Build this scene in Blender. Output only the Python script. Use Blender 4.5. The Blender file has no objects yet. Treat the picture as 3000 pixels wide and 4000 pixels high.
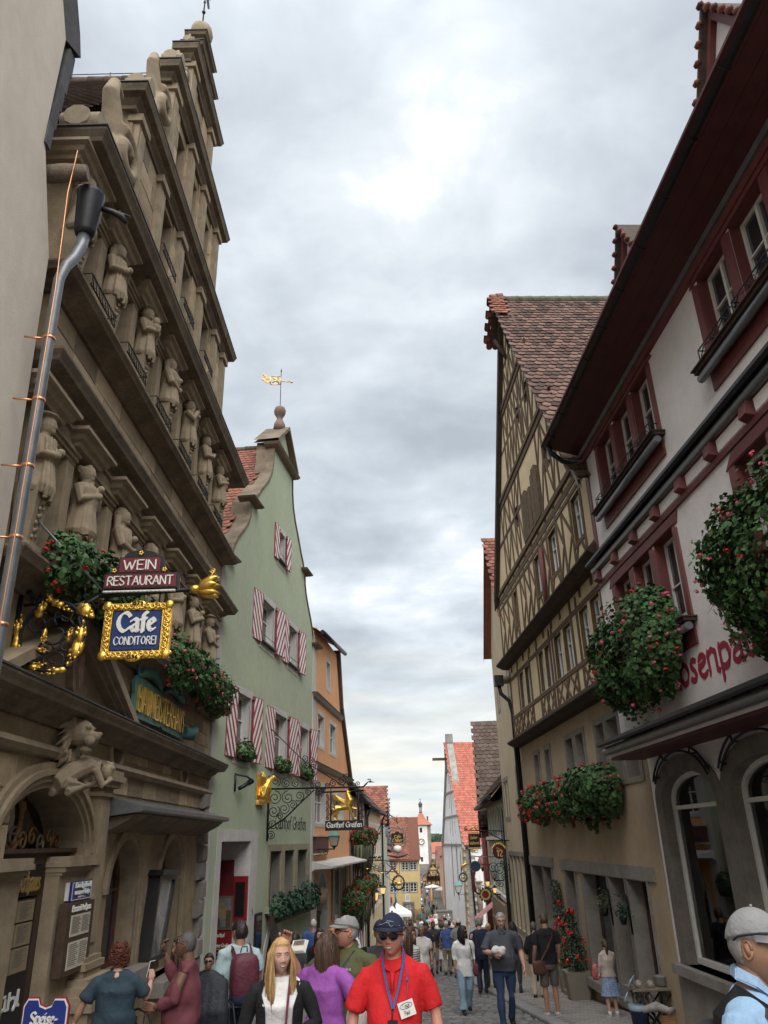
import bpy, math, random
import numpy as np
from mathutils import Vector, Matrix
from mathutils.geometry import tessellate_polygon
random.seed(7); np.random.seed(7)
S=bpy.context.scene; COL=S.collection
R_=math.radians
# ---------------------------------------------------------------- camera, light, exposure
cam=bpy.data.cameras.new('camera'); cam.sensor_fit='VERTICAL'; cam.sensor_height=36.0
cam.lens=36.0*2978/4000; cam.clip_end=9000; cam.clip_start=.05
co=bpy.data.objects.new('camera',cam); COL.objects.link(co); S.camera=co
_p,_r=R_(23.32),R_(-1.569)
_f=Vector((0,math.cos(_p),math.sin(_p))); _u=Vector((0,-math.sin(_p),math.cos(_p))); _x=Vector((1,0,0))
_X=_x*math.cos(_r)+_u*math.sin(_r); _U=-_x*math.sin(_r)+_u*math.cos(_r)
co.matrix_world=Matrix(((_X.x,_U.x,-_f.x,0),(_X.y,_U.y,-_f.y,0),(_X.z,_U.z,-_f.z,0),(0,0,0,1)))
SUN_EL,SUN_AZ=R_(54),R_(175)          # overcast: a broad soft glow high behind the photographer
sl=bpy.data.lights.new('sun','SUN'); sl.energy=1.5; sl.angle=R_(70); sl.color=(1,.965,.92)
so=bpy.data.objects.new('sun',sl); COL.objects.link(so)
_sd=Vector((math.sin(SUN_AZ)*math.cos(SUN_EL),math.cos(SUN_AZ)*math.cos(SUN_EL),math.sin(SUN_EL)))
so.rotation_euler=_sd.to_track_quat('Z','Y').to_euler(); so.location=(0,-20,60)
S.view_settings.view_transform='Standard'; S.view_settings.look='None'
S.view_settings.exposure=1.42; S.view_settings.gamma=1; S.view_settings.use_curve_mapping=False
S.cycles.max_bounces=6; S.cycles.diffuse_bounces=4; S.cycles.glossy_bounces=3; S.cycles.transmission_bounces=4
S.cycles.transparent_max_bounces=6; S.cycles.use_denoising=True; S.cycles.caustics_reflective=False; S.cycles.caustics_refractive=False
W=bpy.data.worlds.new('World'); S.world=W; W.use_nodes=True
def sky():
    t=W.node_tree; N=t.nodes; L=t.links; N.clear()
    def n(ty,**k):
        o=N.new(ty)
        for a,b in k.items(): setattr(o,a,b)
        return o
    def math_(op,a,b=None,c=None):
        m=n('ShaderNodeMath',operation=op)
        for i,v in enumerate((a,b,c)):
            if v is None: continue
            if isinstance(v,(int,float)): m.inputs[i].default_value=v
            else: L.new(v,m.inputs[i])
        return m.outputs[0]
    tc=n('ShaderNodeTexCoord'); sp=n('ShaderNodeSeparateXYZ'); L.new(tc.outputs['Generated'],sp.inputs[0])
    zc=math_('ADD',math_('MAXIMUM',sp.outputs['Z'],0.0),.16)
    cb=n('ShaderNodeCombineXYZ'); L.new(math_('DIVIDE',sp.outputs['X'],zc),cb.inputs[0]); L.new(math_('DIVIDE',sp.outputs['Y'],zc),cb.inputs[1])
    def noise(sc,det,rough,dist,off,sx=1,sy=1):
        mp=n('ShaderNodeMapping'); mp.inputs['Location'].default_value=off; mp.inputs['Scale'].default_value=(sx,sy,1); L.new(cb.outputs[0],mp.inputs[0])
        k=n('ShaderNodeTexNoise'); k.inputs['Scale'].default_value=sc; k.inputs['Detail'].default_value=det; k.inputs['Roughness'].default_value=rough; k.inputs['Distortion'].default_value=dist
        L.new(mp.outputs[0],k.inputs['Vector']); return k.outputs['Fac']
    a=noise(1.5,8,.5,.35,(3.1,1.7,0)); b=noise(4.2,8,.55,.3,(9.2,4.4,1)); c=noise(.7,3,.5,.2,(1.3,7.7,2)); d=noise(11,5,.5,.2,(2,2,5))
    s=math_('ADD',math_('ADD',math_('MULTIPLY',a,.52),math_('MULTIPLY',b,.25)),math_('ADD',math_('MULTIPLY',c,.16),math_('MULTIPLY',d,.07)))
    r=n('ShaderNodeValToRGB'); e=r.color_ramp; L.new(s,r.inputs[0])
    e.elements[0].position=.40; e.elements[0].color=(.37,.41,.45,1); e.elements[1].position=.625; e.elements[1].color=(1.0,1.01,1.02,1)
    for p,cc in ((.455,(.45,.49,.53,1)),(.52,(.56,.605,.645,1)),(.575,(.69,.73,.765,1))):
        x=e.elements.new(p); x.color=cc
    # low sky: paler, warmer band over the horizon
    hz=n('ShaderNodeMapRange'); hz.inputs[1].default_value=.0; hz.inputs[2].default_value=.24; hz.inputs[3].default_value=1; hz.inputs[4].default_value=0; L.new(sp.outputs['Z'],hz.inputs[0])
    wv=noise(2.2,6,.55,.3,(5,1,3),.25,1.0)
    wr=n('ShaderNodeValToRGB'); we=wr.color_ramp; we.elements[0].position=.38; we.elements[0].color=(.60,.655,.68,1); we.elements[1].position=.62; we.elements[1].color=(.93,.86,.70,1)
    L.new(wv,wr.inputs[0])
    mx=n('ShaderNodeMix',data_type='RGBA'); L.new(math_('MULTIPLY',math_('POWER',hz.outputs[0],.8),.8),mx.inputs['Factor']); L.new(r.outputs[0],mx.inputs['A']); L.new(wr.outputs[0],mx.inputs['B'])
    # overcast sky brightens towards the zenith
    zb=math_('ADD',math_('MULTIPLY',math_('SMOOTH_MIN',math_('MAXIMUM',math_('SUBTRACT',sp.outputs['Z'],.78),0),.3,.05),2.6),1.0)
    cl=n('ShaderNodeBackground'); L.new(mx.outputs['Result'],cl.inputs[0]); L.new(math_('MULTIPLY',zb,.50),cl.inputs[1])
    st=n('ShaderNodeTexSky',sky_type='NISHITA'); st.sun_disc=False; st.sun_elevation=SUN_EL; st.sun_rotation=SUN_AZ; st.air_density=1.2; st.dust_density=2
    bg=n('ShaderNodeBackground'); L.new(st.outputs[0],bg.inputs[0]); bg.inputs[1].default_value=.1
    ms=n('ShaderNodeMixShader'); ms.inputs[0].default_value=.93; L.new(bg.outputs[0],ms.inputs[1]); L.new(cl.outputs[0],ms.inputs[2])
    o=n('ShaderNodeOutputWorld'); L.new(ms.outputs[0],o.inputs[0])
sky()
# ---------------------------------------------------------------- materials
MATS={}
def mat(name,col,rough=.8,var=.12,scale=3.0,bump=.25,bscale=40.0,metal=0.0,stain=0.0,scol=(.05,.045,.04),isl=0.0,spec=.4,emit=None,streak=0.0,detail=6,sscale=.9):
    if name in MATS: return MATS[name]
    m=bpy.data.materials.new(name); m.use_nodes=True; t=m.node_tree; N=t.nodes; L=t.links
    b=N['Principled BSDF']; b.inputs['Roughness'].default_value=rough; b.inputs['Metallic'].default_value=metal
    b.inputs['Specular IOR Level'].default_value=spec
    tc=N.new('ShaderNodeTexCoord')
    def noise(sc,de=6,ro=.55,vec=None):
        k=N.new('ShaderNodeTexNoise'); k.inputs['Scale'].default_value=sc; k.inputs['Detail'].default_value=de; k.inputs['Roughness'].default_value=ro
        L.new(vec or tc.outputs['Object'],k.inputs['Vector']); return k.outputs['Fac']
    cur=None
    def mul(fac_out,lo,hi,prev):
        mr=N.new('ShaderNodeMapRange'); mr.inputs[1].default_value=.3; mr.inputs[2].default_value=.7; mr.inputs[3].default_value=lo; mr.inputs[4].default_value=hi; L.new(fac_out,mr.inputs[0])
        x=N.new('ShaderNodeMix'); x.data_type='RGBA'; x.blend_type='MULTIPLY'; x.inputs['Factor'].default_value=1
        if prev is None: x.inputs['A'].default_value=(*col,1)
        else: L.new(prev,x.inputs['A'])
        L.new(mr.outputs[0],x.inputs['B']); return x.outputs['Result']
    if var>0:
        cur=mul(noise(scale,detail),1-var,1+var,cur); cur=mul(noise(scale*7.3,4),1-var*.6,1+var*.6,cur)
    if isl>0:
        g=N.new('ShaderNodeNewGeometry'); oi=N.new('ShaderNodeObjectInfo')
        ad=N.new('ShaderNodeMath'); ad.operation='ADD'; L.new(g.outputs['Random Per Island'],ad.inputs[0]); L.new(oi.outputs['Random'],ad.inputs[1])
        fr=N.new('ShaderNodeMath'); fr.operation='FRACT'; L.new(ad.outputs[0],fr.inputs[0])
        mr=N.new('ShaderNodeMapRange'); mr.inputs[3].default_value=.3; mr.inputs[4].default_value=.7; L.new(fr.outputs[0],mr.inputs[0])
        cur=mul(mr.outputs[0],1-isl,1+isl,cur)
    if stain>0 or streak>0:
        if streak>0:
            mp=N.new('ShaderNodeMapping'); mp.inputs['Scale'].default_value=(1.5,1.5,.22); L.new(tc.outputs['Object'],mp.inputs[0]); f=noise(1.6,7,.6,mp.outputs[0]); amt=streak
        else: f=noise(sscale,8,.62); amt=stain
        rp=N.new('ShaderNodeValToRGB'); rp.color_ramp.elements[0].position=.5; rp.color_ramp.elements[0].color=(0,0,0,1); rp.color_ramp.elements[1].position=.72; rp.color_ramp.elements[1].color=(amt,amt,amt,1); L.new(f,rp.inputs[0])
        x=N.new('ShaderNodeMix'); x.data_type='RGBA'; L.new(rp.outputs[0],x.inputs['Factor'])
        if cur is None: x.inputs['A'].default_value=(*col,1)
        else: L.new(cur,x.inputs['A'])
        x.inputs['B'].default_value=(*scol,1); cur=x.outputs['Result']
    if cur is None: b.inputs['Base Color'].default_value=(*col,1)
    else: L.new(cur,b.inputs['Base Color'])
    if bump>0:
        bp=N.new('ShaderNodeBump'); bp.inputs['Strength'].default_value=bump; bp.inputs['Distance'].default_value=.02
        L.new(noise(bscale,6,.6),bp.inputs['Height']); L.new(bp.outputs[0],b.inputs['Normal'])
    if emit: b.inputs['Emission Color'].default_value=(*emit[:3],1); b.inputs['Emission Strength'].default_value=emit[3]
    MATS[name]=m; return m
M=dict(
 stone=mat('sandstone',(.36,.275,.175),.9,.2,1.3,.5,28,stain=.55,scol=(.13,.10,.07),isl=.14),
 stone2=mat('sandstone_block',(.39,.30,.195),.9,.2,2.2,.6,30,isl=.38,stain=.4,scol=(.16,.12,.085)),
 stonec=mat('sandstone_carved',(.33,.26,.175),.85,.16,5,.35,60,stain=.35,scol=(.11,.09,.065),sscale=3),
 stoned=mat('sandstone_weathered',(.19,.15,.105),.9,.3,2.2,.5,30,stain=.5,scol=(.05,.04,.032)),
 greyst=mat('grey_stone',(.27,.245,.22),.9,.16,2,.4,40,stain=.5,scol=(.13,.12,.105),isl=.08),
 cream=mat('cream_plaster',(.76,.67,.57),.9,.07,.8,.25,60,streak=.35,scol=(.62,.53,.44)),
 green=mat('sage_green_plaster',(.44,.50,.36),.92,.09,.7,.4,40,stain=.6,scol=(.30,.335,.235),sscale=.35),
 greend=mat('pale_grey_plaster',(.56,.54,.52),.92,.1,2,.6,25,stain=.3,scol=(.36,.34,.32)),
 orange=mat('orange_plaster',(.74,.385,.19),.92,.06,.8,.2,50,streak=.3,scol=(.62,.27,.12)),
 white=mat('white_plaster',(.82,.775,.76),.92,.06,1.2,.55,55,stain=.3,scol=(.58,.54,.52)),
 churchw=mat('lime_washed_plaster',(.78,.77,.76),.92,.06,.4,.2,20,streak=.5,scol=(.45,.43,.41)),
 tan=mat('tan_plaster',(.46,.35,.24),.92,.10,.8,.25,50,stain=.4,scol=(.36,.26,.17)),
 ecream=mat('sandy_plaster',(.55,.46,.32),.92,.08,.8,.25,50,streak=.5,scol=(.38,.32,.23)),
 yellow=mat('ochre_plaster',(.66,.50,.24),.92,.06,.6,.2,30,stain=.25,scol=(.5,.38,.2)),
 turq=mat('mint_plaster',(.36,.50,.38),.92,.06,.8,.2,40,stain=.2,scol=(.28,.38,.3)),
 pink=mat('salmon_plaster',(.60,.37,.26),.92,.08,.8,.2,40,stain=.2,scol=(.45,.28,.2)),
 infill=mat('straw_plaster',(.68,.54,.34),.92,.10,1.6,.3,40,stain=.3,scol=(.55,.42,.25)),
 timber=mat('oak_timber',(.125,.078,.045),.85,.28,6,.6,70,isl=.22),
 timberd=mat('dark_oak_timber',(.055,.036,.026),.85,.3,6,.5,60,isl=.2),
 oxred=mat('oxblood_timber',(.16,.045,.045),.6,.16,6,.35,60,isl=.10),
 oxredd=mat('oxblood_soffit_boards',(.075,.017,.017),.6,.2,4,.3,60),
 shred=mat('red_shutter_paint',(.30,.045,.05),.55,.1,5,.1,60),
 shwhite=mat('white_shutter_paint',(.78,.77,.76),.55,.05,5,.1,60),
 winw=mat('white_window_paint',(.74,.72,.68),.5,.05,5,.1,60),
 winb=mat('brown_window_paint',(.12,.055,.04),.5,.15,5,.1,60),
 tile=mat('plain_roof_tile',(.115,.066,.052),.85,.3,8,.5,60,isl=.6),
 tiler=mat('red_roof_tile',(.23,.09,.06),.85,.2,8,.4,60,isl=.35),
 tilenew=mat('new_clay_tile',(.42,.135,.095),.8,.12,4,.2,40,isl=.2),
 tiled=mat('old_brown_tile',(.10,.07,.055),.85,.25,8,.4,60,isl=.3),
 slate=mat('slate',(.085,.085,.09),.7,.2,5,.3,40,isl=.3),
 iron=mat('black_iron',(.018,.018,.022),.5,.1,10,.1,60,metal=.3),
 zinc=mat('zinc_sheet',(.20,.21,.22),.45,.15,6,.08,30,metal=.6),
 gutter=mat('dark_gutter_metal',(.035,.035,.038),.45,.15,6,.08,30,metal=.5),
 copper=mat('copper_wire',(.85,.40,.20),.35,.05,10,0,60,metal=.9),
 gold=mat('gilding',(.86,.55,.11),.34,.16,14,.3,50,metal=.85),
 goldp=mat('gold_paint',(.72,.50,.16),.5,.1,10,.1,60,metal=.3),
 verd=mat('verdigris_copper',(.10,.24,.22),.6,.25,8,.3,50,metal=.2),
 navy=mat('navy_sign_paint',(.012,.04,.16),.5,.08,10,.05,60),
 blue=mat('blue_enamel',(.02,.04,.22),.3,.05,10,.02,60),
 signred=mat('burgundy_sign_paint',(.16,.02,.03),.5,.08,10,.05,60),
 signwht=mat('white_sign_paint',(.78,.77,.72),.5,.05,10,0),
 black=mat('black_paint',(.014,.014,.016),.5,.1,10,.05,60),
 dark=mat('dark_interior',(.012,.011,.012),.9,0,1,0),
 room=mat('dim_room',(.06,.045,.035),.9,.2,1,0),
 wood=mat('dark_brown_wood',(.07,.042,.028),.6,.25,6,.3,60,isl=.15),
 paper=mat('printed_paper',(.62,.57,.46),.8,.06,20,0),
 ink=mat('grey_ink',(.16,.15,.14),.9,0,1,0),
 slateb=mat('chalkboard',(.02,.022,.024),.7,.1,8,0),
 chalk=mat('chalk',(.6,.6,.58),.9,0,1,0),
 leaf=mat('geranium_leaf',(.055,.115,.038),.55,.2,6,0,isl=.55,spec=.3),
 leafd=mat('conifer_leaf',(.035,.085,.05),.6,.2,6,0,isl=.5,spec=.3),
 leafd2=mat('dry_trailing_leaf',(.12,.125,.085),.7,.2,6,0,isl=.5,spec=.2),
 fred=mat('red_petal',(.62,.025,.025),.6,.1,6,0,isl=.3), fpink=mat('pink_petal',(.70,.10,.19),.6,.1,6,0,isl=.3),
 cobble=mat('basalt_sett',(.17,.165,.16),.75,.2,9,.5,60,isl=.32), joint=mat('sand_joint',(.125,.118,.108),.95,.3,14,.5,60),
 paving=mat('concrete_paver',(.27,.25,.23),.85,.14,6,.4,60,isl=.16), kerb=mat('granite_kerb',(.25,.245,.24),.8,.16,8,.4,60,isl=.1),
 forest=mat('far_forest',(.075,.125,.14),.95,.3,.02,0), 
 whtcloth=mat('white_canvas',(.82,.82,.82),.85,.03,4,.05,30),
)
def glass(name='window_glass',tint=(.03,.035,.04)):
    if name in MATS: return MATS[name]
    m=bpy.data.materials.new(name); m.use_nodes=True; t=m.node_tree; b=t.nodes['Principled BSDF']
    b.inputs['Base Color'].default_value=(*tint,1); b.inputs['Roughness'].default_value=.06; b.inputs['Specular IOR Level'].default_value=.9; b.inputs['IOR'].default_value=1.6
    tc=t.nodes.new('ShaderNodeTexCoord'); k=t.nodes.new('ShaderNodeTexNoise'); k.inputs['Scale'].default_value=1.7; t.links.new(tc.outputs['Object'],k.inputs['Vector'])
    bp=t.nodes.new('ShaderNodeBump'); bp.inputs['Strength'].default_value=.12; bp.inputs['Distance'].default_value=.05; t.links.new(k.outputs['Fac'],bp.inputs['Height']); t.links.new(bp.outputs[0],b.inputs['Normal'])
    MATS[name]=m; return m
def clearglass():
    if 'shop_glass' in MATS: return MATS['shop_glass']
    m=bpy.data.materials.new('shop_glass'); m.use_nodes=True; t=m.node_tree; N=t.nodes; L=t.links
    g=N.new('ShaderNodeBsdfGlossy'); g.inputs['Roughness'].default_value=.02; tr=N.new('ShaderNodeBsdfTransparent'); tr.inputs[0].default_value=(.86,.9,.88,1)
    fr=N.new('ShaderNodeFresnel'); fr.inputs[0].default_value=1.75; ms=N.new('ShaderNodeMixShader')
    L.new(fr.outputs[0],ms.inputs[0]); L.new(tr.outputs[0],ms.inputs[1]); L.new(g.outputs[0],ms.inputs[2]); L.new(ms.outputs[0],N['Material Output'].inputs[0])
    MATS['shop_glass']=m; return m
M['glass']=glass(); M['glassd']=glass('dark_glass',(.012,.012,.014)); M['clear']=clearglass()
# ---------------------------------------------------------------- objects
def tag(o,label=None,cat=None,group=None,kind=None):
    if label: o['label']=label
    if cat: o['category']=cat
    if group: o['group']=group
    if kind: o['kind']=kind
    return o
def thing(name,label,cat,loc=(0,0,0),group=None,kind=None):
    o=bpy.data.objects.new(name,None); COL.objects.link(o); o.location=loc; o.empty_display_size=.2
    return tag(o,label,cat,group,kind)
def rloc(p):
    v=Vector((0,0,0))
    while p is not None: v+=p.location; p=p.parent
    return v
def link(name,me,parent=None,mw=None):
    o=bpy.data.objects.new(name,me); COL.objects.link(o)
    if parent is not None: o.parent=parent
    if mw is not None:
        l,q,s=mw.decompose(); o.location=l-(rloc(parent) if parent else Vector((0,0,0))); o.rotation_euler=q.to_euler(); o.scale=s
    return o
class Fr:                     # a facade frame: u runs along the wall, n out of it, z up
    def __init__(s,x,y,yaw=0,side=1,flip=False):
        a=R_(yaw); s.o=Vector((x,y,0)); s.U=Vector((math.sin(a),math.cos(a),0)); s.N=Vector((math.cos(a),-math.sin(a),0))*side; s.side=side
    def P(s,u,n,z): return s.o+s.U*u+s.N*n+Vector((0,0,z))
    def M(s,u,n,z):           # right-handed matrix (a along -u*side.., n, z)
        a=s.U*(-s.side); p=s.P(u,n,z)
        return Matrix(((a.x,s.N.x,0,p.x),(a.y,s.N.y,0,p.y),(0,0,1,p.z),(0,0,0,1)))
class Wd:                     # world frame
    U=Vector((1,0,0)); N=Vector((0,-1,0)); side=-1
    def P(s,u,n,z): return Vector((u,n,z))
WF=Wd()
class Face:                   # frame facing the viewer: u to the right (X), n towards -Y
    def __init__(s,x,y,yaw=0):
        a=R_(yaw); s.o=Vector((x,y,0)); s.U=Vector((math.cos(a),math.sin(a),0)); s.N=Vector((math.sin(a),-math.cos(a),0)); s.side=-1
    P=Fr.P; M=Fr.M
class MB:
    def __init__(s,fr=WF): s.fr=fr; s.v=[]; s.f=[]; s.mi=[]; s.sm=[]
    def add(s,vs,fs,mi=0,smooth=False,raw=False):
        b=len(s.v)
        s.v+= [tuple(v) for v in vs] if raw else [tuple(s.fr.P(*v)) for v in vs]
        for f in fs: s.f.append([i+b for i in f]); s.mi.append(mi); s.sm.append(smooth)
        return s
    def box(s,u0,u1,n0,n1,z0,z1,mi=0):
        return s.add([(u0,n0,z0),(u1,n0,z0),(u1,n1,z0),(u0,n1,z0),(u0,n0,z1),(u1,n0,z1),(u1,n1,z1),(u0,n1,z1)],[(0,3,2,1),(4,5,6,7),(0,1,5,4),(1,2,6,5),(2,3,7,6),(3,0,4,7)],mi)
    def quad(s,a,b,c,d,mi=0): return s.add([a,b,c,d],[(0,1,2,3)],mi)
    def prism(s,poly,n0,n1,mi=0,axis='n'):        # poly in (u,z), extruded in n  (axis 'u': poly in (n,z) extruded in u)
        k=len(poly); A=[]
        for t in (n0,n1): A+=[(p[0],t,p[1]) if axis=='n' else (t,p[0],p[1]) if axis=='u' else (p[0],p[1],t) for p in poly]
        F=[(i,(i+1)%k,k+(i+1)%k,k+i) for i in range(k)]
        tri=tessellate_polygon([[Vector((p[0],p[1],0)) for p in poly]])
        for t in tri: F+=[tuple(t),tuple(x+k for x in reversed(t))]
        return s.add(A,F,mi)
    def wall(s,outer,holes,n,depth,mi=0,mr=None,back=.4):    # face with holes + reveals + outer edge
        mr=mi if mr is None else mr
        loops=[outer]+holes; pts=[p for l in loops for p in l]
        tri=tessellate_polygon([[Vector((p[0],p[1],0)) for p in l] for l in loops])
        s.add([(p[0],n,p[1]) for p in pts],[tuple(t) for t in tri],mi)
        for j,l in enumerate(loops):
            k=len(l); d=n-(back if j==0 else depth)
            s.add([(p[0],n,p[1]) for p in l]+[(p[0],d,p[1]) for p in l],[(i,(i+1)%k,k+(i+1)%k,k+i) for i in range(k)],mi if j==0 else mr)
        return s
    def tube(s,pts,r,k=6,mi=0,cap=True,smooth=True):
        P=[s.fr.P(*p) for p in pts]; return s.tubew(P,r,k,mi,cap,smooth)
    def tubew(s,P,r,k=6,mi=0,cap=True,smooth=True,flat=1.0):
        P=[Vector(p) for p in P]; n=len(P); b=len(s.v); prev=None
        rr=r if isinstance(r,(list,tuple)) else [r]*n
        for i,p in enumerate(P):
            t=(P[min(i+1,n-1)]-P[max(i-1,0)]); t=t.normalized() if t.length>1e-9 else Vector((0,0,1))
            if prev is None:
                a=t.cross(Vector((0,0,1)))
                if a.length<.05: a=t.cross(Vector((1,0,0)))
                a.normalize()
            else: a=(prev-t*prev.dot(t)); a=a.normalized() if a.length>1e-6 else t.orthogonal().normalized()
            prev=a; c=t.cross(a)
            for j in range(k):
                g=2*math.pi*j/k; s.v.append(tuple(p+a*(math.cos(g)*rr[i])+c*(math.sin(g)*rr[i]*flat)))
        for i in range(n-1):
            for j in range(k): s.f.append([b+i*k+j,b+i*k+(j+1)%k,b+(i+1)*k+(j+1)%k,b+(i+1)*k+j]); s.mi.append(mi); s.sm.append(smooth)
        if cap:
            s.f.append([b+j for j in range(k)][::-1]); s.f.append([b+(n-1)*k+j for j in range(k)]); s.mi+=[mi,mi]; s.sm+=[False,False]
        return s
    def lathe(s,u,n,prof,k=14,mi=0,z0=0,ell=1.0,smooth=True):      # prof: (r,z)
        b=[];F=[]
        for r,z in prof:
            for j in range(k): g=2*math.pi*j/k; b.append((u+math.cos(g)*r,n+math.sin(g)*r*ell,z+z0))
        for i in range(len(prof)-1):
            for j in range(k): F.append((i*k+j,i*k+(j+1)%k,(i+1)*k+(j+1)%k,(i+1)*k+j))
        F.append(tuple(range(k))[::-1]); F.append(tuple((len(prof)-1)*k+j for j in range(k)))
        return s.add(b,F,mi,smooth)
    def ball(s,c,r,k=10,mi=0,raw=False):
        if not isinstance(r,(tuple,list)): r=(r,r,r)
        b=[];F=[];h=max(4,k//2+1)
        for i in range(h+1):
            a=math.pi*i/h
            for j in range(k): g=2*math.pi*j/k; b.append((c[0]+r[0]*math.sin(a)*math.cos(g),c[1]+r[1]*math.sin(a)*math.sin(g),c[2]+r[2]*math.cos(a)))
        for i in range(h):
            for j in range(k): F.append((i*k+j,i*k+(j+1)%k,(i+1)*k+(j+1)%k,(i+1)*k+j))
        return s.add(b,F,mi,True,raw)
    def mould(s,u0,u1,prof,mi=0,ret=True):        # cornice: profile (n,z) from wall outwards swept along u, mitred returns at both ends
        k=len(prof); A=[]; n0=min(p[0] for p in prof)
        for e,sg in ((u0,-1),(u1,1)):
            for (n,z) in prof: A.append((e+sg*((n-n0) if ret else 0),n,z))
        F=[(i,i+1,k+i+1,k+i) for i in range(k-1)]
        s.add(A,F,mi)
        for e,sg in ((u0,-1),(u1,1)):
            if ret:
                for i in range(k-1):
                    (a,za),(b,zb)=prof[i],prof[i+1]
                    s.add([(e+sg*(a-n0),a,za),(e+sg*(b-n0),b,zb),(e+sg*(b-n0),n0-.3,zb),(e+sg*(a-n0),n0-.3,za)],[(0,1,2,3)],mi)
            else:
                s.add([(e,n,z) for n,z in prof],[tuple(range(k))],mi)
        return s
    def mesh(s,name,mats,off=Vector((0,0,0))):
        me=bpy.data.meshes.new(name)
        me.from_pydata([(v[0]-off.x,v[1]-off.y,v[2]-off.z) for v in s.v],[],s.f)
        for m in (mats if isinstance(mats,(list,tuple)) else [mats]): me.materials.append(m)
        me.polygons.foreach_set('material_index',s.mi); me.polygons.foreach_set('use_smooth',s.sm); me.update(); return me
    def build(s,name,mats,parent=None,label=None,kind=None,loc=None):
        if not s.f: return None
        off=Vector(loc) if loc is not None else (rloc(parent) if parent is not None else Vector(s.v[0]))
        o=bpy.data.objects.new(name,s.mesh(name,mats,off)); COL.objects.link(o)
        if parent is not None: o.parent=parent
        if parent is None or loc is not None: o.location=off-(rloc(parent) if parent is not None else Vector((0,0,0)))
        if label: o['label']=label
        if kind: o['kind']=kind
        return o
def bevcube(name,bev=.02,wob=0.0,seed=0):       # unit cube -0.5..0.5 with chamfered front edges
    rnd=random.Random(seed); b=MB()
    w=lambda:rnd.uniform(-wob,wob)
    o=[(-.5,-.5,-.5),(.5,-.5,-.5),(.5,-.5,.5),(-.5,-.5,.5)]; e=.5-bev
    f1=[(-.5+w(),.32,-.5+w()),(.5+w(),.32,-.5+w()),(.5+w(),.32,.5+w()),(-.5+w(),.32,.5+w())]
    f2=[(-e+w(),.5,-e+w()),(e+w(),.5,-e+w()),(e+w(),.5,e+w()),(-e+w(),.5,e+w())]
    F=[(0,1,2,3)]+[(4*r+i,4*r+(i+1)%4,4*r+4+(i+1)%4,4*r+4+i) for r in (0,1) for i in range(4)]+[(8,9,10,11)]
    b.add(o+f1+f2,F); return b
def arc(cx,cz,rx,rz,a0,a1,n): return [(cx+rx*math.cos(R_(a0+(a1-a0)*i/n)),cz+rz*math.sin(R_(a0+(a1-a0)*i/n))) for i in range(n+1)]
def archpoly(u0,u1,z0,zs,zt,n=12):             # opening with a (part-)round head: zs springing, zt crown
    c=(u0+u1)/2; return [(u0,z0),(u1,z0)]+arc(c,zs,(u1-u0)/2,zt-zs,0,180,n)
def rect(u0,u1,z0,z1): return [(u0,z0),(u1,z0),(u1,z1),(u0,z1)]
def spiral(c,r,turns,a0,sgn=1,n=22,shrink=.25): return [(c[0]+r*(1-(1-shrink)*i/n)*math.cos(a0+sgn*2*math.pi*turns*i/n),c[1]+r*(1-(1-shrink)*i/n)*math.sin(a0+sgn*2*math.pi*turns*i/n)) for i in range(n+1)]
BEV=[bevcube('b',.04,.02,i).mesh('stone_block',[M['stone2']]) for i in range(4)]
def beam_mesh(m,nm,k=4): return [bevcube('t',.06,.05,i+11).mesh(nm,[m]) for i in range(k)]
TIM=beam_mesh(M['timber'],'timber'); TIMD=beam_mesh(M['timberd'],'timber'); TIMR=beam_mesh(M['oxred'],'timber')
def beam(fr,u0,z0,u1,z1,w,n,parent,proto=None,name='timber',d=.1):      # one timber lying in the wall plane, its face n in front of the plane
    proto=random.choice(proto or TIM); a=fr.P(u0,0,z0); b=fr.P(u1,0,z1); dz=(b-a); L=dz.length; ax=dz.normalized()
    N=fr.N; lat=ax.cross(N); p=(a+b)/2+N*(n-d/2)
    mw=Matrix(((ax.x*L,N.x*d,lat.x*w,p.x),(ax.y*L,N.y*d,lat.y*w,p.y),(ax.z*L,N.z*d,lat.z*w,p.z),(0,0,0,1)))
    return link(name,proto,parent,mw)
def gz(y):
    K=((-40,1.8),(0,-1.7),(40,-5.2),(60,-6.95),(80,-8.45),(100,-9.75),(130,-11.2),(160,-12.1),(200,-12.45),(230,-12.25),(300,-11.65),(420,-11.4))
    for (a,za),(b,zb) in zip(K,K[1:]):
        if y<=b: return za+(zb-za)*(y-a)/(b-a)
    return K[-1][1]
def gp(u,fr): return gz(fr.P(u,0,0).y)
# ---------------------------------------------------------------- ground
def xl(y): # left and right facade lines (approximate), road centre
    K=((-10,-4.2),(19,-4.2),(29.5,-2.9),(38,-2.0),(62,-.9),(130,-2),(131,7.4),(300,8.2)); return interp(K,y)
def xr(y):
    K=((-10,5.6),(25,4.3),(31,4.35),(41,4.75),(47,5.2),(100,10.4),(130,11),(300,13.5)); return interp(K,y)
def interp(K,y):
    for (a,va),(b,vb) in zip(K,K[1:]):
        if y<=b: return va+(vb-va)*(y-a)/(b-a) if y>a else va
    return K[-1][1]
g=MB(); ys=[-40,-20,0,20,40,60,80,100,115,130,145,160,180,200,230,260,300,360,420]
xs=[-60,-20,-6,0,6,20,60]
for i,y in enumerate(ys):
    for x in xs: g.v.append((x,y,gz(y)-.045))
k=len(xs)
for i in range(len(ys)-1):
    for j in range(k-1): g.f.append([i*k+j,i*k+j+1,(i+1)*k+j+1,(i+1)*k+j]); g.mi.append(0); g.sm.append(True)
road=g.build('road',[M['joint']],None,kind='structure',loc=(0,0,0))
far=MB(); far.add([(-4000,-300,-14),(4000,-300,-14),(4000,8500,-60),(-4000,8500,-60)],[(0,1,2,3)])
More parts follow.
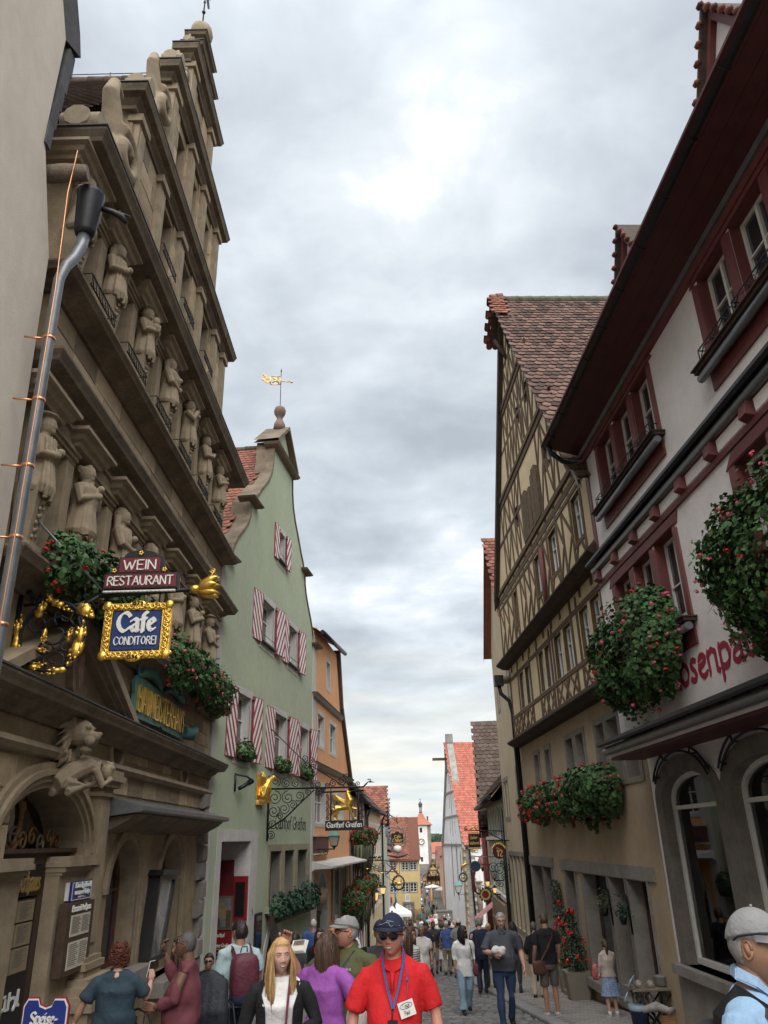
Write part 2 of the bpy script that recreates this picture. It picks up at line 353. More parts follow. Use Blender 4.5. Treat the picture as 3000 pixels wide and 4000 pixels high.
far.build('ground',[mat('far_meadow',(.07,.10,.05),.95,.2,.02,0)],None,kind='structure',loc=(0,0,0))
def sett(w,l,h,rnd):
    b=MB(); o=.22*min(w,l)
    x0,x1,y0,y1=-w/2,w/2,-l/2,l/2; j=lambda:rnd.uniform(-.012,.012)
    A=[(x0+j(),y0+j(),-.03),(x1+j(),y0+j(),-.03),(x1+j(),y1+j(),-.03),(x0+j(),y1+j(),-.03)]
    B=[(x0+o*.5,y0+o*.5,h*.7),(x1-o*.5,y0+o*.5,h*.7),(x1-o*.5,y1-o*.5,h*.7),(x0+o*.5,y1-o*.5,h*.7)]
    C=[(x0+o*1.6,y0+o*1.6,h),(x1-o*1.6,y0+o*1.6,h),(x1-o*1.6,y1-o*1.6,h),(x0+o*1.6,y1-o*1.6,h)]
    F=[(4*r+i,4*r+(i+1)%4,4*r+4+(i+1)%4,4*r+4+i) for r in (0,1) for i in range(4)]+[(8,9,10,11)]
    b.add(A+B+C,F,0,True,True); return b
rnd=random.Random(3)
SETT=[sett(.155+.02*i,.105,.022,rnd) for i in range(4)]; SM=[s.mesh('cobble',[M['cobble']]) for s in SETT]
KX=lambda y: 2.66-.0393*(y-17)     # kerb line
stf=MB(); cnt=0; y=6.0; row=0
while y<62:
    x=max(xl(y),-4.0)+.9+rnd.uniform(0,.1); xe=KX(y)-.02 if y<27 else xr(y)-1.3
    while x<xe:
        i=rnd.randrange(4); w=.155+.02*i+.018
        cy=y+rnd.uniform(-.008,.008)+.02*math.sin(x*1.3); cx=x+w/2; h=gz(cy)+rnd.uniform(-.006,.006)-.012
        a=rnd.uniform(-.06,.06); sc=rnd.uniform(.93,1.0)
        if 15.2<cy<20.5 and .55<cx<2.6 and cnt<296 :
            cnt+=1; mw=Matrix.Translation((cx,cy,h))@Matrix.Rotation(a,4,'Z')@Matrix.Rotation(-.0873,4,'X')@Matrix.Scale(sc,4); link('cobble',SM[i],road,mw)
        else:
            ca,sa=math.cos(a),math.sin(a); s=SETT[i]
            stf.add([(cx+v[0]*ca-v[1]*sa,cy+v[0]*sa+v[1]*ca,h+v[2]-.0875*v[1]) for v in s.v],s.f,0,True,True)
        x+=w+.006
    y+=.122 if y<34 else .2; row+=1
stf.build('cobbles',[M['cobble']],road,kind='stuff')
# kerb stones and pavers of the right-hand pavement
pv=MB(); pv.add([(KX(0)+.3,0,gz(0)+.05),(7,0,gz(0)+.05),(7,34,gz(34)+.05),(KX(34)+.3,34,gz(34)+.05)],[(0,1,2,3)])
pave=pv.build('pavement',[M['joint']],None,kind='structure',loc=(4,17,gz(17)))
kp=bevcube('k',.05,.01,3).mesh('kerb_stone',[M['kerb']])
def flat(cx,cy,cz,w,l,h,yaw): # box prototype (front face n=+Y) laid face-up
    U=Vector((math.cos(yaw),math.sin(yaw),0)); V=Vector((-math.sin(yaw),math.cos(yaw),-.0875)).normalized(); Nn=U.cross(V)
    return Matrix(((-U.x*w,Nn.x*h,V.x*l,cx),(-U.y*w,Nn.y*h,V.y*l,cy),(-U.z*w,Nn.z*h,V.z*l,cz),(0,0,0,1)))
y=8.0
while y<34:
    link('kerb_stone',kp,pave,flat(KX(y+.45)+.15,y+.45,gz(y+.45)-.01,.29,.885,.16,.0393)); y+=.9
PAV=[bevcube('p',.04,.012,i+30).mesh('paver',[M['paving']]) for i in range(3)]
pstf=MB(); cnt=0; y=9.0; r=0
pb=bevcube('p',.04,.01,9)
while y<33:
    x=KX(y)+.31+(.13 if r%2 else 0)
    while x<xr(y)+.15:
        m=flat(x+.12,y+.08,gz(y+.08)+.018+rnd.uniform(-.003,.003),.235,.153,.08,.0393)
        if 15.5<y<26 and cnt<298 and x>KX(y)+.2: cnt+=1; link('paver',rnd.choice(PAV),pave,m)
        else: pstf.add([m@Vector(v) for v in pb.v],pb.f,0,False,True)
        x+=.243
    y+=.161; r+=1
pstf.build('pavers',[M['paving']],pave,kind='stuff')
# left pavement: larger slabs
pv=MB(); pv.add([(-4.6,4,gz(4)+.04),(-3.15,4,gz(4)+.04),(-3.15,19,gz(19)+.04),(-4.6,19,gz(19)+.04)],[(0,1,2,3)])
lp=pv.build('pavement',[M['joint']],None,kind='structure',loc=(-4,12,gz(12)))
y=5.0
while y<19:
    for x in (-4.35,-3.8,-3.35): link('paving_slab',rnd.choice(PAV),lp,flat(x,y+.3,gz(y+.3)+.02,.5 if x<-3.5 else .38,.59,.08,0))
    y+=.6
# ---------------------------------------------------------------- building helpers
def fuse(mb,voxel,mats,name,smooth=2,off=Vector((0,0,0)),fn=None):
    me=mb.mesh('t',mats,off); o=bpy.data.objects.new('t',me); COL.objects.link(o)
    r=o.modifiers.new('r','REMESH'); r.mode='VOXEL'; r.voxel_size=voxel; r.use_smooth_shade=True
    if smooth: s=o.modifiers.new('s','SMOOTH'); s.factor=.5; s.iterations=smooth
    dg=bpy.context.evaluated_depsgraph_get(); e=o.evaluated_get(dg); m=bpy.data.meshes.new_from_object(e); m.name=name
    bpy.data.objects.remove(o); bpy.data.meshes.remove(me)
    m.materials.clear()
    for x in (mats if isinstance(mats,(list,tuple)) else [mats]): m.materials.append(x)
    if fn: fn(m)
    return m
def ashlar(fr,parent,u0,u1,z0,z1,n,course=.38,bl=.8,holes=(),protos=None,name='stone_block',d=.05,gap=.008,rnd=random.Random(5)):
    nr=max(1,round((z1-z0)/course)); ch=(z1-z0)/nr
    for r in range(nr):
        za,zb=z0+r*ch,z0+(r+1)*ch; u=u0-rnd.uniform(0,bl*.6)
        while u<u1-.02:
            w=bl*rnd.uniform(.7,1.3); a,b=max(u,u0),min(u+w,u1); u+=w
            segs=[(a,b)]
            for (h0,h1,k0,k1) in holes:
                if zb>k0+.01 and za<k1-.01:
                    ns=[]
                    for (p,q) in segs:
                        if q<=h0 or p>=h1: ns.append((p,q))
                        else:
                            if p<h0: ns.append((p,h0))
                            if q>h1: ns.append((h1,q))
                    segs=ns
            for p,q in segs:
                if q-p<.06: continue
                m=fr.M((p+q)/2,n-d/2+rnd.uniform(-.003,.003),(za+zb)/2)@Matrix.Diagonal((q-p-gap,d,ch-gap,1))
                link(name,rnd.choice(protos or BEV),parent,m)
def pane(fr,parent,u0,u1,z0,z1,n,m,pm={}):
    if m.name not in pm:
        b=MB(); b.add([(-.5,0,-.5),(.5,0,-.5),(.5,0,.5),(-.5,0,.5)],[(0,1,2,3)],0,False,True); pm[m.name]=b.mesh('pane',[m])
    M4=fr.M((u0+u1)/2,n,(z0+z1)/2)@Matrix.Rotation(random.uniform(-.012,.012),4,'X')@Matrix.Rotation(random.uniform(-.012,.012),4,'Z')@Matrix.Diagonal((u1-u0,1,z1-z0,1))
    return link('pane',pm[m.name],parent,M4)
def window(fr,parent,u0,u1,z0,z1,n,fm,nv=2,rows=(.5,),fw=.055,bw=.03,gm=None,name='window',curtain=None,arch=None,label=None,d=.06,cas=True):
    gm=gm or M['glass']; b=MB(fr)
    b.box(u0,u0+fw,n-d,n,z0,z1); b.box(u1-fw,u1,n-d,n,z0,z1); b.box(u0+fw,u1-fw,n-d,n,z0,z0+fw); b.box(u0+fw,u1-fw,n-d,n,z1-fw,z1)
    us=[u0+fw+(u1-u0-2*fw)*i/nv for i in range(nv+1)]; zs=[z0+fw]+[z0+fw+(z1-z0-2*fw)*t for t in rows]+[z1-fw]
    for k,u in enumerate(us[1:-1]):
        w=bw*(1.5 if cas and nv%2==0 and k==nv//2-1 else .6); b.box(u-w/2,u+w/2,n-d*.8,n+.008,z0+fw,z1-fw)
    for z in zs[1:-1]: b.box(u0+fw,u1-fw,n-d*.8,n+.004,z-bw*.35,z+bw*.35)
    o=b.build(name,[fm],parent,label)
    for i in range(nv):
        for j in range(len(zs)-1): pane(fr,o,us[i],us[i+1],zs[j],zs[j+1],n-d*.55,gm)
    if curtain:
        c=MB(fr); k=14; w=(u1-u0-2*fw)
        for h,(ua,ub) in enumerate(((u0+fw,u0+fw+w*.4),(u1-fw-w*.4,u1-fw))):
            P=[]
            for i in range(k+1):
                P+=[(ua+(ub-ua)*i/k,n-d-.03-.018*(i%2),z0+fw),(ua+(ub-ua)*i/k,n-d-.03-.018*(i%2),z1-fw)]
            c.add(P,[(2*i,2*i+2,2*i+3,2*i+1) for i in range(k)],0,True)
        c.build('curtain',[mat('net_curtain',(.6,.58,.55),.9,.05,5,0)],o)
    return o
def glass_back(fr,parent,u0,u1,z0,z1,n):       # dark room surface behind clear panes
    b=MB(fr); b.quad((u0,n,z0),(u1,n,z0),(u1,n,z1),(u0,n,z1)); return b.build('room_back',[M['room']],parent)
def tile_mesh(w,l,th,m,name='roof_tile'):      # plain tile with rounded tail: lies in x (width), y (down slope), z up
    b=MB(); pts=[(-w/2,0),(w/2,0),(w/2,l*.72)]+[(w/2*math.cos(R_(a)),l*.72+l*.28*math.sin(R_(a))) for a in (35,65,90,115,145)]+[(-w/2,l*.72)]
    k=len(pts); top=[(p[0],p[1],th*(1+1.3*p[1]/l)) for p in pts]; bot=[(p[0],p[1],th*1.3*p[1]/l-.004) for p in pts]
    b.add(top+bot,[tuple(range(k))]+[(i,k+i,k+(i+1)%k,(i+1)%k) for i in range(k)],0,False,True); return b,b.mesh(name,[m])
def roof_tiles(parent,O,A,D,wid,slope,m,tw=.18,ex=.16,limit=290,pick=None,stuffname='roof_tiles',th=.014,rnd=random.Random(8),jit=.5,clip=None,lenf=1.45):
    # O: top corner, A: unit vector along the ridge, D: unit vector down the slope
    A=Vector(A).normalized(); D=Vector(D).normalized(); Nn=A.cross(D)
    if Nn.z<0: A2=-A; Nn=-Nn
    else: A2=A
    tb,tm=tile_mesh(tw*.97,ex*lenf,th,m); st=MB(); c=0; rows=int(slope/ex); cols=int(wid/tw); cand=[]
    for r in range(rows):
        for q in range(cols+1):
            u=(q+(.5 if r%2 else 0))*tw
            if u>wid: continue
            if clip and not clip(u,r*ex): continue
            p=Vector(O)+A*u+D*(r*ex+rnd.uniform(-.008,.008)*jit)+Nn*rnd.uniform(0,.006)*jit
            a=rnd.uniform(-.03,.03)*jit; mw=Matrix(((A2.x,D.x,Nn.x,p.x),(A2.y,D.y,Nn.y,p.y),(A2.z,D.z,Nn.z,p.z),(0,0,0,1)))@Matrix.Rotation(a,4,'Z')@Matrix.Rotation(rnd.uniform(-.01,.03)*jit,4,'X')
            cand.append((pick(p) if pick else 0,len(cand),mw))
    sel=set(i for _,i,_ in sorted(cand,key=lambda t:t[0])[:limit])
    for _,i,mw in cand:
        if i in sel: link('roof_tile',tm,parent,mw)
        else: st.add([mw@Vector(v) for v in tb.v],tb.f,0,False,True)
    st.build(stuffname,[m],parent,kind='stuff')
def ridge_tiles(parent,a,b,m,n,r=.12):
    a,b=Vector(a),Vector(b); d=(b-a)/n
    for i in range(n):
        q=MB(); q.tubew([a+d*i-d*.05,a+d*(i+1.02)],[r,r*1.12],8,0,True,True); q.build('ridge_tile',[m],parent)
LEAF=None
def foliage(name,parent,pts_fn,nleaf,size,m,rnd,fl=(),kind='stuff',lobed=True):
    b=MB(); 
    for i in range(nleaf):
        p,nrm=pts_fn(rnd); s=size*rnd.uniform(.55,1.25)
        nn=(nrm+Vector((rnd.gauss(0,.45),rnd.gauss(0,.45),rnd.gauss(0,.45)+.25))).normalized(); a=nn.orthogonal().normalized(); a=(a*math.cos(i)+nn.cross(a)*math.sin(i)).normalized(); c=nn.cross(a)
        if lobed: V=[p-a*s*.9]+[p+a*s*math.cos(R_(t))*q+c*s*math.sin(R_(t))*q+nn*s*.12*(1 if q<.8 else -1) for t,q in ((-120,1),(-70,.7),(-35,1.05),(0,.72),(35,1.05),(70,.7),(120,1))]
        else: V=[p-a*s,p+c*s*.45,p+a*s,p-c*s*.45]
        b.add(V,[tuple(range(len(V)))],0,False,True)
    return b.build(name,[m],parent,kind=kind)
def umbel(m,rnd,k=12,r=.045):
    b=MB()
    for i in range(k):
        d=Vector((rnd.gauss(0,1),rnd.gauss(0,1),rnd.gauss(0,1)+.3)).normalized(); p=d*r*rnd.uniform(.6,1); a=d.orthogonal().normalized(); c=d.cross(a); s=r*.5
        b.add([p+a*s,p+c*s*.8,p-a*s,p-c*s*.8],[(0,1,2,3)],0,False,True)
    return b.mesh('flower_head',[m])
_r=random.Random(2)
UMB={'r':[umbel(M['fred'],_r) for _ in range(3)],'p':[umbel(M['fpink'],_r) for _ in range(3)]}
def flower_box(fr,u0,u1,z,n,depth,drop,rise,label,group,nleaf=1600,size=.035,nfl=60,mix=(.5,.5),seed=0,leafm=None,cat='flower box',name='flower_box',fsize=1.0,rag=0,bz=.16,bulge=1.0):
    rnd=random.Random(seed+100); c=(u0+u1)/2; hl=(u1-u0)/2
    t=thing(name,label,cat,fr.P(c,n+.1,z),group)
    b=MB(fr); b.box(u0+.04,u1-.04,n+.02,n+.2,z-bz,z); b.box(u0+.02,u1-.02,n+.005,n+.215,z-.02,z+.012); b.build('box',[M['wood']],t)
    def surf(rn,inner=True):
        while True:
            d=Vector((rn.gauss(0,1),rn.gauss(0,1),rn.gauss(0,1))).normalized()
            if d.y>-.35: break
        k=1-(rn.random()**2.2)*.4 if inner else 1.0
        uu=d.x; uu=math.copysign(abs(uu)**.6,uu)
        zz=d.z; H=rise if zz>0 else drop
        lump=1+.13*math.sin(uu*9+seed)+.10*math.sin(zz*7+uu*5+seed*2)+(rag*(.10*math.sin(uu*19+zz*13)+abs(rn.gauss(0,.07))-.03))
        return fr.P(c+uu*hl*1.03*k,n+.08+max(0,d.y)*depth*k*lump*bulge,z+zz*H*k*lump*(.8+.2*math.cos(uu*1.2))),(fr.U*d.x+fr.N*d.y+Vector((0,0,d.z)))
    foliage('foliage',t,surf,nleaf,size,leafm or M['leaf'],rnd)
    if rag:
        q=MB()
        for i in range(60): p,nr=surf(rnd,False); e=p+nr.normalized()*rnd.uniform(.05,.16)+Vector((0,0,-rnd.uniform(0,.08))); q.tubew([p-nr*.1,p,e],[.004,.004,.002],3)
        q.build('stems',[leafm or M['leaf']],t,kind='stuff')
    for i in range(nfl):
        p,nr=surf(rnd,False); q='r' if rnd.random()<mix[0] else 'p'
        p=p+nr.normalized()*rnd.uniform(.01,.05); s=rnd.uniform(.7,1.25)*fsize
        link('flower_head',rnd.choice(UMB[q]),t,Matrix.Translation(p)@Matrix.Rotation(rnd.uniform(0,6),4,'Z')@Matrix.Scale(s,4))
    return t
# pen lettering: polylines on a 10-high grid drawn with a broad nib
GL={'A':'0,0 4,10 8,0;2,3.5 6,3.5','B':'0,0 0,10 4,10 6,8.6 6,6.6 4,5.3 0,5.3;4,5.3 7,4 7,1.5 5,0 0,0','C':'8,8 6,10 3,10 0,7 0,3 3,0 6,0 8,2','D':'0,0 0,10 4,10 8,7 8,3 4,0 0,0','E':'6,10 0,10 0,0 6,0;0,5.2 5,5.2','F':'6,10 0,10 0,0;0,5.2 5,5.2','G':'8,8 6,10 3,10 0,7 0,3 3,0 6,0 8,1.5 8,4.5 5,4.5','H':'0,0 0,10;7,0 7,10;0,5 7,5','I':'0,0 0,10','K':'0,0 0,10;6.5,10 0,4.6;2,6 7,0','M':'0,0 1,10 5,2 9,10 10,0','N':'0,0 0,10 7,0 7,10','O':'4,10 1,8 0,5 1,2 4,0 7,2 8,5 7,8 4,10','P':'0,0 0,10 4,10 6.5,8.5 6.5,6.3 4,4.8 0,4.8','R':'0,0 0,10 4,10 6.5,8.5 6.5,6.5 4,5 0,5;3,5 7,0','S':'6,8.5 4,10 1.5,10 0,8.3 .5,6.3 5,4 6,2 4.5,0 1.5,0 0,1.5','T':'0,10 8,10;4,10 4,0','U':'0,10 0,3 2,0 5,0 7,3 7,10','W':'0,10 3,0 5.5,8 8,0 11,10','Z':'0,10 7,10 0,0 7,0',
'a':'0,5.5 2,6.6 4,5.8 4,0;4,3.8 1.2,3.4 0,1.8 1,.2 2.6,.2 4,1.6;4,.4 5,0','b':'0,10 0,.5 2.4,0 4.4,1.4 4.4,5 2.4,6.6 0,5','c':'4,5.6 2.2,6.6 0,5 0,1.6 2,0 4,1','d':'4.4,10 4.4,0;4.4,1.2 2.2,0 0,1.5 0,5 2,6.6 4.4,5.6','e':'0,3.2 4.2,4.2 3.8,6 2,6.6 0,5 0,1.6 2,0 4.2,1','f':'4,9.4 2.8,10 1.6,8.6 1.6,-.5;0,6.4 3.6,6.4','g':'4.2,6.4 4.2,-1.6 2.4,-3 .2,-2.2;4.2,5.6 2,6.6 0,5 0,1.6 2,.2 4.2,1.4','h':'0,10 0,0;0,5.2 2.2,6.6 4.2,5.4 4.2,1 3.4,-1.6','i':'0,6.4 0,.4 1,0;0,8.6 .4,9','k':'0,10 0,0;3.8,6.4 0,3 4.2,0','l':'0,10 0,.4 1,0','m':'0,6.4 0,0;0,5.4 1.8,6.6 3.4,5.6 3.4,0;3.4,5.4 5.2,6.6 6.8,5.6 6.8,.4 7.6,0','n':'0,6.4 0,0;0,5.2 2.2,6.6 4,5.6 4,.4 5,0','o':'2.2,6.6 0,5 0,1.6 2.2,0 4.4,1.6 4.4,5 2.2,6.6','p':'0,6.8 0,-3;0,5.4 2.4,6.6 4.4,5 4.4,1.6 2.2,0 0,1','r':'0,6.4 0,0;0,5 1.8,6.6 3.2,5.8','s':'3.6,5.8 1.8,6.6 .2,5.2 3.6,1.8 2,0 0,1','t':'1.4,8.6 1.4,1 2.6,0 3.6,.8;0,6.4 3.4,6.4','u':'0,6.4 0,1 1.6,0 4,1.4;4,6.4 4,.4 5,0','v':'0,6.8 .4,1 2,0 4,2 3.6,6.6','w':'0,6.8 .4,1 2,0 3.6,1.4 3.6,6.4;3.6,1.4 5.2,0 7,2 6.6,6.6','z':'0,6.4 4,6.4 0,0 4,0','ä':'0,5.5 2,6.6 4,5.8 4,0;4,3.8 1.2,3.4 0,1.8 1,.2 2.6,.2 4,1.6;1,8.6 1.3,9;3,8.6 3.3,9','ü':'0,6.4 0,1 1.6,0 4,1.4;4,6.4 4,.4 5,0;.8,8.6 1.1,9;3.2,8.6 3.5,9','-':'0,4 3,4','ſ':'3.4,9.2 2.2,10 1.2,8.6 1.2,-2',
'0':'3,10 0,7 0,3 3,0 6,3 6,7 3,10','1':'0,8 2,10 2,0','2':'0,7.6 1.4,10 4.4,10 5.6,7.6 4.6,5.4 0,0 6,0','3':'0,9 3,10 5,8 3,5.4 5.4,3 3,0 0,1','4':'4,0 4,10 0,3 6,3','5':'5,10 .8,10 .4,6 3.4,6.2 5.4,3.4 3.4,0 0,.6','6':'5,9.4 2,8 0,3.4 2,0 5,1 5.4,4 3,5.6 .6,4','7':'0,10 6,10 2,0','8':'3,5.4 .6,7.6 3,10 5.4,7.6 3,5.4 0,2.6 3,0 6,2.6 3,5.4','9':'5.4,5.6 3,4.2 .6,6.4 2.6,10 5.4,8 5,3 2,0','.':'0,0 .4,.4'}
def lettering(parent,fr,text,u,z,h,n,m,nib=1.1,ang=35,thin=.35,gap=2.0,width=None,shear=0.0,name='lettering',align='l',rise=0.0,rev=False,depth=.012,arcr=None):
    # total width first
    def gw(ch): return max(float(p.split(',')[0]) for s in GL[ch].split(';') for p in s.split())
    tot=sum((gw(c)+gap) if c!=' ' else 3.2 for c in text)-gap; k=h/10; sx=(width/tot) if width else k
    W=tot*sx; x=u-(W/2 if align=='c' else 0); b=MB(fr); i=0
    na=R_(ang); nx,nz=math.cos(na)*nib/2*k,math.sin(na)*nib/2*k; tx,tz=-math.sin(na)*thin/2*k,math.cos(na)*thin/2*k
    x0=x
    for ch in text:
        if ch==' ': x+=3.2*sx; continue
        for s in GL[ch].split(';'):
            P=[tuple(map(float,p.split(','))) for p in s.split()]
            if len(P)>2:                                   # soften the polyline
                Q=[P[0]]
                for a,c in zip(P,P[1:]):
                    if len(P)>5: Q+=[(a[0]*.7+c[0]*.3,a[1]*.7+c[1]*.3),(a[0]*.3+c[0]*.7,a[1]*.3+c[1]*.7)]
                    else: Q.append(c)
                if len(P)>5: Q.append(P[-1])
                P=Q
            for a,c in zip(P,P[1:]):
                pts=[]
                for q in (a,c):
                    for e in (-1,1):
                        for g in (-1,1):
                            px=x+q[0]*sx+shear*q[1]*k+e*nx+g*tx; pts.append((px,z+q[1]*k+e*nz+g*tz+rise*(px-x0)/max(W,1e-6)))
                hull=convex(pts)
                if rev: hull=[(2*u+(0 if align=='c' else W)-p[0],p[1]) for p in hull]
                nn=n+depth+.0004*(i%23); i+=1
                if arcr: hull=[(u+(arcr+p[1]-z)*math.sin((p[0]-u)/arcr),z+(arcr+p[1]-z)*math.cos((p[0]-u)/arcr)-arcr) for p in hull]
                kk=len(hull); b.add([(p[0],nn,p[1]) for p in hull]+[(p[0],n-.002,p[1]) for p in hull],[tuple(range(kk))]+[(j,(j+1)%kk,kk+(j+1)%kk,kk+j) for j in range(kk)])
        x+=(gw(ch)+gap)*sx
    return b.build(name,[m],parent)
def convex(P):
    P=sorted(set(P)); 
    def half(P):
        H=[]
        for p in P:
            while len(H)>1 and (H[-1][0]-H[-2][0])*(p[1]-H[-2][1])-(H[-1][1]-H[-2][1])*(p[0]-H[-2][0])<=0: H.pop()
            H.append(p)
        return H
    a=half(P); c=half(P[::-1]); return a[:-1]+c[:-1]
# ---------------------------------------------------------------- sandstone restaurant house (left)
A=Fr(-4.2,0,-.18,1)
bh=thing('sandstone_house','tall dark sandstone house with stepped scroll gable and rows of carved figures between its windows','house',A.P(13,0,gz(13)))
PU=(9.95,1.3)   # portal centre, half width
S0=7.8; SD=1.535
oval=[(12.2,1.37),(16.35,1.37)]
holes=[archpoly(PU[0]-1.3,PU[0]+1.3,-3.2,-.05,.70,14)]
AW=[(12.5,13.98,-1.72,-.62,.12),(15.22,16.8,-2.12,-.64,.13)]
for a in AW: holes.append(archpoly(*a,12))
for u,z in oval: holes.append(arc(u,z,.24,.2,0,337.5,15))
b=MB(A)
b.wall([(7.9,-3.6),(18.55,-3.6),(18.55,3.0),(7.9,3.0)],holes,0,.5,0,1)
win1=[(S0+SD*(k+.5)-.36,S0+SD*(k+.5)+.36,3.28,4.72) for k in range(6)]
win2=[(S0+SD*(k+.5)-.36,S0+SD*(k+.5)+.36,7.08,8.5) for k in range(6)]
b.wall([(7.9,3.0),(18.55,3.0),(18.55,9.1),(7.9,9.1)],[rect(*w) for w in win1+win2],0,.32,0,1)
GT=[(9.6,17.2,9.1,12.05),(11.1,15.6,12.05,14.75),(12.15,14.3,14.75,16.8),(12.6,13.6,16.8,17.65),(12.78,13.35,17.65,18.3)]
gw=[(11.5,12.2,10.5,11.85),(13.1,13.75,10.5,11.85),(15.0,15.65,10.5,11.85),(11.95,12.5,13.1,14.4),(13.1,13.65,13.0,14.4),(14.4,14.95,13.1,14.4),(13.0,13.45,15.4,16.3)]
for (u0,u1,z0,z1) in GT:
    hs=[rect(*w) for w in gw if z0<w[2]<z1]
    b.wall(rect(u0,u1,z0,z1),hs,-.02,.3,0,1,back=.7)
b.box(7.9,7.95,-9,-.35,-3.6,9.1); b.box(18.5,18.55,-9,-.35,-3.6,9.1)
b.build('wall',[M['stone'],M['stonec']],bh)
# ashlar facing, block by block
hol=[(w[0]-.05,w[1]+.05,w[2],w[3]) for w in gw]
ashlar(A,bh,7.95,18.5,5.6,6.6,.035,.34,.95)
for (u0,u1,z0,z1),cs in zip(GT[:3],(.36,.38,.4)): ashlar(A,bh,u0+.02,u1-.02,z0+.15,z1-.1,.02,cs*1.3,.8,hol)
ashlar(A,bh,11.9,18.15,.75,1.05,.02,.3,.7); ashlar(A,bh,11.9,18.45,1.25,1.6,.02,.36,.75,[(u-.3,u+.3,1,2) for u,_ in oval])
ashlar(A,bh,12.5,18.45,1.8,2.62,.02,.28,.8); ashlar(A,bh,7.5,8.0,1.8,2.62,.02,.28,.8)
ashlar(A,bh,8.0,9.0,-.1,1.0,.02,.4,.8)
# cornices
def corn(u0,u1,zt,proj,h,name='cornice',m='stoned',n0=0.0,cap=True):
    c=MB(A); P=[(n0,zt-h),(n0+proj*.18,zt-h),(n0+proj*.22,zt-h*.8),(n0+proj*.45,zt-h*.62),(n0+proj*.5,zt-h*.5),(n0+proj*.86,zt-h*.42),(n0+proj*.9,zt-h*.3),(n0+proj,zt-h*.1),(n0+proj,zt),(n0-.05,zt+.04)]
    c.mould(u0,u1,P); o=c.build(name,[M[m]],bh)
    if cap:
        q=MB(A); q.mould(u0-.012,u1+.012,[(n0-.05,zt+.045),(n0+proj+.015,zt+.004),(n0+proj+.015,zt+.026),(n0-.05,zt+.066)]); q.build('lead_flashing',[M['slate']],o)
    return o
corn(7.95,18.5,1.72,.4,.32); corn(7.97,18.5,3.0,.42,.3,cap=False); corn(8.05,18.5,5.55,.44,.36,cap=False); corn(7.97,18.5,6.85,.4,.24,cap=False); corn(8.1,18.3,9.13,.56,.44)
c=MB(A); c.mould(7.95,18.5,[(0,1.02),(.1,1.04),(.15,1.1),(.1,1.17),(0,1.2)]); c.build('string_course',[M['stonec']],bh)
for (u0,u1,z0,z1),p in zip(GT,(.3,.28,.26,.22,.2)): corn(u0-.02,u1+.02,z1+.25 if z1<17 else z1+.15,p,.34 if z1<17 else .2)
# bracket stubs of the tiers, gable pilasters
pl=MB(A)
def pil(u,z0,z1,w=.34,n=.1): 
    pl.box(u-w/2,u+w/2,-.1,n,z0,z1); pl.box(u-w/2-.06,u+w/2+.06,-.1,n+.06,z1-.16,z1); pl.box(u-w/2-.05,u+w/2+.05,-.1,n+.05,z0,z0+.14)
    pl.box(u-w/2+.07,u+w/2-.07,n,n+.025,z0+.25,z1-.28)
for u in (9.8,11.15,12.65,14.4,16.0,17.0): pil(u,9.15,11.95)
for u in (11.3,12.8,14.0,15.4): pil(u,12.3,14.7)
for u in (12.3,14.1): pil(u,15.0,16.75)
for u in (12.72,13.48): pil(u,17.05,17.6,.22)
pl.build('gable_pilasters',[M['stonec']],bh)
# scrolls on the gable shoulders
def scroll(u,z,sc,nm='scroll'):
    s=MB(A); n=-.1
    pts=[(u-.35*sc,z),(u-.25*sc,z+.5*sc),(u+.02*sc,z+1.0*sc),(u+.1*sc,z+1.5*sc),(u-.05*sc,z+1.95*sc),(u-.2*sc,z+2.25*sc),(u-.12*sc,z+2.55*sc),(u+.12*sc,z+2.5*sc)]
    s.tube([(p[0],n,p[1]) for p in pts],[.24*sc,.27*sc,.22*sc,.19*sc,.17*sc,.14*sc,.11*sc,.09*sc],10)
    sp=spiral((u+.28*sc,z+1.35*sc),.42*sc,1.25,2.2,-1,20,.3); s.tube([(p[0],n+.18,p[1]) for p in sp],[.115*sc]*len(sp),8)
    s.box(u-.5*sc,u+.5*sc,n-.3*sc,n+.25*sc,z-.05,z+.16*sc)
    o=fuse(s,.024,[M['stonec']],nm,3,rloc(bh)); return link(nm,o,bh)
scroll(9.0,9.2,1.02); scroll(10.45,12.35,.85); scroll(11.65,15.1,.5); scroll(12.25,17.1,.3)
def urn(u,z,sc):
    s=MB(A); 
    for dz,r in ((.15,.26),(.62,.22)):
        s.tube([(u-.3*sc,-.05,z+dz*sc),(u+.3*sc,-.05,z+dz*sc)],r*sc,10); s.tube([(u-.05*sc,-.35*sc,z+dz*sc),(u-.05*sc,.28*sc,z+dz*sc)],r*sc,10)
    s.box(u-.25*sc,u+.25*sc,-.25*sc,.15*sc,z,z+.6*sc); s.build('scroll_block',[M['stonec']],bh)
for u,z,s in ((8.05,9.18,.9),(9.75,12.32,.75),(11.2,15.05,.7),(12.0,17.05,.4),(12.65,17.9,.35)): urn(u,z,s)
f=MB(A); f.lathe(13.05,-.1,[(.16,18.45),(.2,18.5),(.1,18.62),(.12,18.7),(.24,18.85),(.29,19.05),(.26,19.25),(.12,19.4),(.03,19.45)],14); f.build('ball_finial',[M['stonec']],bh)
f=MB(A); f.tube([(13.05,-.1,19.4),(13.05,-.1,21.6)],.018); f.ball((13.05,-.1,19.95),.05); f.ball((13.05,-.1,20.35),.035)
f.prism([(13.05,20.7),(13.35,20.55),(13.5,20.75),(13.35,20.95),(13.5,21.1),(13.2,21.15),(13.05,21.0)],-.105,-.095); f.prism([(13.05,20.75),(12.85,20.68),(12.75,20.78),(12.85,20.86)],-.105,-.095)
f.build('weather_vane',[M['iron']],bh)
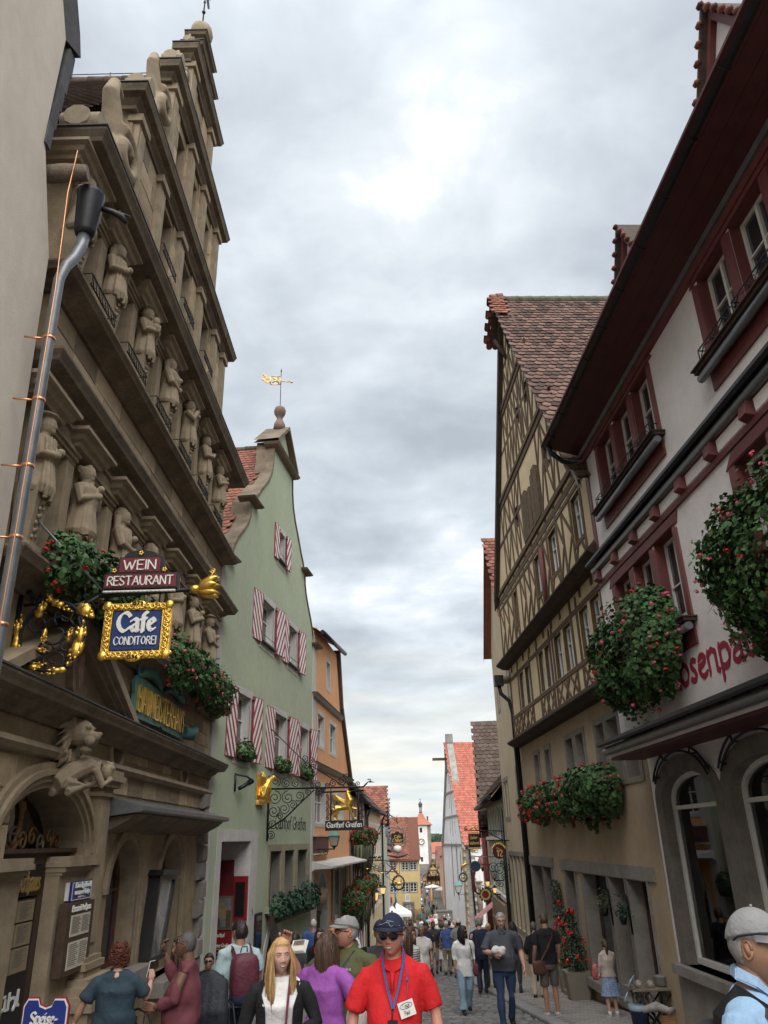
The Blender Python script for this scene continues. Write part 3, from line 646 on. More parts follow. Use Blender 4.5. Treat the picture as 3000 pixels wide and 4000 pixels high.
# roof behind the gable
rf=MB(A); rf.quad((7.8,-.45,9.2),(7.8,-9,9.2),(12.9,-9,17.15),(12.9,-.45,17.15)); rf.quad((18.3,-.45,9.2),(18.3,-9,9.2),(12.9,-9,17.15),(12.9,-.45,17.15)); roof=rf.build('roof',[M['tiled']],bh)
Ot=A.P(12.9,-.6,17.2); Dv=(A.P(7.45,-.6,9.1)-Ot); roof_tiles(roof,Ot,-A.N,Dv,4.6,Dv.length,M['tiled'],.2,.19,290,lambda p:p.z*-1,th=.02)
ridge_tiles(roof,A.P(12.9,-.6,17.2),A.P(12.9,-6,17.2),M['tiled'],13,.13)
lr=MB(A); lr.tube([(12.9,-.6,17.5),(12.9,-6,17.5)],.012,5); [lr.tube([(12.9,-1-i*1.2,17.25),(12.9,-1-i*1.2,17.55)],.012,5) for i in range(5)]; lr.build('lightning_rod',[M['iron']],roof)
# windows of the two main floors with fluted jambs
def flute(u0,u1,z0,z1,n):
    fl=MB(A); k=5; w=(u1-u0)/k; fl.box(u0,u1,-.02,n,z0,z1)
    for i in range(k): fl.tube([(u0+w*(i+.5),n,z0+.02),(u0+w*(i+.5),n,z1-.02)],w*.36,6,0,False)
    fl.build('fluted_jamb',[M['stonec']],bh)
for row,wz in ((win1,3.05),(win2,6.9)):
    for (u0,u1,z0,z1) in row:
        for a,c in ((u0-.24,u0-.01),(u1+.01,u1+.24)): flute(a,c,wz+.02,z1+.02,.06)
        fl=MB(A)
        for j,d in enumerate((.0,.06,.12)): fl.box(u0-.26,u1+.26,-.02,.07+d*.6,z1+.03+.055*j,z1+.083+.055*j)
        fl.build('window_lintel',[M['stonec']],bh)
for i,(u0,u1,z0,z1) in enumerate(win1+win2+gw):
    brown=M['winb'] if i<12 else M['winw'] if i in (13,16) else M['winb']
    window(A,bh,u0,u1,z0,z1,-.2,brown,2,(.52,) if i>=12 else (.55,),.05,.04,gm=M['glassd'] if i%3 else M['glass'])
# iron window grilles on the upper sills
for k,(u0,u1,z0,z1) in enumerate(win2+gw[:3]):
    q=MB(A); a,c=u0-.12,u1+.12; z=z0-.16 if k<6 else z0; n=.40 if k<6 else .14
    for zz in (z,z+.17): q.tube([(a,n,zz),(c,n,zz)],.012,5)
    m_=8
    for i in range(m_): 
        x=a+(c-a)*i/m_; w=(c-a)/m_; q.tube([(x,n,z),(x+w,n,z+.17)],.008,4); q.tube([(x+w,n,z),(x,n,z+.17)],.008,4)
    for x in (a,c): q.tube([(x,n,z+.17),(x,-.02,z+.17)],.01,4)
    q.build('window_grille',[M['iron']],bh)
# carved figures standing on tapering pillars
def herm(u,zb,k,rnd):
    t=MB(A); zt=zb+.82; n0=.17
    pil=MB(A)
    pil.add([(u-.11,n0-.12,zb+.1),(u+.11,n0-.12,zb+.1),(u+.11,n0+.06,zb+.1),(u-.11,n0+.06,zb+.1),(u-.17,n0-.16,zt),(u+.17,n0-.16,zt),(u+.17,n0+.13,zt),(u-.17,n0+.13,zt)],[(0,3,2,1),(4,5,6,7),(0,1,5,4),(1,2,6,5),(2,3,7,6),(3,0,4,7)])
    pil.box(u-.2,u+.2,-.02,n0+.14,zb-.04,zb+.1); 
    for j in range(7):
        zz=zb+.2+j*.085; w=.05+.007*j; e=(j%2)*.02
        pil.ball((u-.04+e,n0+.075+.011*j,zz),(.03,.02,.03),6); pil.ball((u+.045-e,n0+.075+.011*j,zz+.03),(.022,.02,.028),6)
    po=pil.build('herm_pillar',[M['stonec']],bh)
    tw=rnd.uniform(-.25,.05)
    def at(x,y,z): x*=.84; y*=.9; return (u+x*math.cos(tw)-y*math.sin(tw),n0+y*math.cos(tw)+x*math.sin(tw),zt+z*.97)
    def ring(a,bq,z,yo=0,m=12): return [at(a*math.cos(2*math.pi*j/m),yo+bq*math.sin(2*math.pi*j/m),z) for j in range(m)]
    prof=[(.22,.19,-.10,0),(.25,.21,-.04,0),(.225,.19,.12,0),(.2,.165,.27,0),(.19,.16,.34,.01),(.215,.175,.46,.02),(.24,.165,.58,.01),(.2,.13,.66,0),(.08,.075,.7,0),(.07,.07,.76,.01)]
    if k%3==1: prof=[(a*1.08,bq*1.2,z,yo+.02) for a,bq,z,yo in prof]
    V=[];F=[];m=12
    for p in prof: V+=ring(*p[:3],p[3])
    for i in range(len(prof)-1):
        for j in range(m): F.append((i*m+j,i*m+(j+1)%m,(i+1)*m+(j+1)%m,(i+1)*m+j))
    F+=[tuple(range(m))[::-1],tuple((len(prof)-1)*m+j for j in range(m))]; t.add(V,F)
    t.ball(at(0,.02,.86),(.1,.115,.135),12); t.ball(at(0,.125,.84),(.022,.03,.035),6)           # head, nose
    t.ball(at(0,.1,.775),(.05,.035,.03),8)
    for s in (-1,1): t.ball(at(s*.045,.105,.90),(.03,.02,.012),6)
    t.tube([at(-.035,.118,.79),at(0,.13,.785),at(.035,.118,.79)],.012,5)
    if k in (0,6,9,12): t.ball(at(0,0,.98),(.16,.16,.03),10); t.ball(at(0,0,1.0),(.1,.1,.06),10)      # hat
    elif k in (2,3,8,10): t.ball(at(0,-.03,.9),(.13,.13,.14),10); t.tube([at(-.1,-.05,.85),at(-.14,-.03,.6)],[.06,.05],8); t.tube([at(.1,-.05,.85),at(.14,-.03,.6)],[.06,.05],8)   # hood / long hair
    else:
        for j in range(9): a_=rnd.uniform(0,6.28); t.ball(at(.09*math.cos(a_),-.03+.07*math.sin(a_),.93+rnd.uniform(-.05,.07)),.045,6)
    if k in (1,4,7,11): 
        for j in range(4): t.ball(at(rnd.uniform(-.04,.04),.09,.72-j*.03),(.055-.006*j,.045,.045),6)   # beard
    poses=[((-.27,.05,.36),(-.08,.2,.42)),((-.28,.06,.38),(-.02,.22,.5)),((-.27,.1,.34),(.06,.22,.3)),((-.26,.14,.42),(-.1,.2,.66))]
    for s,(e,h) in ((-1,poses[k%4]),(1,poses[(k*2+1)%4])):
        t.tube([at(s*.23,0,.6),at(-s*e[0]*1.0,e[1],e[2]),at(-s*h[0] if s>0 else h[0],h[1],h[2])],[.075,.07,.05],8); t.ball(at(-s*h[0] if s>0 else h[0],h[1]+.02,h[2]),.055,8)
    for j in range(7): a_=-.9+j*.3; t.tube([at(.21*math.sin(a_),.18*math.cos(a_),.3),at(.25*math.sin(a_*1.1),.215*math.cos(a_),-.02),at(.24*math.sin(a_),.2*math.cos(a_),-.12-.05*(j%2))],[.02,.038,.03],6); t.tube([at(.19*math.sin(a_),.16*math.cos(a_),.66),at(.235*math.sin(a_*1.05),.185*math.cos(a_*1.05),.45),at(.2*math.sin(a_),.175*math.cos(a_),.3)],[.015,.022,.015],5)
    if k in (5,13): t.ball(at(.14,.22,.5),(.12,.03,.12),10)
    if k in (9,): [t.ball(at(x,.2,z),(.07,.08,.09),8) for x,z in ((-.05,.55),(.08,.5),(-.05,.68),(.08,.62))]
    me=fuse(t,.0105,[M['stonec']],'herm_figure',0,rloc(po)); link('herm_figure',me,po)
rr=random.Random(21)
for row,zb in ((0,3.05),(1,6.92)):
    for k in range(7): herm(S0+SD*k+(.2 if k==0 else 0),zb,row*7+k if row==0 else 7+k,rr)
# brackets and broken entablature over each figure
for row,z in ((0,4.93),(1,8.66)):
    for k in range(7):
        u=S0+SD*k+(.2 if k==0 else 0); c=MB(A); c.mould(u-.2,u+.2,[(0,z),(.2,z),(.22,z+.05),(.27,z+.08),(.3,z+.14),(.36,z+.17),(.36,z+.22),(0,z+.23)]); c.build('capital',[M['stonec']],bh)
c=MB(A)
for z in (4.95,8.68): c.box(7.95,18.5,-.02,.1,z,z+.16); c.box(7.95,18.5,-.02,.14,z+.165,z+.2)
c.build('architrave',[M['stonec']],bh)
# ground-floor openings
for i,(u0,u1,z0,zs,zt) in enumerate(AW):
    f=MB(A); P=archpoly(u0,u1,z0,zs,zt,14); Q=archpoly(u0+.09,u1-.09,z0+.09,zs,zt-.09,14)
    f.wall(P,[Q],-.3,.06,back=.07); f.box(u0+.09,u1-.09,-.36,-.29,zs-.02,zs+.03); f.box((u0+u1)/2-.02,(u0+u1)/2+.02,-.36,-.29,zs+.03,zt-.1)
    w=f.build('arched_window',[M['winb']],bh); g=MB(A); g.prism(Q,-.35,-.34); g.build('pane',[M['glass']],w)
    cu=MB(A); k=18; cu.add([(u0+.6+.42*j/k,-.42-.03*(j%2),z) for j in range(k+1) for z in (z0+.1,zt-.15)],[(2*j,2*j+2,2*j+3,2*j+1) for j in range(k)],0,True); cu.build('curtain',[mat('net_curtain',(.6,.58,.55),.9,.05,5,0)],w)
    m_=MB(A)
    for r0,r1,n in ((.0,.1,.03),(.1,.2,.06)):
        oP=archpoly(u0-r1,u1+r1,z0,zs,zt+r1,16)[1:]; iP=archpoly(u0-r0,u1+r0,z0,zs,zt+r0,16)[1:]
        V=[(p[0],n,p[1]) for p in oP]+[(p[0],n,p[1]) for p in iP]+[(p[0],-.02,p[1]) for p in oP]+[(p[0],-.02,p[1]) for p in iP]; k=len(oP)
        m_.add(V,[(j,j+1,k+j+1,k+j) for j in range(k-1)]+[(2*k+j,2*k+j+1,j+1,j) for j in range(k-1)]+[(k+j,k+j+1,3*k+j+1,3*k+j) for j in range(k-1)])
    m_.build('arch_moulding',[M['stonec']],bh)
    s=MB(A); s.box(u0-.25,u1+.25,-.2,.3,z0-.22,z0); s.build('sill',[M['greyst']],bh)
for u,z in oval:
    f=MB(A); P=arc(u,z,.24,.2,0,337.5,15); Q=arc(u,z,.2,.165,0,337.5,15); f.wall(P,[Q],-.22,.05,back=.06); f.box(u-.012,u+.012,-.26,-.2,z-.17,z+.17); f.box(u-.2,u+.2,-.26,-.2,z-.012,z+.012)
    w=f.build('oval_window',[M['winb']],bh); g=MB(A); g.prism(Q,-.25,-.245); g.build('pane',[M['glassd']],w)
    f=MB(A); T=[(u+.29*math.cos(a*.393),.02,z+.25*math.sin(a*.393)) for a in range(17)]; f.tube(T,.05,8); f.build('oval_moulding',[M['stonec']],bh)
# portal: mouldings, imposts, carved fanlight, dark doors
m_=MB(A)
for r0,r1,n in ((0,.07,.05),(.07,.15,.09),(.15,.22,.13),(.22,.3,.08)):
    oP=archpoly(PU[0]-1.3-r1,PU[0]+1.3+r1,-.1,-.05,.7+r1,20)[1:]; iP=archpoly(PU[0]-1.3-r0,PU[0]+1.3+r0,-.1,-.05,.7+r0,20)[1:]; k=len(oP)
    V=[(p[0],n,p[1]) for p in oP]+[(p[0],n,p[1]) for p in iP]+[(p[0],-.02,p[1]) for p in oP]+[(p[0],-.02,p[1]) for p in iP]
    m_.add(V,[(j,j+1,k+j+1,k+j) for j in range(k-1)]+[(2*k+j,2*k+j+1,j+1,j) for j in range(k-1)]+[(k+j,k+j+1,3*k+j+1,3*k+j) for j in range(k-1)])
m_.build('portal_arch',[M['stonec']],bh)
im=MB(A)
for s in (-1,1):
    e=PU[0]+s*1.3
    a0,a1=(e-.75,e+.28) if s>0 else (e-.28,e+.75)
    im.box(min(a0,e+s*.3),max(a1,e+s*.3) if s>0 else a1,-.5,.06,-3.0,-.3)
    for j,(d,zz) in enumerate(((.02,-.30),(.06,-.26),(.12,-.2),(.1,-.14))): im.box(a0-d*.3,a1+d*.3,-.5,.07+d,zz,zz+.06)
im.build('portal_jamb',[M['stonec']],bh)
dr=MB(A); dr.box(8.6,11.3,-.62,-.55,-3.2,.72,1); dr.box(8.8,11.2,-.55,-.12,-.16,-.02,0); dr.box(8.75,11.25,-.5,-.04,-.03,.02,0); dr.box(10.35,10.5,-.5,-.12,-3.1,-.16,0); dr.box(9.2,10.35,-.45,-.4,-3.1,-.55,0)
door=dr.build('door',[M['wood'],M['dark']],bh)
cv=MB(A)                                         # carved fanlight: oval wreath, drapery and scrolls
cx,cz=9.75,.33; cv.tube([(cx+.22*math.cos(a*.3307),-.3,cz+.3*math.sin(a*.3307)) for a in range(20)],.035,6,1)
rc=random.Random(4)
for j in range(26): a_=rc.uniform(0,6.28); cv.ball((cx+.25*math.cos(a_),-.28,cz+.33*math.sin(a_)),(.035,.03,.035),6,1)
for j in range(9):
    x=8.95+j*.26; cv.tube([(p[0],-.25,p[1]) for p in spiral((x,.1+.05*(j%2)),.12,1.2,rc.uniform(0,6),1 if j%2 else -1,12)],.018,5,1 if j%3 else 2)
for s in (-1,1):
    for j in range(5): cv.tube([(cx+s*(.3+.1*j),-.4,.66-.1*j),(cx+s*(.36+.12*j),-.33,.35-.05*j),(cx+s*(.32+.15*j),-.36,.02)],[.05,.06,.03],6,0)
cv.prism([(cx+.19*math.cos(a*.393),cz+.26*math.sin(a*.393)) for a in range(16)],-.34,-.32,3)
cv.build('carved_fanlight',[M['wood'],mat('worn_gilt_wood',(.22,.12,.05),.6,.3,8,.3,50),mat('carved_wood',(.16,.13,.10),.7,.2,8,.3),M['glassd']],bh)
lettering(door,A,'Baumeisterhaus',9.02,-.44,.2,-.11,mat('worn_gold_letter',(.36,.25,.09),.5,.3,8,0,metal=.3),1.7,42,.5,1.6,1.3)
fb=MB(A); fb.box(8.9,10.45,-.2,-.12,-.5,-.17); fb.build('fascia_board',[M['black']],door)
# pilaster right of the portal with stepped base
pp=MB(A); pp.box(11.4,11.82,-.05,.14,-1.3,.68); pp.box(11.45,11.77,.14,.165,-1.15,.55)
for d,z0,z1 in ((.04,.68,.74),(.02,.74,.8),(.1,.8,.88),(.15,.88,.96),(.12,.96,1.03)): pp.box(11.4-d,11.82+d,-.05,.14+d,z0,z1)
for d,z0,z1 in ((.04,-1.36,-1.3),(.08,-1.44,-1.36),(.05,-1.52,-1.44),(.16,-1.6,-1.52),(.22,-1.7,-1.6),(.28,-1.86,-1.7),(.22,-3.4,-1.86)): pp.box(11.3-d,11.84+d,-.05,.18+d,z0,z1)
pp.build('pilaster',[M['stonec']],bh)
# lead covered ledge
ld=MB(A); ld.prism([(0,.72),(.62,.56),(.62,.50),(.58,.48),(.05,.42),(0,.42)],11.85,18.3,0,'u'); lo=ld.build('ledge',[M['zinc']],bh)
ld=MB(A); ld.prism([(0,.40),(.5,.46),(.4,.38),(.2,.28),(0,.2)],11.95,18.2,0,'u'); ld.build('ledge_moulding',[M['stoned']],lo)
# pediment with shield
pd=MB(A)
for s in (-1,1):
    for n,o,w in ((.3,0,.12),(.22,.12,.1),(.14,.22,.08)):
        a=(10.05+s*2.35,1.75-o*.2); q=(10.05,2.93-o*1.1); pd.add([(a[0],0,a[1]),(a[0],n,a[1]),(q[0],n,q[1]),(q[0],0,q[1]),(a[0]-s*.22,0,a[1]-w*.2),(a[0]-s*.22,n,a[1]-w*.2),(q[0],n,q[1]-w*1.3),(q[0],0,q[1]-w*1.3)],[(0,1,2,3),(1,5,6,2),(4,7,6,5),(0,4,5,1)])
pd.build('pediment',[M['stonec']],bh)
sh=MB(A); sh.prism([(9.98,2.45),(10.3,2.45),(10.34,2.2),(10.25,1.95),(10.14,1.82),(10.02,1.95),(9.94,2.2)],-.02,.1); sh.prism([(10.08,2.38),(10.2,2.38),(10.22,2.15),(10.14,1.95),(10.05,2.15)],.1,.14)
sh.build('coat_of_arms',[mat('pinkish_carved_stone',(.30,.20,.15),.9,.25,12,.5,40)],bh)
# lion mask and crouching man keystone
ln=MB(A); u,z=10.1,1.3
ln.ball((u,.22,z+.08),(.15,.2,.17),12); ln.ball((u,.42,z+.02),(.075,.1,.07),10); ln.ball((u,.5,z+.05),(.04,.035,.03),8); ln.ball((u,.34,z-.14),(.08,.08,.05),8)
for s in (-1,1): ln.ball((u+s*.07,.37,z+.13),(.05,.04,.03),8); ln.ball((u+s*.06,.4,z-.04),(.05,.07,.06),8); ln.ball((u+s*.15,.2,z+.2),(.05,.04,.06),8)
for j in range(80):
    a_=rc.uniform(0,6.28); q=rc.uniform(.15,.27); ln.tube([(u+q*.8*math.cos(a_),.16,z+q*math.sin(a_)),(u+q*1.15*math.cos(a_),.1+rc.uniform(0,.1),z+q*1.3*math.sin(a_)-.06),(u+q*1.2*math.cos(a_+.2),.06,z+q*1.4*math.sin(a_)-.14)],[.03,.028,.01],6)
link('lion_mask',fuse(ln,.012,[M['stonec']],'lion_mask',0,rloc(bh)),bh)
cm=MB(A); u,z=10.2,.86
cm.tube([(u-.35,.1,z-.12),(u-.15,.2,z+.02),(u+.1,.3,z+.12),(u+.22,.42,z+.1)],[.11,.13,.12,.07],10); cm.ball((u+.3,.5,z+.06),(.085,.09,.1),10)
for s in (-1,1): cm.tube([(u+.12,.3+s*.12,z+.08),(u+.14,.42+s*.1,z-.12),(u+.3,.52+s*.05,z-.03)],[.055,.05,.035],8); cm.tube([(u-.3,.12+s*.08,z-.1),(u-.05,.25+s*.1,z-.16),(u-.32,.16+s*.1,z-.22)],[.08,.075,.05],8)
for j in range(10): cm.ball((u+.3+rc.uniform(-.07,.05),.5+rc.uniform(-.08,.08),z+.12+rc.uniform(-.03,.05)),.035,6)
link('crouching_figure',fuse(cm,.011,[M['stonec']],'crouching_figure',0,rloc(bh)),bh)
for i,(u0,u1,l) in enumerate(((8.1,9.5,'red geranium box on the left end of the lower stone sill'),(9.6,10.9,'red geranium box behind the cafe sign on the lower stone sill'),(13.2,14.7,'pink geranium box above the left end of the copper name board'),(14.8,16.1,'pink geranium box above the right end of the copper name board'),(16.2,17.4,'pink geranium box at the far end of the lower stone sill'))):
    flower_box(A,u0,u1,3.12,.3,.45,.5,.36,l,'geranium boxes of the sandstone house',1300,.045,26 if i<2 else 34,(.9,.1) if i<2 else (.25,.75),i+60,fsize=.8,rag=1)
# quoin stones at the right corner
rq=random.Random(9)
for i in range(12):
    z=-3.2+i*.36; w=.34+.22*(i%2); m=A.M(18.5-w/2+.03,.04,z+.17)@Matrix.Diagonal((w,.16+.08*rq.random(),.345,1)); link('quoin_stone',bevcube('q',.12,.08,i+70).mesh('quoin_stone',[M['greyst']]),bh,m)
# ---------------------------------------------------------------- cream house at the left edge
Wl=Fr(-4.0,0,-.18,1)
cw=thing('cream_house','cream plastered house cut off by the left edge, with a slate covered verge','house',Wl.P(4,0,gz(4)))
b=MB(Wl); b.wall([(-4,-1.9),(7.6,-2.6),(7.48,3.36),(7.3,6.69),(6.78,7.85),(6.7,8.0),(6.72,9.85),(6.1,11.3),(3.5,15.5),(-4,16)],[rect(4.5,5.35,6.3,7.7),rect(2.0,3.0,2.6,4.4)],.0,.25,0,1,back=6); b.build('wall',[M['cream'],M['greyst']],cw)
for k in range(5):
    z0=7.92+k*.37; u=6.76+.03*k; q=MB(Wl); q.box(u-.06,u+.06+.01*k,-.5,.03,z0,z0+.365); q.build('slate',[M['slate']],cw)
v=MB(Wl); v.add([(6.98,.1,9.8),(6.85,.1,10.1),(3.3,.1,15.8),(3.3,0,15.6),(6.72,0,9.8),(6.98,-.6,9.8),(6.85,-.6,10.1),(3.3,-.6,15.8)],[(0,1,2,3,4),(0,5,6,1),(1,6,7,2)]); v.build('verge',[M['slate']],cw)
window(Wl,cw,4.5,5.35,6.3,7.7,-.15,M['winw'],2,(.5,),gm=M['glassd']); window(Wl,cw,2.0,3.0,2.6,4.4,-.15,M['winw'],2,(.5,),gm=M['glassd'])
# rainwater pipe with hopper head, log end and bright copper wire
ky=lambda z:7.22-.02*z
pp=[(-3.74,ky(z),z) for z in (-2.3,.5,3.0,5.9)]+[(-3.74,7.1,6.15),(-3.72,7.16,6.4),(-3.69,7.27,6.62),(-3.66,7.33,6.85),(-3.65,7.34,7.05)]
dp=thing('rain_pipe','dark rain pipe with tall hopper head and gargoyle spout on the cream house corner','rain pipe',(-3.74,7.25,gz(7.2)))
q=MB(); q.tube(pp,[.062]*5+[.066,.07,.07,.075],10); q.build('pipe',[M['zinc']],dp)
for z in (.2,1.1,2.0,2.9,3.7,4.5,5.3):
    q=MB(); q.tube([(-3.74,ky(z),z),(-3.74,ky(z),z+.035)],.068,10); q.tube([(-3.78,ky(z),z+.02),(-4.0,ky(z)-.05,z+.02)],.012,5); q.build('pipe_collar',[M['copper']],dp)
q=MB(); q.lathe(-3.65,7.34,[(.08,7.03),(.115,7.05),(.13,7.1),(.165,7.68),(.175,7.72),(.16,7.72),(.15,7.6)],12); q.build('hopper_head',[M['gutter']],dp)
q=MB(); q.tube([(-3.56,7.4,7.55),(-3.4,7.48,7.55),(-3.3,7.52,7.51),(-3.23,7.56,7.42)],[.035,.04,.05,.025],7); q.tube([(-3.32,7.5,7.53),(-3.21,7.6,7.58)],[.035,.012],6); q.tube([(-3.34,7.52,7.54),(-3.34,7.55,7.64)],[.02,.01],5); q.build('gargoyle_spout',[M['gutter']],dp)
q=MB(); q.tube([(-4.3,7.0,7.7),(-3.85,7.04,7.77),(-3.6,7.07,7.79)],[.11,.115,.1],9); tag(q.build('log_end',[mat('weathered_log',(.2,.16,.12),.9,.3,8,.6,40)],None,loc=(-4,7,7.7)),'weathered round log end sticking out of the wall above the hopper head','log')
q=MB(); q.tube([(-3.72,6.95,8.05),(-3.72,6.9,7.3),(-3.7,6.98,5.9),(-3.7,7.06,3.0),(-3.7,7.1,.5),(-3.7,7.12,-1)],.007,5); tag(q.build('copper_wire',[M['copper']],None,loc=(-3.7,7,3)),'bright copper wire running down beside the dark rain pipe','wire')
# ---------------------------------------------------------------- green inn with the curved gable
G=Fr(-4.25,18.9,7.5,1); c0=5.45
gh=thing('green_inn','sage green inn with a curved gable and red and white striped shutters','house',G.P(5.4,0,gz(23)))
L=[(0,-4.6),(0,7.05),(.55,7.05),(.62,7.3),(.8,7.6),(1.05,7.9),(1.5,8.3),(1.85,8.65),(2.05,9.0),(2.1,9.45),(2.25,9.5),(2.4,9.75),(2.75,10.0),(3.2,10.45),(3.7,10.9),(4.05,11.35),(4.2,11.85),(4.25,12.45),(4.25,12.62)]
out=[p for p in L]+[(c0,13.75)]+[(2*c0-p[0],p[1]) for p in reversed(L)]
out=[out[0],*out[1:]]
W1=[(1.62,2.8,2.15,3.75),(5.25,6.72,2.15,3.75),(8.45,9.78,2.15,3.75)]; W2=[(3.5,4.85,5.6,6.92),(6.62,7.85,5.6,6.92)]; W3=[(5.1,5.85,8.75,9.78)]
GW=[(5.15,6.35,-1.62,-.2),(6.75,7.95,-1.62,-.2),(8.4,9.75,-1.62,-.2)]
dpoly=rect(.98,3.35,-3.9,.08); cel=[(4.85,-4.1),(6.95,-4.1),(6.93,-3.3),(6.7,-2.75),(6.35,-2.3),(5.9,-2.02),(5.45,-2.3),(5.1,-2.75),(4.88,-3.3)]
b=MB(G); b.wall(out,[rect(*w) for w in W1+W2+W3+GW]+[dpoly,cel],0,.34,0,1,back=.5); b.box(0,.05,-8,-.5,-4.6,7.0,0); b.box(10.85,10.9,-8,-.5,-4.6,7.0,0)
b.build('wall',[M['green'],M['greend']],gh)
# pale corner strips and window surrounds
s=MB(G); s.box(-.12,.2,-.1,.012,-4.6,6.9); s.box(10.55,10.92,-.1,.012,-4.6,6.9)
def surround(u0,u1,z0,z1,w=.17,n=.014):
    k=w*.9; s.prism([(u0-k,z1),(u0-k-.02,z1+w),(u1+k,z1+w*1.15),(u1+k,z1)],-.03,n); s.box(u0-k,u0,-.03,n,z0,z1); s.box(u1,u1+k,-.03,n,z0,z1); s.prism([(u0-k+.02,z0-w*1.3),(u1+k-.03,z0-w*1.5),(u1+k,z0),(u0-k,z0)],-.03,n)
for w in W1+W2+W3: surround(*w)
s.wall([(.5,-4.4),(3.85,-4.5),(3.98,.33),(.7,.36)],[dpoly],.02,.019)
s.wall([(4.62,-4.3),(7.25,-4.4),(7.22,-3.2),(6.9,-2.5),(6.4,-2.0),(5.9,-1.78),(5.4,-2.0),(4.9,-2.6),(4.62,-3.3)],[cel],.02,.019)
s.build('plaster_surrounds',[M['greend']],gh)
def clip_poly(P,f):
    o=[]
    for i in range(len(P)):
        a,c=P[i-1],P[i]; fa,fc=f(a),f(c)
        if (fa>=0)!=(fc>=0): t=fa/(fa-fc); o.append((a[0]+(c[0]-a[0])*t,a[1]+(c[1]-a[1])*t))
        if fc>=0: o.append(c)
    return o
def shutter(fr,parent,hu,dirn,w,z0,z1,ang,yaw,slope):
    p=fr.P(hu,.045,0); f2=Fr(p.x,p.y,yaw+(ang if dirn<0 else -ang)*-1*fr.side,fr.side); q=MB(f2)
    a,c=(0,w) if dirn>0 else (-w,0)
    q.box(a,c,-.005,.035,z0,z1); o=q.build('shutter',[M['shred']],parent); st=MB(f2); per=.42
    m0=(c-a)*.06; R=rect(a+m0,c-m0,z0+.02,z1-.02)
    for k in range(-8,14):
        lo=z0+k*per
        P=clip_poly(R,lambda p:(p[1]-slope*(p[0]-a))-lo); P=clip_poly(P,lambda p:lo+per*.5-(p[1]-slope*(p[0]-a))) if len(P)>2 else P
        if len(P)>2: st.prism(P,.03,.038)
    st.build('white_stripes',[M['shwhite']],o)
    h=MB(f2)
    for z in (z0+.12,z1-.12): h.box(-.03 if dirn<0 else -.02,.02 if dirn<0 else .03,-.05,.05,z-.02,z+.02)
    h.build('hinge',[M['iron']],o)
for (u0,u1,z0,z1) in W1+W2+W3:
    w=(u1-u0)*.56 if z0<8 else .42
    shutter(G,gh,u0-.08,-1,w,z0-.1,z1+.08,-6,7.5,-1.9); shutter(G,gh,u1+.08,1,w,z0-.1,z1+.08,7,7.5,1.9)
    window(G,gh,u0,u1,z0,z1,-.2,M['winw'],2,(.62,),.06,.05,curtain=z0<3)
    q=MB(G); q.box(u0-.02,u1+.02,-.05,.12,z0-.06,z0-.01); q.tube([(u0,.1,z0+.16),(u1,.1,z0+.16)],.01,5); q.build('sill_rail',[M['iron']],gh)
    if z0<3: pass
# three stone mullioned lower windows
s=MB(G); s.box(4.98,10.0,-.3,.05,-.2,-.02); s.box(5.0,5.15,-.3,.05,-1.75,-.2); s.box(6.35,6.75,-.3,.05,-1.75,-.2); s.box(7.95,8.4,-.3,.05,-1.75,-.2); s.box(9.75,10.0,-.3,.05,-1.75,-.2); s.box(4.9,10.1,-.3,.12,-1.78,-1.62); s.build('window_stonework',[mat('ochre_stone',(.34,.31,.22),.9,.15,3,.4,40,stain=.4,scol=(.2,.18,.13))],gh)
for (u0,u1,z0,z1) in GW:
    f=MB(G)
    for k in range(8): f.box(u0+(u1-u0)*k/8+.01,u0+(u1-u0)*(k+1)/8-.01,-.3,-.26-.01*(k%2),z0,z1)
    f.build('wooden_blind',[M['wood']],gh)
# gable copings, shelves, pediment
for sg in (1,-1):
    cp=MB(G); X=lambda u: u if sg>0 else 2*c0-u
    for i in range(2,len(L)-1):
        (a,za),(c,zc)=L[i],L[i+1]; cp.add([(X(a),.03,za),(X(c),.03,zc),(X(c),-.6,zc),(X(a),-.6,za),(X(a-.09),.03,za+.05),(X(c-.09),.03,zc+.05),(X(c-.09),-.6,zc+.05),(X(a-.09),-.6,za+.05)],[(0,1,5,4),(4,5,6,7),(0,3,7,4),(1,2,6,5)])
    cp.build('gable_coping',[M['stoned']],gh)
for (u0,u1,z) in ((-.12,.62,7.0),(2*c0-.62,2*c0+.12,7.0),(1.75,2.5,9.42),(2*c0-2.5,2*c0-1.75,9.42)):
    q=MB(G); q.mould(u0+.1,u1-.1,[(0,z-.02),(.1,z),(.2,z+.04),(.24,z+.09),(0,z+.12)]); q.build('shelf_stone',[M['stoned']],gh)
q=MB(G); q.mould(4.2,2*c0-4.2,[(0,12.42),(.12,12.45),(.2,12.5),(.25,12.58),(0,12.62)])
for sg in (1,-1):
    X=lambda u: u if sg>0 else 2*c0-u
    q.add([(X(4.05),.2,12.62),(X(c0),.2,13.8),(X(c0),-.7,13.8),(X(4.05),-.7,12.62),(X(4.05),.2,12.75),(X(c0),.2,13.95),(X(c0),-.7,13.95),(X(4.05),-.7,12.75)],[(0,1,2,3),(4,5,6,7),(0,1,5,4)])
q.build('pediment_cornice',[M['stoned']],gh)
f=MB(G); f.lathe(c0,-.2,[(.24,13.8),(.2,14.1),(.12,14.25),(.1,14.35),(.14,14.42),(.2,14.52),(.22,14.65),(.18,14.78),(.05,14.86)],14); f.build('ball_finial',[mat('red_sandstone',(.21,.14,.11),.9,.2,3,.3,40)],gh)
v=MB(G); v.tube([(c0,-.2,14.8),(c0,-.2,16.5)],.014,6); v.ball((c0,-.2,16.4),.03)
v.build('vane_rod',[M['iron']],gh)
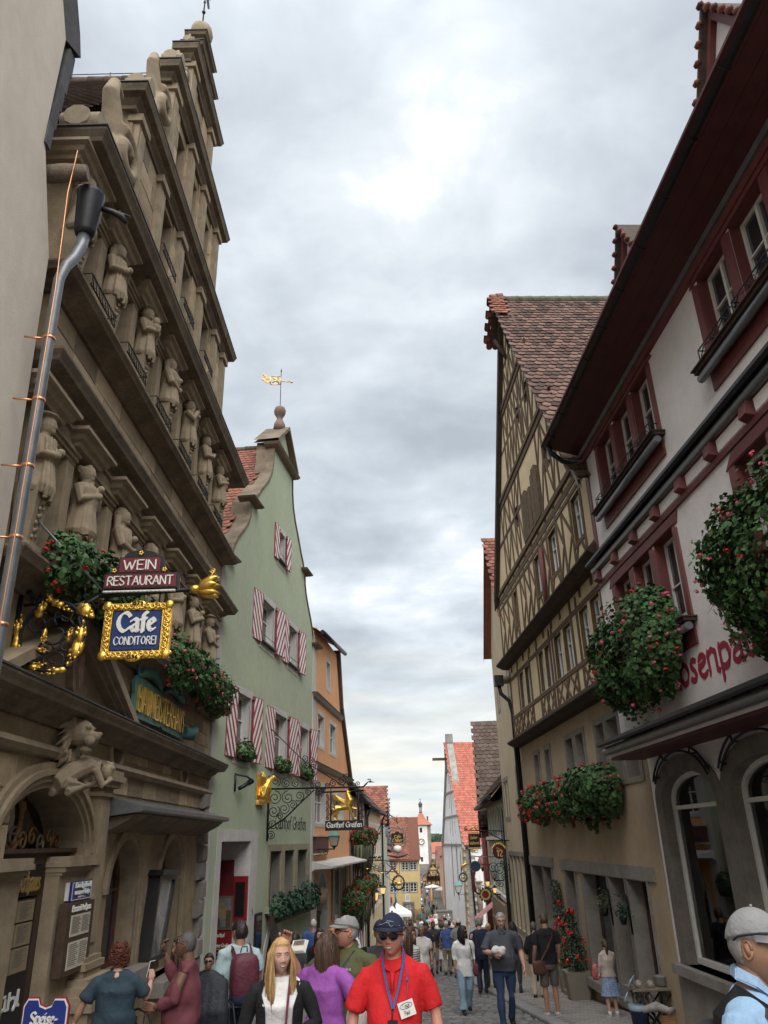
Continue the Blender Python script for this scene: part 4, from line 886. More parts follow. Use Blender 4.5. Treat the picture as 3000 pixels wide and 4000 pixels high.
v=MB(); V0=G.P(c0,-.2,0); vp=lambda a,z:(V0.x+a*.52,V0.y+a*.15,15.95+(z-15.95)*.6)
v.tube([vp(0,15.95),vp(.7,16.0)],.02,5); v.ball(vp(.75,16.0),.05)
fa=[(-.02,15.72),(-.72,15.62),(-.72,16.22),(-.02,16.3)]
for a,d in zip(fa,fa[1:]+fa[:1]): v.tube([vp(*a),vp(*d)],.02,5)
for k in range(6): v.tube([vp(*p) for p in spiral((-.9-.16*(k%3),15.72+.11*k),.12,1.1,k,1,8)],.018,5)
v.tube([vp(-.12,15.75),vp(-.32,16.05),vp(-.55,16.12)],.03,5); v.tube([vp(-.58,15.75),vp(-.38,15.95),vp(-.18,16.2)],.026,5); v.tube([vp(-.5,15.9),vp(-.2,15.9)],.03,5)
v.build('vane_flag',[M['gold']],gh)
rf=MB(G); rf.quad((.4,-.3,7.0),(.4,-9,7.0),(c0,-9,13.1),(c0,-.3,13.1)); rf.quad((2*c0-.4,-.3,7.0),(2*c0-.4,-9,7.0),(c0,-9,13.1),(c0,-.3,13.1)); ro=rf.build('roof',[M['tiled']],gh)
Ot=G.P(c0,-.5,13.15); Dv=G.P(.2,-.5,6.95)-Ot; roof_tiles(ro,Ot,-G.N,Dv,4.5,Dv.length,M['tiler'],.2,.21,280,lambda p:-p.x,th=.02)
ridge_tiles(ro,G.P(c0,-.5,13.15),G.P(c0,-6,13.15),M['tiled'],12,.13)
# doorway: deep passage; its far inner wall faces the street walker
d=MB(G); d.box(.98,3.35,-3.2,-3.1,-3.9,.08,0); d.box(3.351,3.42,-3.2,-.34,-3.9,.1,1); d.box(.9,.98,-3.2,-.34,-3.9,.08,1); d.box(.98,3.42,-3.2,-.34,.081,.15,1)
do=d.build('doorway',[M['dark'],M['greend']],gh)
class Dn: pass
Q=Face(0,0); dd=G.P(3.35,0,0); Q.o=Vector((dd.x,dd.y,0)); Q.U=G.N.copy(); Q.N=-G.U
q=MB(Q); q.box(-1.6,-.42,.0,.05,-3.4,-.37); w0=q.build('red_wall_panel',[mat('dark_red_panel',(.15,.014,.02),.5,.15,5,.05)],do)
q=MB(Q); q.box(-.40,-.02,.0,.08,-1.8,-.76,0); q.box(-.36,-.06,.08,.085,-1.2,-.8,0); w=q.build('red_menu_case',[mat('bright_red_frame',(.24,.012,.02),.5,.1,5,.05)],do); q=MB(Q); q.box(-.33,-.08,.09,.095,-1.7,-.9); q.build('case_glass',[M['glassd']],w)
q=MB(Q); q.box(-.92,-.38,.05,.1,-2.0,-1.22); w=q.build('framed_picture',[mat('bronze_frame',(.15,.11,.07),.5,.1,5,.1)],do)
q=MB(Q); q.box(-.87,-.43,.1,.105,-1.93,-1.28,0); q.prism([(-.78,-1.75),(-.52,-1.75),(-.52,-1.55),(-.65,-1.34),(-.78,-1.55)],.105,.11,1); q.box(-.87,-.7,.105,.112,-1.93,-1.72,2); q.box(-.55,-.43,.105,.112,-1.93,-1.55,2); q.prism(archpoly(-.66,-.56,-1.93,-1.82,-1.76,8),.112,.116,0); q.build('picture',[mat('picture_sky',(.16,.18,.17),.8,.3,8,0),mat('picture_house',(.26,.19,.09),.8,.3,12,0),mat('picture_dark',(.08,.07,.05),.8,.3,12,0)],w)
q=MB(Q); q.box(-.93,-.38,.05,.09,-2.42,-2.02); w=q.build('red_sign_board',[mat('red_board',(.22,.012,.018),.5,.1,5,.05)],do)
lettering(w,Q,'Gasthof',-.84,-2.16,.085,.09,M['signwht'],1.8,42,.4,1.6,.28); lettering(w,Q,'Goldener Greifen',-.91,-2.39,.08,.09,M['signwht'],1.8,42,.4,1.6,.5)
q=MB(Q); q.box(-.92,-.4,.1,.14,-3.05,-2.42); w=q.build('chalkboard',[M['slateb']],do)
q=MB(Q); [q.box(-.92,-.4,.14,.15,z,z+.015) for z in (-3.05,-2.435)]; [q.box(u,u+.015,.14,.15,-3.03,-2.44) for u in (-.92,-.415)]; q.build('chalkboard_frame',[M['goldp']],w)
rk=random.Random(12); q=MB(Q)
for r in range(6):
    u=-.86+rk.uniform(0,.06); z=-2.52-r*.085
    while u<-.5: l=rk.uniform(.02,.05); q.tube([(u,.145,z),(u+l*.3,.145,z+rk.uniform(.015,.035)),(u+l*.6,.145,z),(u+l,.145,z+.015)],.004,4); u+=l+.014
q.build('chalk_writing',[M['chalk']],w,kind='stuff')
lettering(do,G,'5',3.62,-1.7,.14,.022,M['ink'],1.0)
# cellar door: dark planks under a pointed arch, iron work
for k in range(9):
    u=4.9+k*.225; q=MB(G); zt=-2.1-.95*abs((u+.11-5.9)/1.05)**1.8; q.box(u,u+.215,-.34,-.27-.012*(k%2),-4.6,zt); q.build('door_plank',[M['wood']],gh)
q=MB(G); q.tube([(5.75,-.25,-2.6),(5.9,-.24,-2.35),(6.0,-.24,-2.7),(5.8,-.24,-3.0)],.03,5); q.tube([(5.5,-.25,-3.4),(6.6,-.25,-3.45)],.025,5); q.build('door_ironwork',[M['iron']],gh)
q=MB(G)
for j in range(7): q.ball((5.9+random.uniform(-.22,.22),.06,-1.85+random.uniform(-.15,.2)),(.13,.08,.1),7)
q.build('carved_keystone',[M['stonec']],gh)
q=MB(G); q.box(3.86,4.45,.0,.07,-2.55,-1.7,0); w=q.build('menu_case',[M['black']],gh); q=MB(G); q.box(3.92,4.39,.07,.075,-2.5,-1.92,0); q.build('case_glass',[M['glassd']],w); q=MB(G); q.box(3.95,4.36,.07,.08,-1.88,-1.76,0); q.build('case_title',[M['ink']],w)
# gilded relief, spotlight
gr=MB(G); u=3.98
gr.box(u-.32,u+.32,0,.1,1.0,1.12); gr.box(u-.34,u+.34,0,.03,1.0,1.85)
gr.tube([(u-.05,.12,1.2),(u-.02,.2,1.45),(u+.08,.24,1.62),(u+.2,.3,1.72)],[.17,.16,.11,.07],9); gr.ball((u+.24,.32,1.73),.08,8); gr.tube([(u+.28,.34,1.73),(u+.36,.4,1.7)],[.04,.012],6)
for k in range(5): gr.tube([(u+.0,.15,1.5),(u-.16-.02*k,.12+.02*k,1.62+.03*k),(u-.25+.05*k,.1,1.86+.01*k)],[.05,.05,.015],6)
for s in (-.12,.14): gr.tube([(u+s,.18,1.3),(u+s+.04,.24,1.18),(u+s+.06,.22,1.08),(u+s+.16,.27,1.07)],[.08,.055,.045,.03],7)
gr.tube([(u-.15,.1,1.2),(u-.26,.12,1.35),(u-.2,.14,1.5)],[.03,.03,.02],5)
tag(link('griffin_relief',fuse(gr,.014,[M['gold']],'griffin_relief',1,G.P(u,0,1.0)),None,Matrix.Translation(G.P(u,0,1.0))),'gilded sitting griffin relief fixed to the green wall above the doorway','relief')
sp=MB(G); u=1.75; sp.tube([(u,.02,1.7),(u,.02,1.25)],.03,6); sp.tube([(u,.05,1.66),(u+.25,.25,1.62),(u+.35,.4,1.5)],.025,6); sp.tube([(u+.05,.12,1.32),(u+.35,.3,1.48)],[.05,.055],8); sp.tube([(u+.32,.28,1.47),(u+.42,.34,1.52)],.07,8)
tag(sp.build('spotlight',[M['gutter']],None,loc=G.P(u,0,1.4)),'dark metal wall spotlight on a bracket under the first shuttered window','spotlight')
lettering(gh,G,'Gasthof Greifen',5.72,.42,.36,.0,mat('black_wall_lettering',(.05,.055,.05),.9,.15,9,0),1.55,42,.45,1.7,3.85,name='wall_lettering',depth=.004)
# plants in the inn windows
for i,(u0,u1,z0,z1) in enumerate(W1):
    flower_box(G,u0+.05,u1-.02,z0+.05,-.05,.3,.18,.36 if i!=1 else .28,('short green conifer shrubs in the sill box of the first striped window','leafy green sill box in the middle striped window of the green inn','green sill box in the last striped window of the green inn')[i],'green sill boxes of the inn',420,.05,0,seed=i,leafm=mat('fresh_shrub_leaf',(.06,.125,.035),.55,.2,6,0,isl=.5),bz=.14)
for i,(u0,u1) in enumerate(((4.95,6.5),(6.7,8.3),(8.4,10.3))):
    flower_box(G,u0,u1,-1.75,.05,.35,.25,.62 if i==2 else .42,('bushy green plant box under the first dark ground floor window','low green plant box under the middle dark ground floor window','tall dark conifer box under the last dark ground floor window')[i],'plant boxes under the dark ground floor windows',650,.055,0,seed=i+5,leafm=M['leafd'],bz=.3)
# ---------------------------------------------------------------- orange house
O=Fr(-2.85,29.5,5.4,1)
oh=thing('orange_house','orange plastered house with pale bands and a steep brown verge','house',O.P(4,0,gz(33)))
out=[(-.3,-5.5),(9.2,-5.7),(9.15,2.6),(6.2,5.6),(5.2,7.9),(.2,7.9),(-.3,7.6)]
ow=[(2.65,3.45,5.95,7.05),(.75,2.05,3.45,4.6),(3.5,4.95,3.45,4.6),(.3,2.6,.65,1.95),(3.7,7.0,.9,1.8),(4.4,5.6,-2.7,-1.05),(5.9,7.3,-2.8,-1.05)]
arch=[(.75,-5.0),(3.0,-5.0),(3.0,-2.6)]+arc(1.87,-2.6,1.13,1.5,0,180,12)[1:]
arch=[(.75,-5.0),(3.0,-5.0)]+arc(1.87,-2.4,1.13,1.35,0,180,12)
b=MB(O); b.wall(out,[rect(*w) for w in ow]+[arch],0,.3,0,1,back=8); b.build('wall',[M['orange'],M['greend']],oh)
s=MB(O)
for (u0,u1,z0,z1) in ow:
    s.wall(rect(u0-.14,u1+.14,z0-.12,z1+.16),[rect(u0,u1,z0,z1)],.012,.011,back=.03)
aa=[(.5,-5.0),(3.25,-5.0)]+arc(1.87,-2.4,1.38,1.6,0,180,12); s.wall(aa,[arch],.015,.014,back=.03)
s.box(-.35,-.05,-.1,.015,-5.5,7.5); s.build('pale_surrounds',[M['greend']],oh)
for w in ow[:3]: window(O,oh,*w,-.12,M['winw'],2,(.6,),.06,.05)
window(O,oh,*ow[3],-.2,M['winw'],3,(.6,),.08,.06); window(O,oh,*ow[4],-.2,M['winw'],4,(.6,),.08,.06)
for (u0,u1,z0,z1) in ow[5:]:
    window(O,oh,u0,u1,z0,z1,-.15,M['winw'],2,(.5,))
    for a,c in ((u0-.5,u0-.02),(u1+.02,u1+.5)):
        q=MB(O); q.box(a,c,.02,.07,z0-.1,z1+.05); q.build('grey_shutter',[mat('grey_shutter_paint',(.24,.23,.2),.7,.15,5,.1)],oh)
for u0,u1,z in ((-.3,6.3,5.2),(-.3,9.2,2.7)):
    q=MB(O); q.mould(u0+.1,u1-.1,[(0,z-.18),(.1,z-.12),(.16,z),(.2,z+.04),(0,z+.1)]); q.build('band_cornice',[M['greyst']],oh)
q=MB(O); q.prism([(0,-.6),(.75,-.78),(.75,-.84),(.1,-.86),(0,-.95)],-.2,9.3,0,'u'); q.build('canopy',[M['greend']],oh)
q=MB(O); q.add([(9.15,.15,2.4),(9.35,.15,2.5),(6.35,.15,5.75),(5.5,.15,8.15),(5.25,.15,8.1),(6.15,.15,5.6),(9.15,-7,2.4),(9.35,-7,2.5),(6.35,-7,5.75),(5.5,-7,8.15),(5.25,-7,8.1),(6.15,-7,5.6)],[(0,1,2,3,4,5),(1,7,8,2),(2,8,9,3),(0,6,7,1),(0,5,11,6),(5,4,10,11)]); q.build('verge',[mat('brown_verge_board',(.10,.065,.05),.7,.2,5,.2)],oh)
q=MB(O); q.add([(-.35,.3,7.55),(5.6,.3,8.15),(5.6,-5,11),(-.35,-5,11)],[(0,1,2,3)]); q.build('roof',[M['tiler']],oh)
q=MB(O); q.tube([(-.3,.35,7.55),(5.4,.38,7.95)],.09,8); q.build('gutter',[M['gutter']],oh)
q=MB(O); q.box(.9,2.85,-.3,-.25,-5,-2.5,0); q.box(.9,2.85,-.27,-.2,-2.5,-2.38,0); q.prism([(p[0],p[1]) for p in archpoly(.85,2.9,-2.4,-2.4,-1.15,10)],-.3,-.27,1); q.build('door',[M['wood'],M['glassd']],oh)
q=MB(O); q.box(.0,2.6,.02,.12,-.35,.2,0); q.box(-.1,2.7,.02,.16,.2,.24,1); q.box(-.1,2.7,.02,.16,-.4,-.35,1); tag(q.build('sign_board',[mat('maroon_board',(.10,.045,.04),.6,.1,5,.1),M['ecream']],None,loc=O.P(1.3,0,-.4)),'plain maroon signboard with cream edging on the orange wall','sign')
q=MB(O); u=.85; q.ball((u,.2,-1.75),(.3,.2,.3),8); q.tube([(u,.12,-2.2),(u,.2,-1.5)],[.05,.2],8); q.build('stone_console',[M['stonec']],oh)
# ---------------------------------------------------------------- white and oxblood house (right)
R=Fr(5.25,0,-2.25,-1)       # ground floor plane; floors above step forward in n
rh=thing('white_house','white plastered house with oxblood timbers, pent ledges and arched shop windows','house',R.P(11,0,gz(11)))
N1,N2=.42,.36; UE=14.62
T1=[(10.72,13.86),(5.75,8.9),(.9,4.0)]
def trip(u0,u1): # three openings with timber posts between
    f=.14; w=(u1-u0-2*f-2*.2)/3; return [(u0+f+i*(w+.2),u0+f+i*(w+.2)+w) for i in range(3)]
ops1=[(a,c,2.98,4.3) for t in T1 for a,c in trip(*t)]; ops2=[(a,c,5.98,7.24) for t in T1 for a,c in trip(*t)]
SA=[(12.0,14.15,-1.93,.5,.92),(9.4,11.5,-1.9,.5,.92),(6.75,8.85,-1.85,.5,.92)]
b=MB(R); b.wall([(-1,-2.6),(UE,-3.6),(UE,1.55),(-1,1.55)],[archpoly(a[0]-.1,a[1]+.1,a[2]-.05,a[3],a[4]+.1,14) for a in SA],0,.02,0,0,back=.5); b.box(UE-.04,UE,-8,-.5,-3.6,8); 
b.wall(rect(-1,UE-.02,1.4,4.95),[rect(*o) for o in ops1],N1,.28,0,1,back=.6); b.wall(rect(-1,UE-.02,4.85,7.75),[rect(*o) for o in ops2],N2,.28,0,1,back=.6)
b.build('wall',[M['white'],M['oxred']],rh)
pls=MB(R); pls.wall([(-1,-2.6),(UE+.02,-3.7),(UE+.02,-2.06),(-1,-2.02)],[rect(a[0]-.02,a[1]+.02,-2.03-.0,-2.02) for a in ()],.03,.03,back=.3); pls.build('plinth',[M['greyst']],rh)
# window timbers
for ops,N,zs in ((ops1,N1,(2.82,4.46)),(ops2,N2,(5.83,7.38))):
    for (u0,u1) in T1:
        beam(R,u0-.03,zs[1]-.08,u1+.03,zs[1]-.08,.17,N+.035,rh,TIMR); beam(R,u0+.07,zs[0],u0+.07,zs[1]-.16,.15,N+.03,rh,TIMR); beam(R,u1-.07,zs[0],u1-.07,zs[1]-.16,.15,N+.03,rh,TIMR)
        o=[x for x in ops if u0<x[0]<u1]
        for i in (0,1): m=(o[i][1]+o[i+1][0])/2; beam(R,m,zs[0],m,zs[1]-.16,.2,N+.028,rh,TIMR)
        for i,(a,c,z0,z1) in enumerate(o): window(R,rh,a,c,z0,z1,N-.16,M['winw'],2,(.42,) if N==N1 else (.55,),.05,.035)
        q=MB(R); q.box(u0-.1,u1+.1,N-.2,N+.2,zs[0]-.05,zs[0]); q.box(u0-.12,u1+.12,N-.2,N+.24,zs[0],zs[0]+.02); q.build('sill',[M['timberd']],rh)
        q=MB(R); q.tube([(u0-.08,N+.13,zs[0]-.12),(u1+.08,N+.13,zs[0]-.12)],.06,8); q.build('sill_roll',[M['zinc']],rh)
        q=MB(R); q.box(u0,u1,N-.02,N+.03,zs[0]-.36,zs[0]-.1); q.build('apron_board',[M['oxred']],rh)
        if N==N2:
            for i in range(3):
                a,c=o[i][0]-.06,o[i][1]+.06; q=MB(R); z=zs[0]+.08
                q.tube([(a,N-.05,z+.16),(a,N+.17,z+.16),(c,N+.17,z+.16),(c,N-.05,z+.16)],.011,5); q.tube([(a,N+.17,z),(c,N+.17,z)],.009,5); q.tube([(a,N+.17,z),(a,N+.17,z+.16)],.009,5); q.tube([(c,N+.17,z),(c,N+.17,z+.16)],.009,5)
                m=(a+c)/2
                for s in (-1,1): q.tube([(p[0],N+.17,p[1]) for p in spiral((m+s*.07,z+.08),.065,1.3,0 if s<0 else math.pi,s,14)],.008,4); q.tube([(m+s*.14,N+.17,z+.08),(m+s*.3,N+.17,z+.13),(m+s*.42,N+.17,z+.03)],.008,4)
                q.build('window_rail',[M['iron']],rh)
# pent ledges: board on top, zinc roll, oxblood face
def ledge(N,z,proj,u1):
    q=MB(R); q.prism([(N-.1,z+.2),(N+proj,z+.03),(N+proj,z-.02),(N+proj-.05,z-.05),(N-.1,z+.12)],-1,u1,0,'u'); q.build('ledge_cap',[M['gutter']],rh)
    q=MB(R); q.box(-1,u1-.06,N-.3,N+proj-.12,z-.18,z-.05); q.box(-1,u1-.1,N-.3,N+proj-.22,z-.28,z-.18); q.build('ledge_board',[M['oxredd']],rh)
    q=MB(R); q.tube([(-1,N+proj-.15,z-.12),(u1-.05,N+proj-.15,z-.12)],.07,8); q.build('ledge_roll',[M['zinc']],rh)
ledge(N1,1.5,.5,UE-.05); ledge(N1,4.98,.22,UE+.05)
q=MB(R); q.box(-1,UE-.05,.0,N1+.3,1.27,1.33); q.build('soffit',[M['white']],rh)
# joist ends with plaster fields between two carved rails
beam(R,-1,4.83,UE-.02,4.83,.07,N1+.05,rh,TIMR); beam(R,-1,4.53,UE-.02,4.53,.10,N1+.04,rh,TIMR)
u=14.42
while u>0:
    q=MB(R); q.add([(u-.12,N1,4.57),(u+.12,N1,4.57),(u+.12,N1,4.8),(u-.12,N1,4.8),(u-.09,N1+.14,4.62),(u+.09,N1+.14,4.62),(u+.1,N1+.1,4.8),(u-.1,N1+.1,4.8)],[(4,5,6,7),(0,1,5,4),(1,2,6,5),(3,0,4,7)]); q.build('joist_end',[M['oxred']],rh)
    q=MB(R); v0,v1=u-.92,u-.13; q.add([(v0+.03,N1+.045,4.6),(v1-.03,N1+.045,4.6),(v1-.03,N1+.045,4.77),(v0+.03,N1+.045,4.77),(v0,N1+.01,4.58),(v1,N1+.01,4.58),(v1,N1+.01,4.79),(v0,N1+.01,4.79)],[(0,1,2,3),(4,5,1,0),(5,6,2,1),(6,7,3,2),(7,4,0,3)]); q.build('plaster_panel',[M['white']],rh)
    u-=1.05
beam(R,UE-.07,5.0,UE-.07,7.4,.16,N2+.02,rh,TIMR)
# eaves: oxblood soffit, gutter, roof and dormers
e0=N2+.02
q=MB(R); q.prism([(e0,7.42),(e0+.08,7.42),(e0+.1,7.5),(e0+.02,7.55)],-1,UE+.02,0,'u'); q.build('eaves_moulding',[M['zinc']],rh)
q=MB(R); q.prism([(e0-.05,7.3),(e0+.04,7.3),(e0+.04,7.42),(e0-.05,7.42)],-1,UE+.01,0,'u'); q.build('eaves_board',[M['oxred']],rh)
for i in range(4):
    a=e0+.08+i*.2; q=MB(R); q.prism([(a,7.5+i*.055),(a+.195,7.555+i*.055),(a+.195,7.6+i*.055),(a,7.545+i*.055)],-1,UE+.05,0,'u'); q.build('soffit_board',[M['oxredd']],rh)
GX=1.13
q=MB(R); pr=[(GX+.1*math.cos(R_(t)),7.78+.11*math.sin(R_(t))) for t in range(180,361,20)]; pr+= [(p[0]*1.0-.0,p[1]) for p in [(GX+.085*math.cos(R_(t)),7.79+.095*math.sin(R_(t))) for t in range(360,179,-20)]]
q.prism(pr,-1,UE+.1,0,'u')
for i in range(17): u=-.6+i*.92; q.tube([(u,GX+.108*math.cos(R_(t)),7.78+.118*math.sin(R_(t))) for t in range(180,361,30)],.012,5)
q.build('gutter',[M['gutter']],rh)
q=MB(R); q.tube([(UE-.1,GX,7.66),(UE-.08,GX-.05,7.5),(UE+.0,GX-.3,7.35),(UE+.06,e0+.2,7.32),(UE+.08,e0-.1,7.3)],.055,8); q.build('gutter_outlet',[M['gutter']],rh)
rf=MB(R); rf.quad((-1,GX-.08,7.85),(UE+.1,GX-.08,7.85),(UE+.1,-3.8,14.3),(-1,-3.8,14.3)); roof=rf.build('roof',[M['tiled']],rh)
q=MB(R); k=90
for i in range(k): u=-1+(UE+1.1)*i/k; q.tube([(u,GX-.1,7.86),(u,GX-.2,7.95)],.03,6)
q.build('eave_tiles',[M['tiled']],roof,kind='stuff')
sg_=MB(R); sg_.tube([(-1,GX-.02,8.0),(UE,GX-.02,8.0)],.012,5)
for i in range(18): u=-.5+i*.9; sg_.tube([(u,GX+.02,7.88),(u,GX-.02,8.0)],.01,4)
sg_.build('snow_guard',[M['iron']],roof)
def dormer(uc,n,z,w,h):
    d=MB(R); hw=w/2
    for s in (-1,1): d.add([(uc+s*hw,n,z),(uc+s*(hw-.13),n,z),(uc,n,z+h-.17),(uc,n,z+h),(uc+s*hw,n-.12,z),(uc+s*(hw-.13),n-.12,z),(uc,n-.12,z+h-.17),(uc,n-.12,z+h)],[(0,1,2,3),(1,5,6,2),(0,3,7,4)])
    d.box(uc-hw+.1,uc+hw-.1,n-.12,n-.01,z,z+.12); d.box(uc-hw,uc+hw,n-1.6,n-.1,z-.7,z)
    o=d.build('dormer',[M['oxred']],rh); d=MB(R); d.prism([(uc-hw+.13,z+.1),(uc+hw-.13,z+.1),(uc,z+h-.2)],n-.1,n-.08); d.build('dormer_infill',[M['white']],o)
    d=MB(R)
    for s in (-1,1): d.add([(uc+s*(hw+.12),n+.08,z-.12),(uc,n+.08,z+h+.06),(uc,n-2.4,z+h+.06),(uc+s*(hw+.12),n-2.4,z-.12),(uc+s*(hw+.12),n+.08,z-.05),(uc,n+.08,z+h+.16),(uc,n-2.4,z+h+.16),(uc+s*(hw+.12),n-2.4,z-.05)],[(0,1,2,3),(4,5,6,7),(0,1,5,4),(0,4,7,3)])
    d.build('dormer_roof',[M['tiled']],o)
    tm=MB(R)
    for s in (-1,1):
        for i in range(7): t=i/6; tm.ball((uc+s*(hw+.13)*(1-t),n+.09,z-.08+(h+.18)*t),(.07,.05,.04),6)
    tm.build('verge_tiles',[M['tiler']],o,kind='stuff')
dormer(10.25,.62,8.55,1.15,1.0); dormer(6.6,.6,8.75,1.2,1.05)
# arched shop windows
for i,(u0,u1,z0,zs,zt) in enumerate(SA):
    s=MB(R); O_=[(u0-.22,z0-.02),(u1+.28,z0-.02)]+arc((u0+u1)/2+.03,zs+.02,(u1-u0)/2+.25,zt-zs+.24,0,180,14); I_=archpoly(u0,u1,z0-.02,zs,zt,14)
    s.wall(O_,[I_],.035,.24); 
    O2=[(u0-.1,z0-.01),(u1+.1,z0-.01)]+arc((u0+u1)/2,zs,(u1-u0)/2+.1,zt-zs+.1,0,180,14)
    for k in range(7):
        t=(u0+u1)/2+((u1-u0)/2+.25)*math.cos(R_(25+k*22)); 
    s.build('stone_arch',[mat('brown_shop_stone',(.18,.16,.14),.9,.22,3,.4,40,stain=.5,scol=(.09,.08,.07))],rh)
    f=MB(R); P=archpoly(u0,u1,z0,zs,zt,14); Q=archpoly(u0+.07,u1-.07,z0+.09,zs,zt-.07,14); f.wall(P,[Q],-.14,.07,back=.09); f.box(u0+.07,u1-.07,-.22,-.13,.36,.42)
    w=f.build('shop_window',[M['winw']],rh); g=MB(R); g.prism(Q,-.20,-.195); g.build('pane',[M['clear']],w)
    tp=[p for p in Q if p[1]>.42]; up=MB(R); up.add([(p[0],-.24,p[1]) for p in [(u0+.07,.42)]+[(u1-.07,.42)]+[p for p in arc((u0+u1)/2,zs,(u1-u0)/2-.07,zt-.07-zs,0,180,12)]],[tuple(range(15))]); up.build('frosted_fanlight',[mat('frosted_glass',(.33,.34,.33),.3,.05,3,0)],w)
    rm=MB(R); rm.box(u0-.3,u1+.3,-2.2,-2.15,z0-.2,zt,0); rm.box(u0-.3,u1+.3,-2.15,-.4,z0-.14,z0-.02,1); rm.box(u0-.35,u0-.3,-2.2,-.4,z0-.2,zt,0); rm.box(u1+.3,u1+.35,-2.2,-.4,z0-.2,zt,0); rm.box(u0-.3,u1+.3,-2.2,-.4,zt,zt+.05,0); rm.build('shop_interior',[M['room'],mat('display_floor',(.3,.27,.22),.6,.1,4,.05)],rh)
    rl=MB(R)
    rr_=[((u1-u0)/2+d,zt-zs+g) for d,g in ((.12,.3),(.2,.41))]; m=(u0+u1)/2-.02
    for a_,b_ in rr_: rl.tube([(p[0],.1,p[1]) for p in arc(m,zs,a_,b_,24,156,16)],.02,6)
    for a in (32,62,90,118,148): c=R_(a); rl.tube([(m+a_*math.cos(c),.1,zs+b_*math.sin(c)) for a_,b_ in rr_],.016,5); rl.tube([(m+rr_[0][0]*math.cos(c),.1,zs+rr_[0][1]*math.sin(c)),(m+rr_[0][0]*math.cos(c),.0,zs+rr_[0][1]*math.sin(c))],.014,5)
    rl.build('arch_rail',[M['iron']],rh)
q=MB(R); q.box(-1,UE-.1,-.1,.16,-2.1,-1.96); q.build('window_ledge',[M['greyst']],rh)
lt=MB(R)                                              # string of lit bulbs in the shop windows
bulb=mat('lit_bulb',(1,.8,.4),.4,0,1,0,emit=(1,.72,.30,9))
for k in range(2):
    uu=(13.75,11.1)[k]; uu+=.15; q=MB(R); q.tube([(uu,-.34,.3),(uu,-.34,-1.75)],.006,4); cord=q.build('light_string',[M['black']],None,loc=R.P(uu,-.34,.3)); tag(cord,('string of warm glowing bulbs inside the first arched shop window','string of warm glowing bulbs inside the second arched shop window')[k],'string lights')
    for j in range(9): q=MB(R); q.ball((uu-.05+.06*(j%2),-.34,.2-.24*j),.042,8); q.build('bulb',[bulb],cord)
# goods in the windows
rs=random.Random(31)
wood_l=mat('light_shelf_wood',(.45,.32,.17),.6,.1,5,.1); 
for k,(u,lab) in enumerate(((12.7,'light wooden box shelf standing in the first shop window'),(10.1,'light wooden box shelf standing in the second shop window'))):
    q=MB(R)
    for a,c,d,e in ((u-.5,u+.3,-1.9,-1.86),(u-.5,u+.3,-1.0,-.96),(u-.5,u-.46,-1.9,-.96),(u+.26,u+.3,-1.9,-.96)): q.box(a,c,-1.3,-.9,d,e)
    tag(q.build('box_shelf',[wood_l],None,loc=R.P(u,-1,-1.9)),lab,'shelf')
for k in range(10):
    u=13.5-k*.38; 
    if 11.2<u<12.2: continue
    q=MB(R); r=rs.uniform(.06,.12); h=rs.uniform(.15,.4); q.lathe(u,-.75-rs.uniform(0,.3),[(r*.7,0),(r,h*.4),(r*.5,h*.75),(r*.6,h)],10,0,-1.93)
    tag(q.build('pot',[mat(('straw','dry_moss','terracotta')[k%3]+'_pot',((.35,.27,.13),(.13,.15,.06),(.3,.14,.08))[k%3],.8,.2,8,.2)],None,loc=R.P(u,-.8,-1.93)),('straw pot','mossy pot','terracotta pot')[k%3]+' on the shop window floor, '+('by the far jamb of the first window','second from the far jamb','third from the far jamb','beside the lights of the first window','by the pillar','in front of the box shelf','by the far jamb of the second window','second in the second window','third in the second window','nearest in the second window')[k],'pot','pots on the shop window floor')
for k in range(7):
    u=13.2-.1*k+rs.uniform(-.1,.1); z=.1-.22*k; q=MB(R)
    for j in range(7): q.ball((u+rs.uniform(-.07,.07),-.6+rs.uniform(-.05,.05),z+rs.uniform(-.08,.08)),(.05,.03,.05),6)
    tag(q.build('dried_flower',[mat('yellow_dried_flower',(.55,.42,.12),.8,.3,10,0)],None,loc=R.P(u,-.6,z)),'yellow dried flower bunch in the first shop window, '+('topmost of its row','second from the top','third from the top','in the middle of its row','third from the bottom','second from the bottom','lowest of its row')[k],'dried flowers','dried flower bunches in the shop window')
lettering(rh,R,'Rosenpavillon',8.05,1.98,.47,N1,mat('crimson_wall_lettering',(.36,.03,.07),.8,.15,9,0),1.7,60,.7,1.4,3.95,name='wall_lettering',depth=.004,rev=True)
# geranium boxes of the first floor
flower_box(R,10.9,14.1,2.85,N1+.1,.55,1.0,.75,'huge trailing pink geranium box below the far first floor windows of the white house','geranium boxes of the white house',7500,.044,85,(.25,.75),1,fsize=.85,rag=1)
flower_box(R,5.9,9.25,2.85,N1+.1,.55,.95,.85,'huge trailing pink geranium box at the right edge of the white house front','geranium boxes of the white house',7500,.042,75,(.1,.9),2,fsize=.8,rag=1)
# ---------------------------------------------------------------- timber framed gable house
Hh=thing('timber_framed_house','tall half-timbered house with a steep tiled gable and a tan stone ground floor','house',R.P(20.5,0,gz(20)))
NU,NL=.30,.15; cu=20.6; U0,U1=14.66,25.9
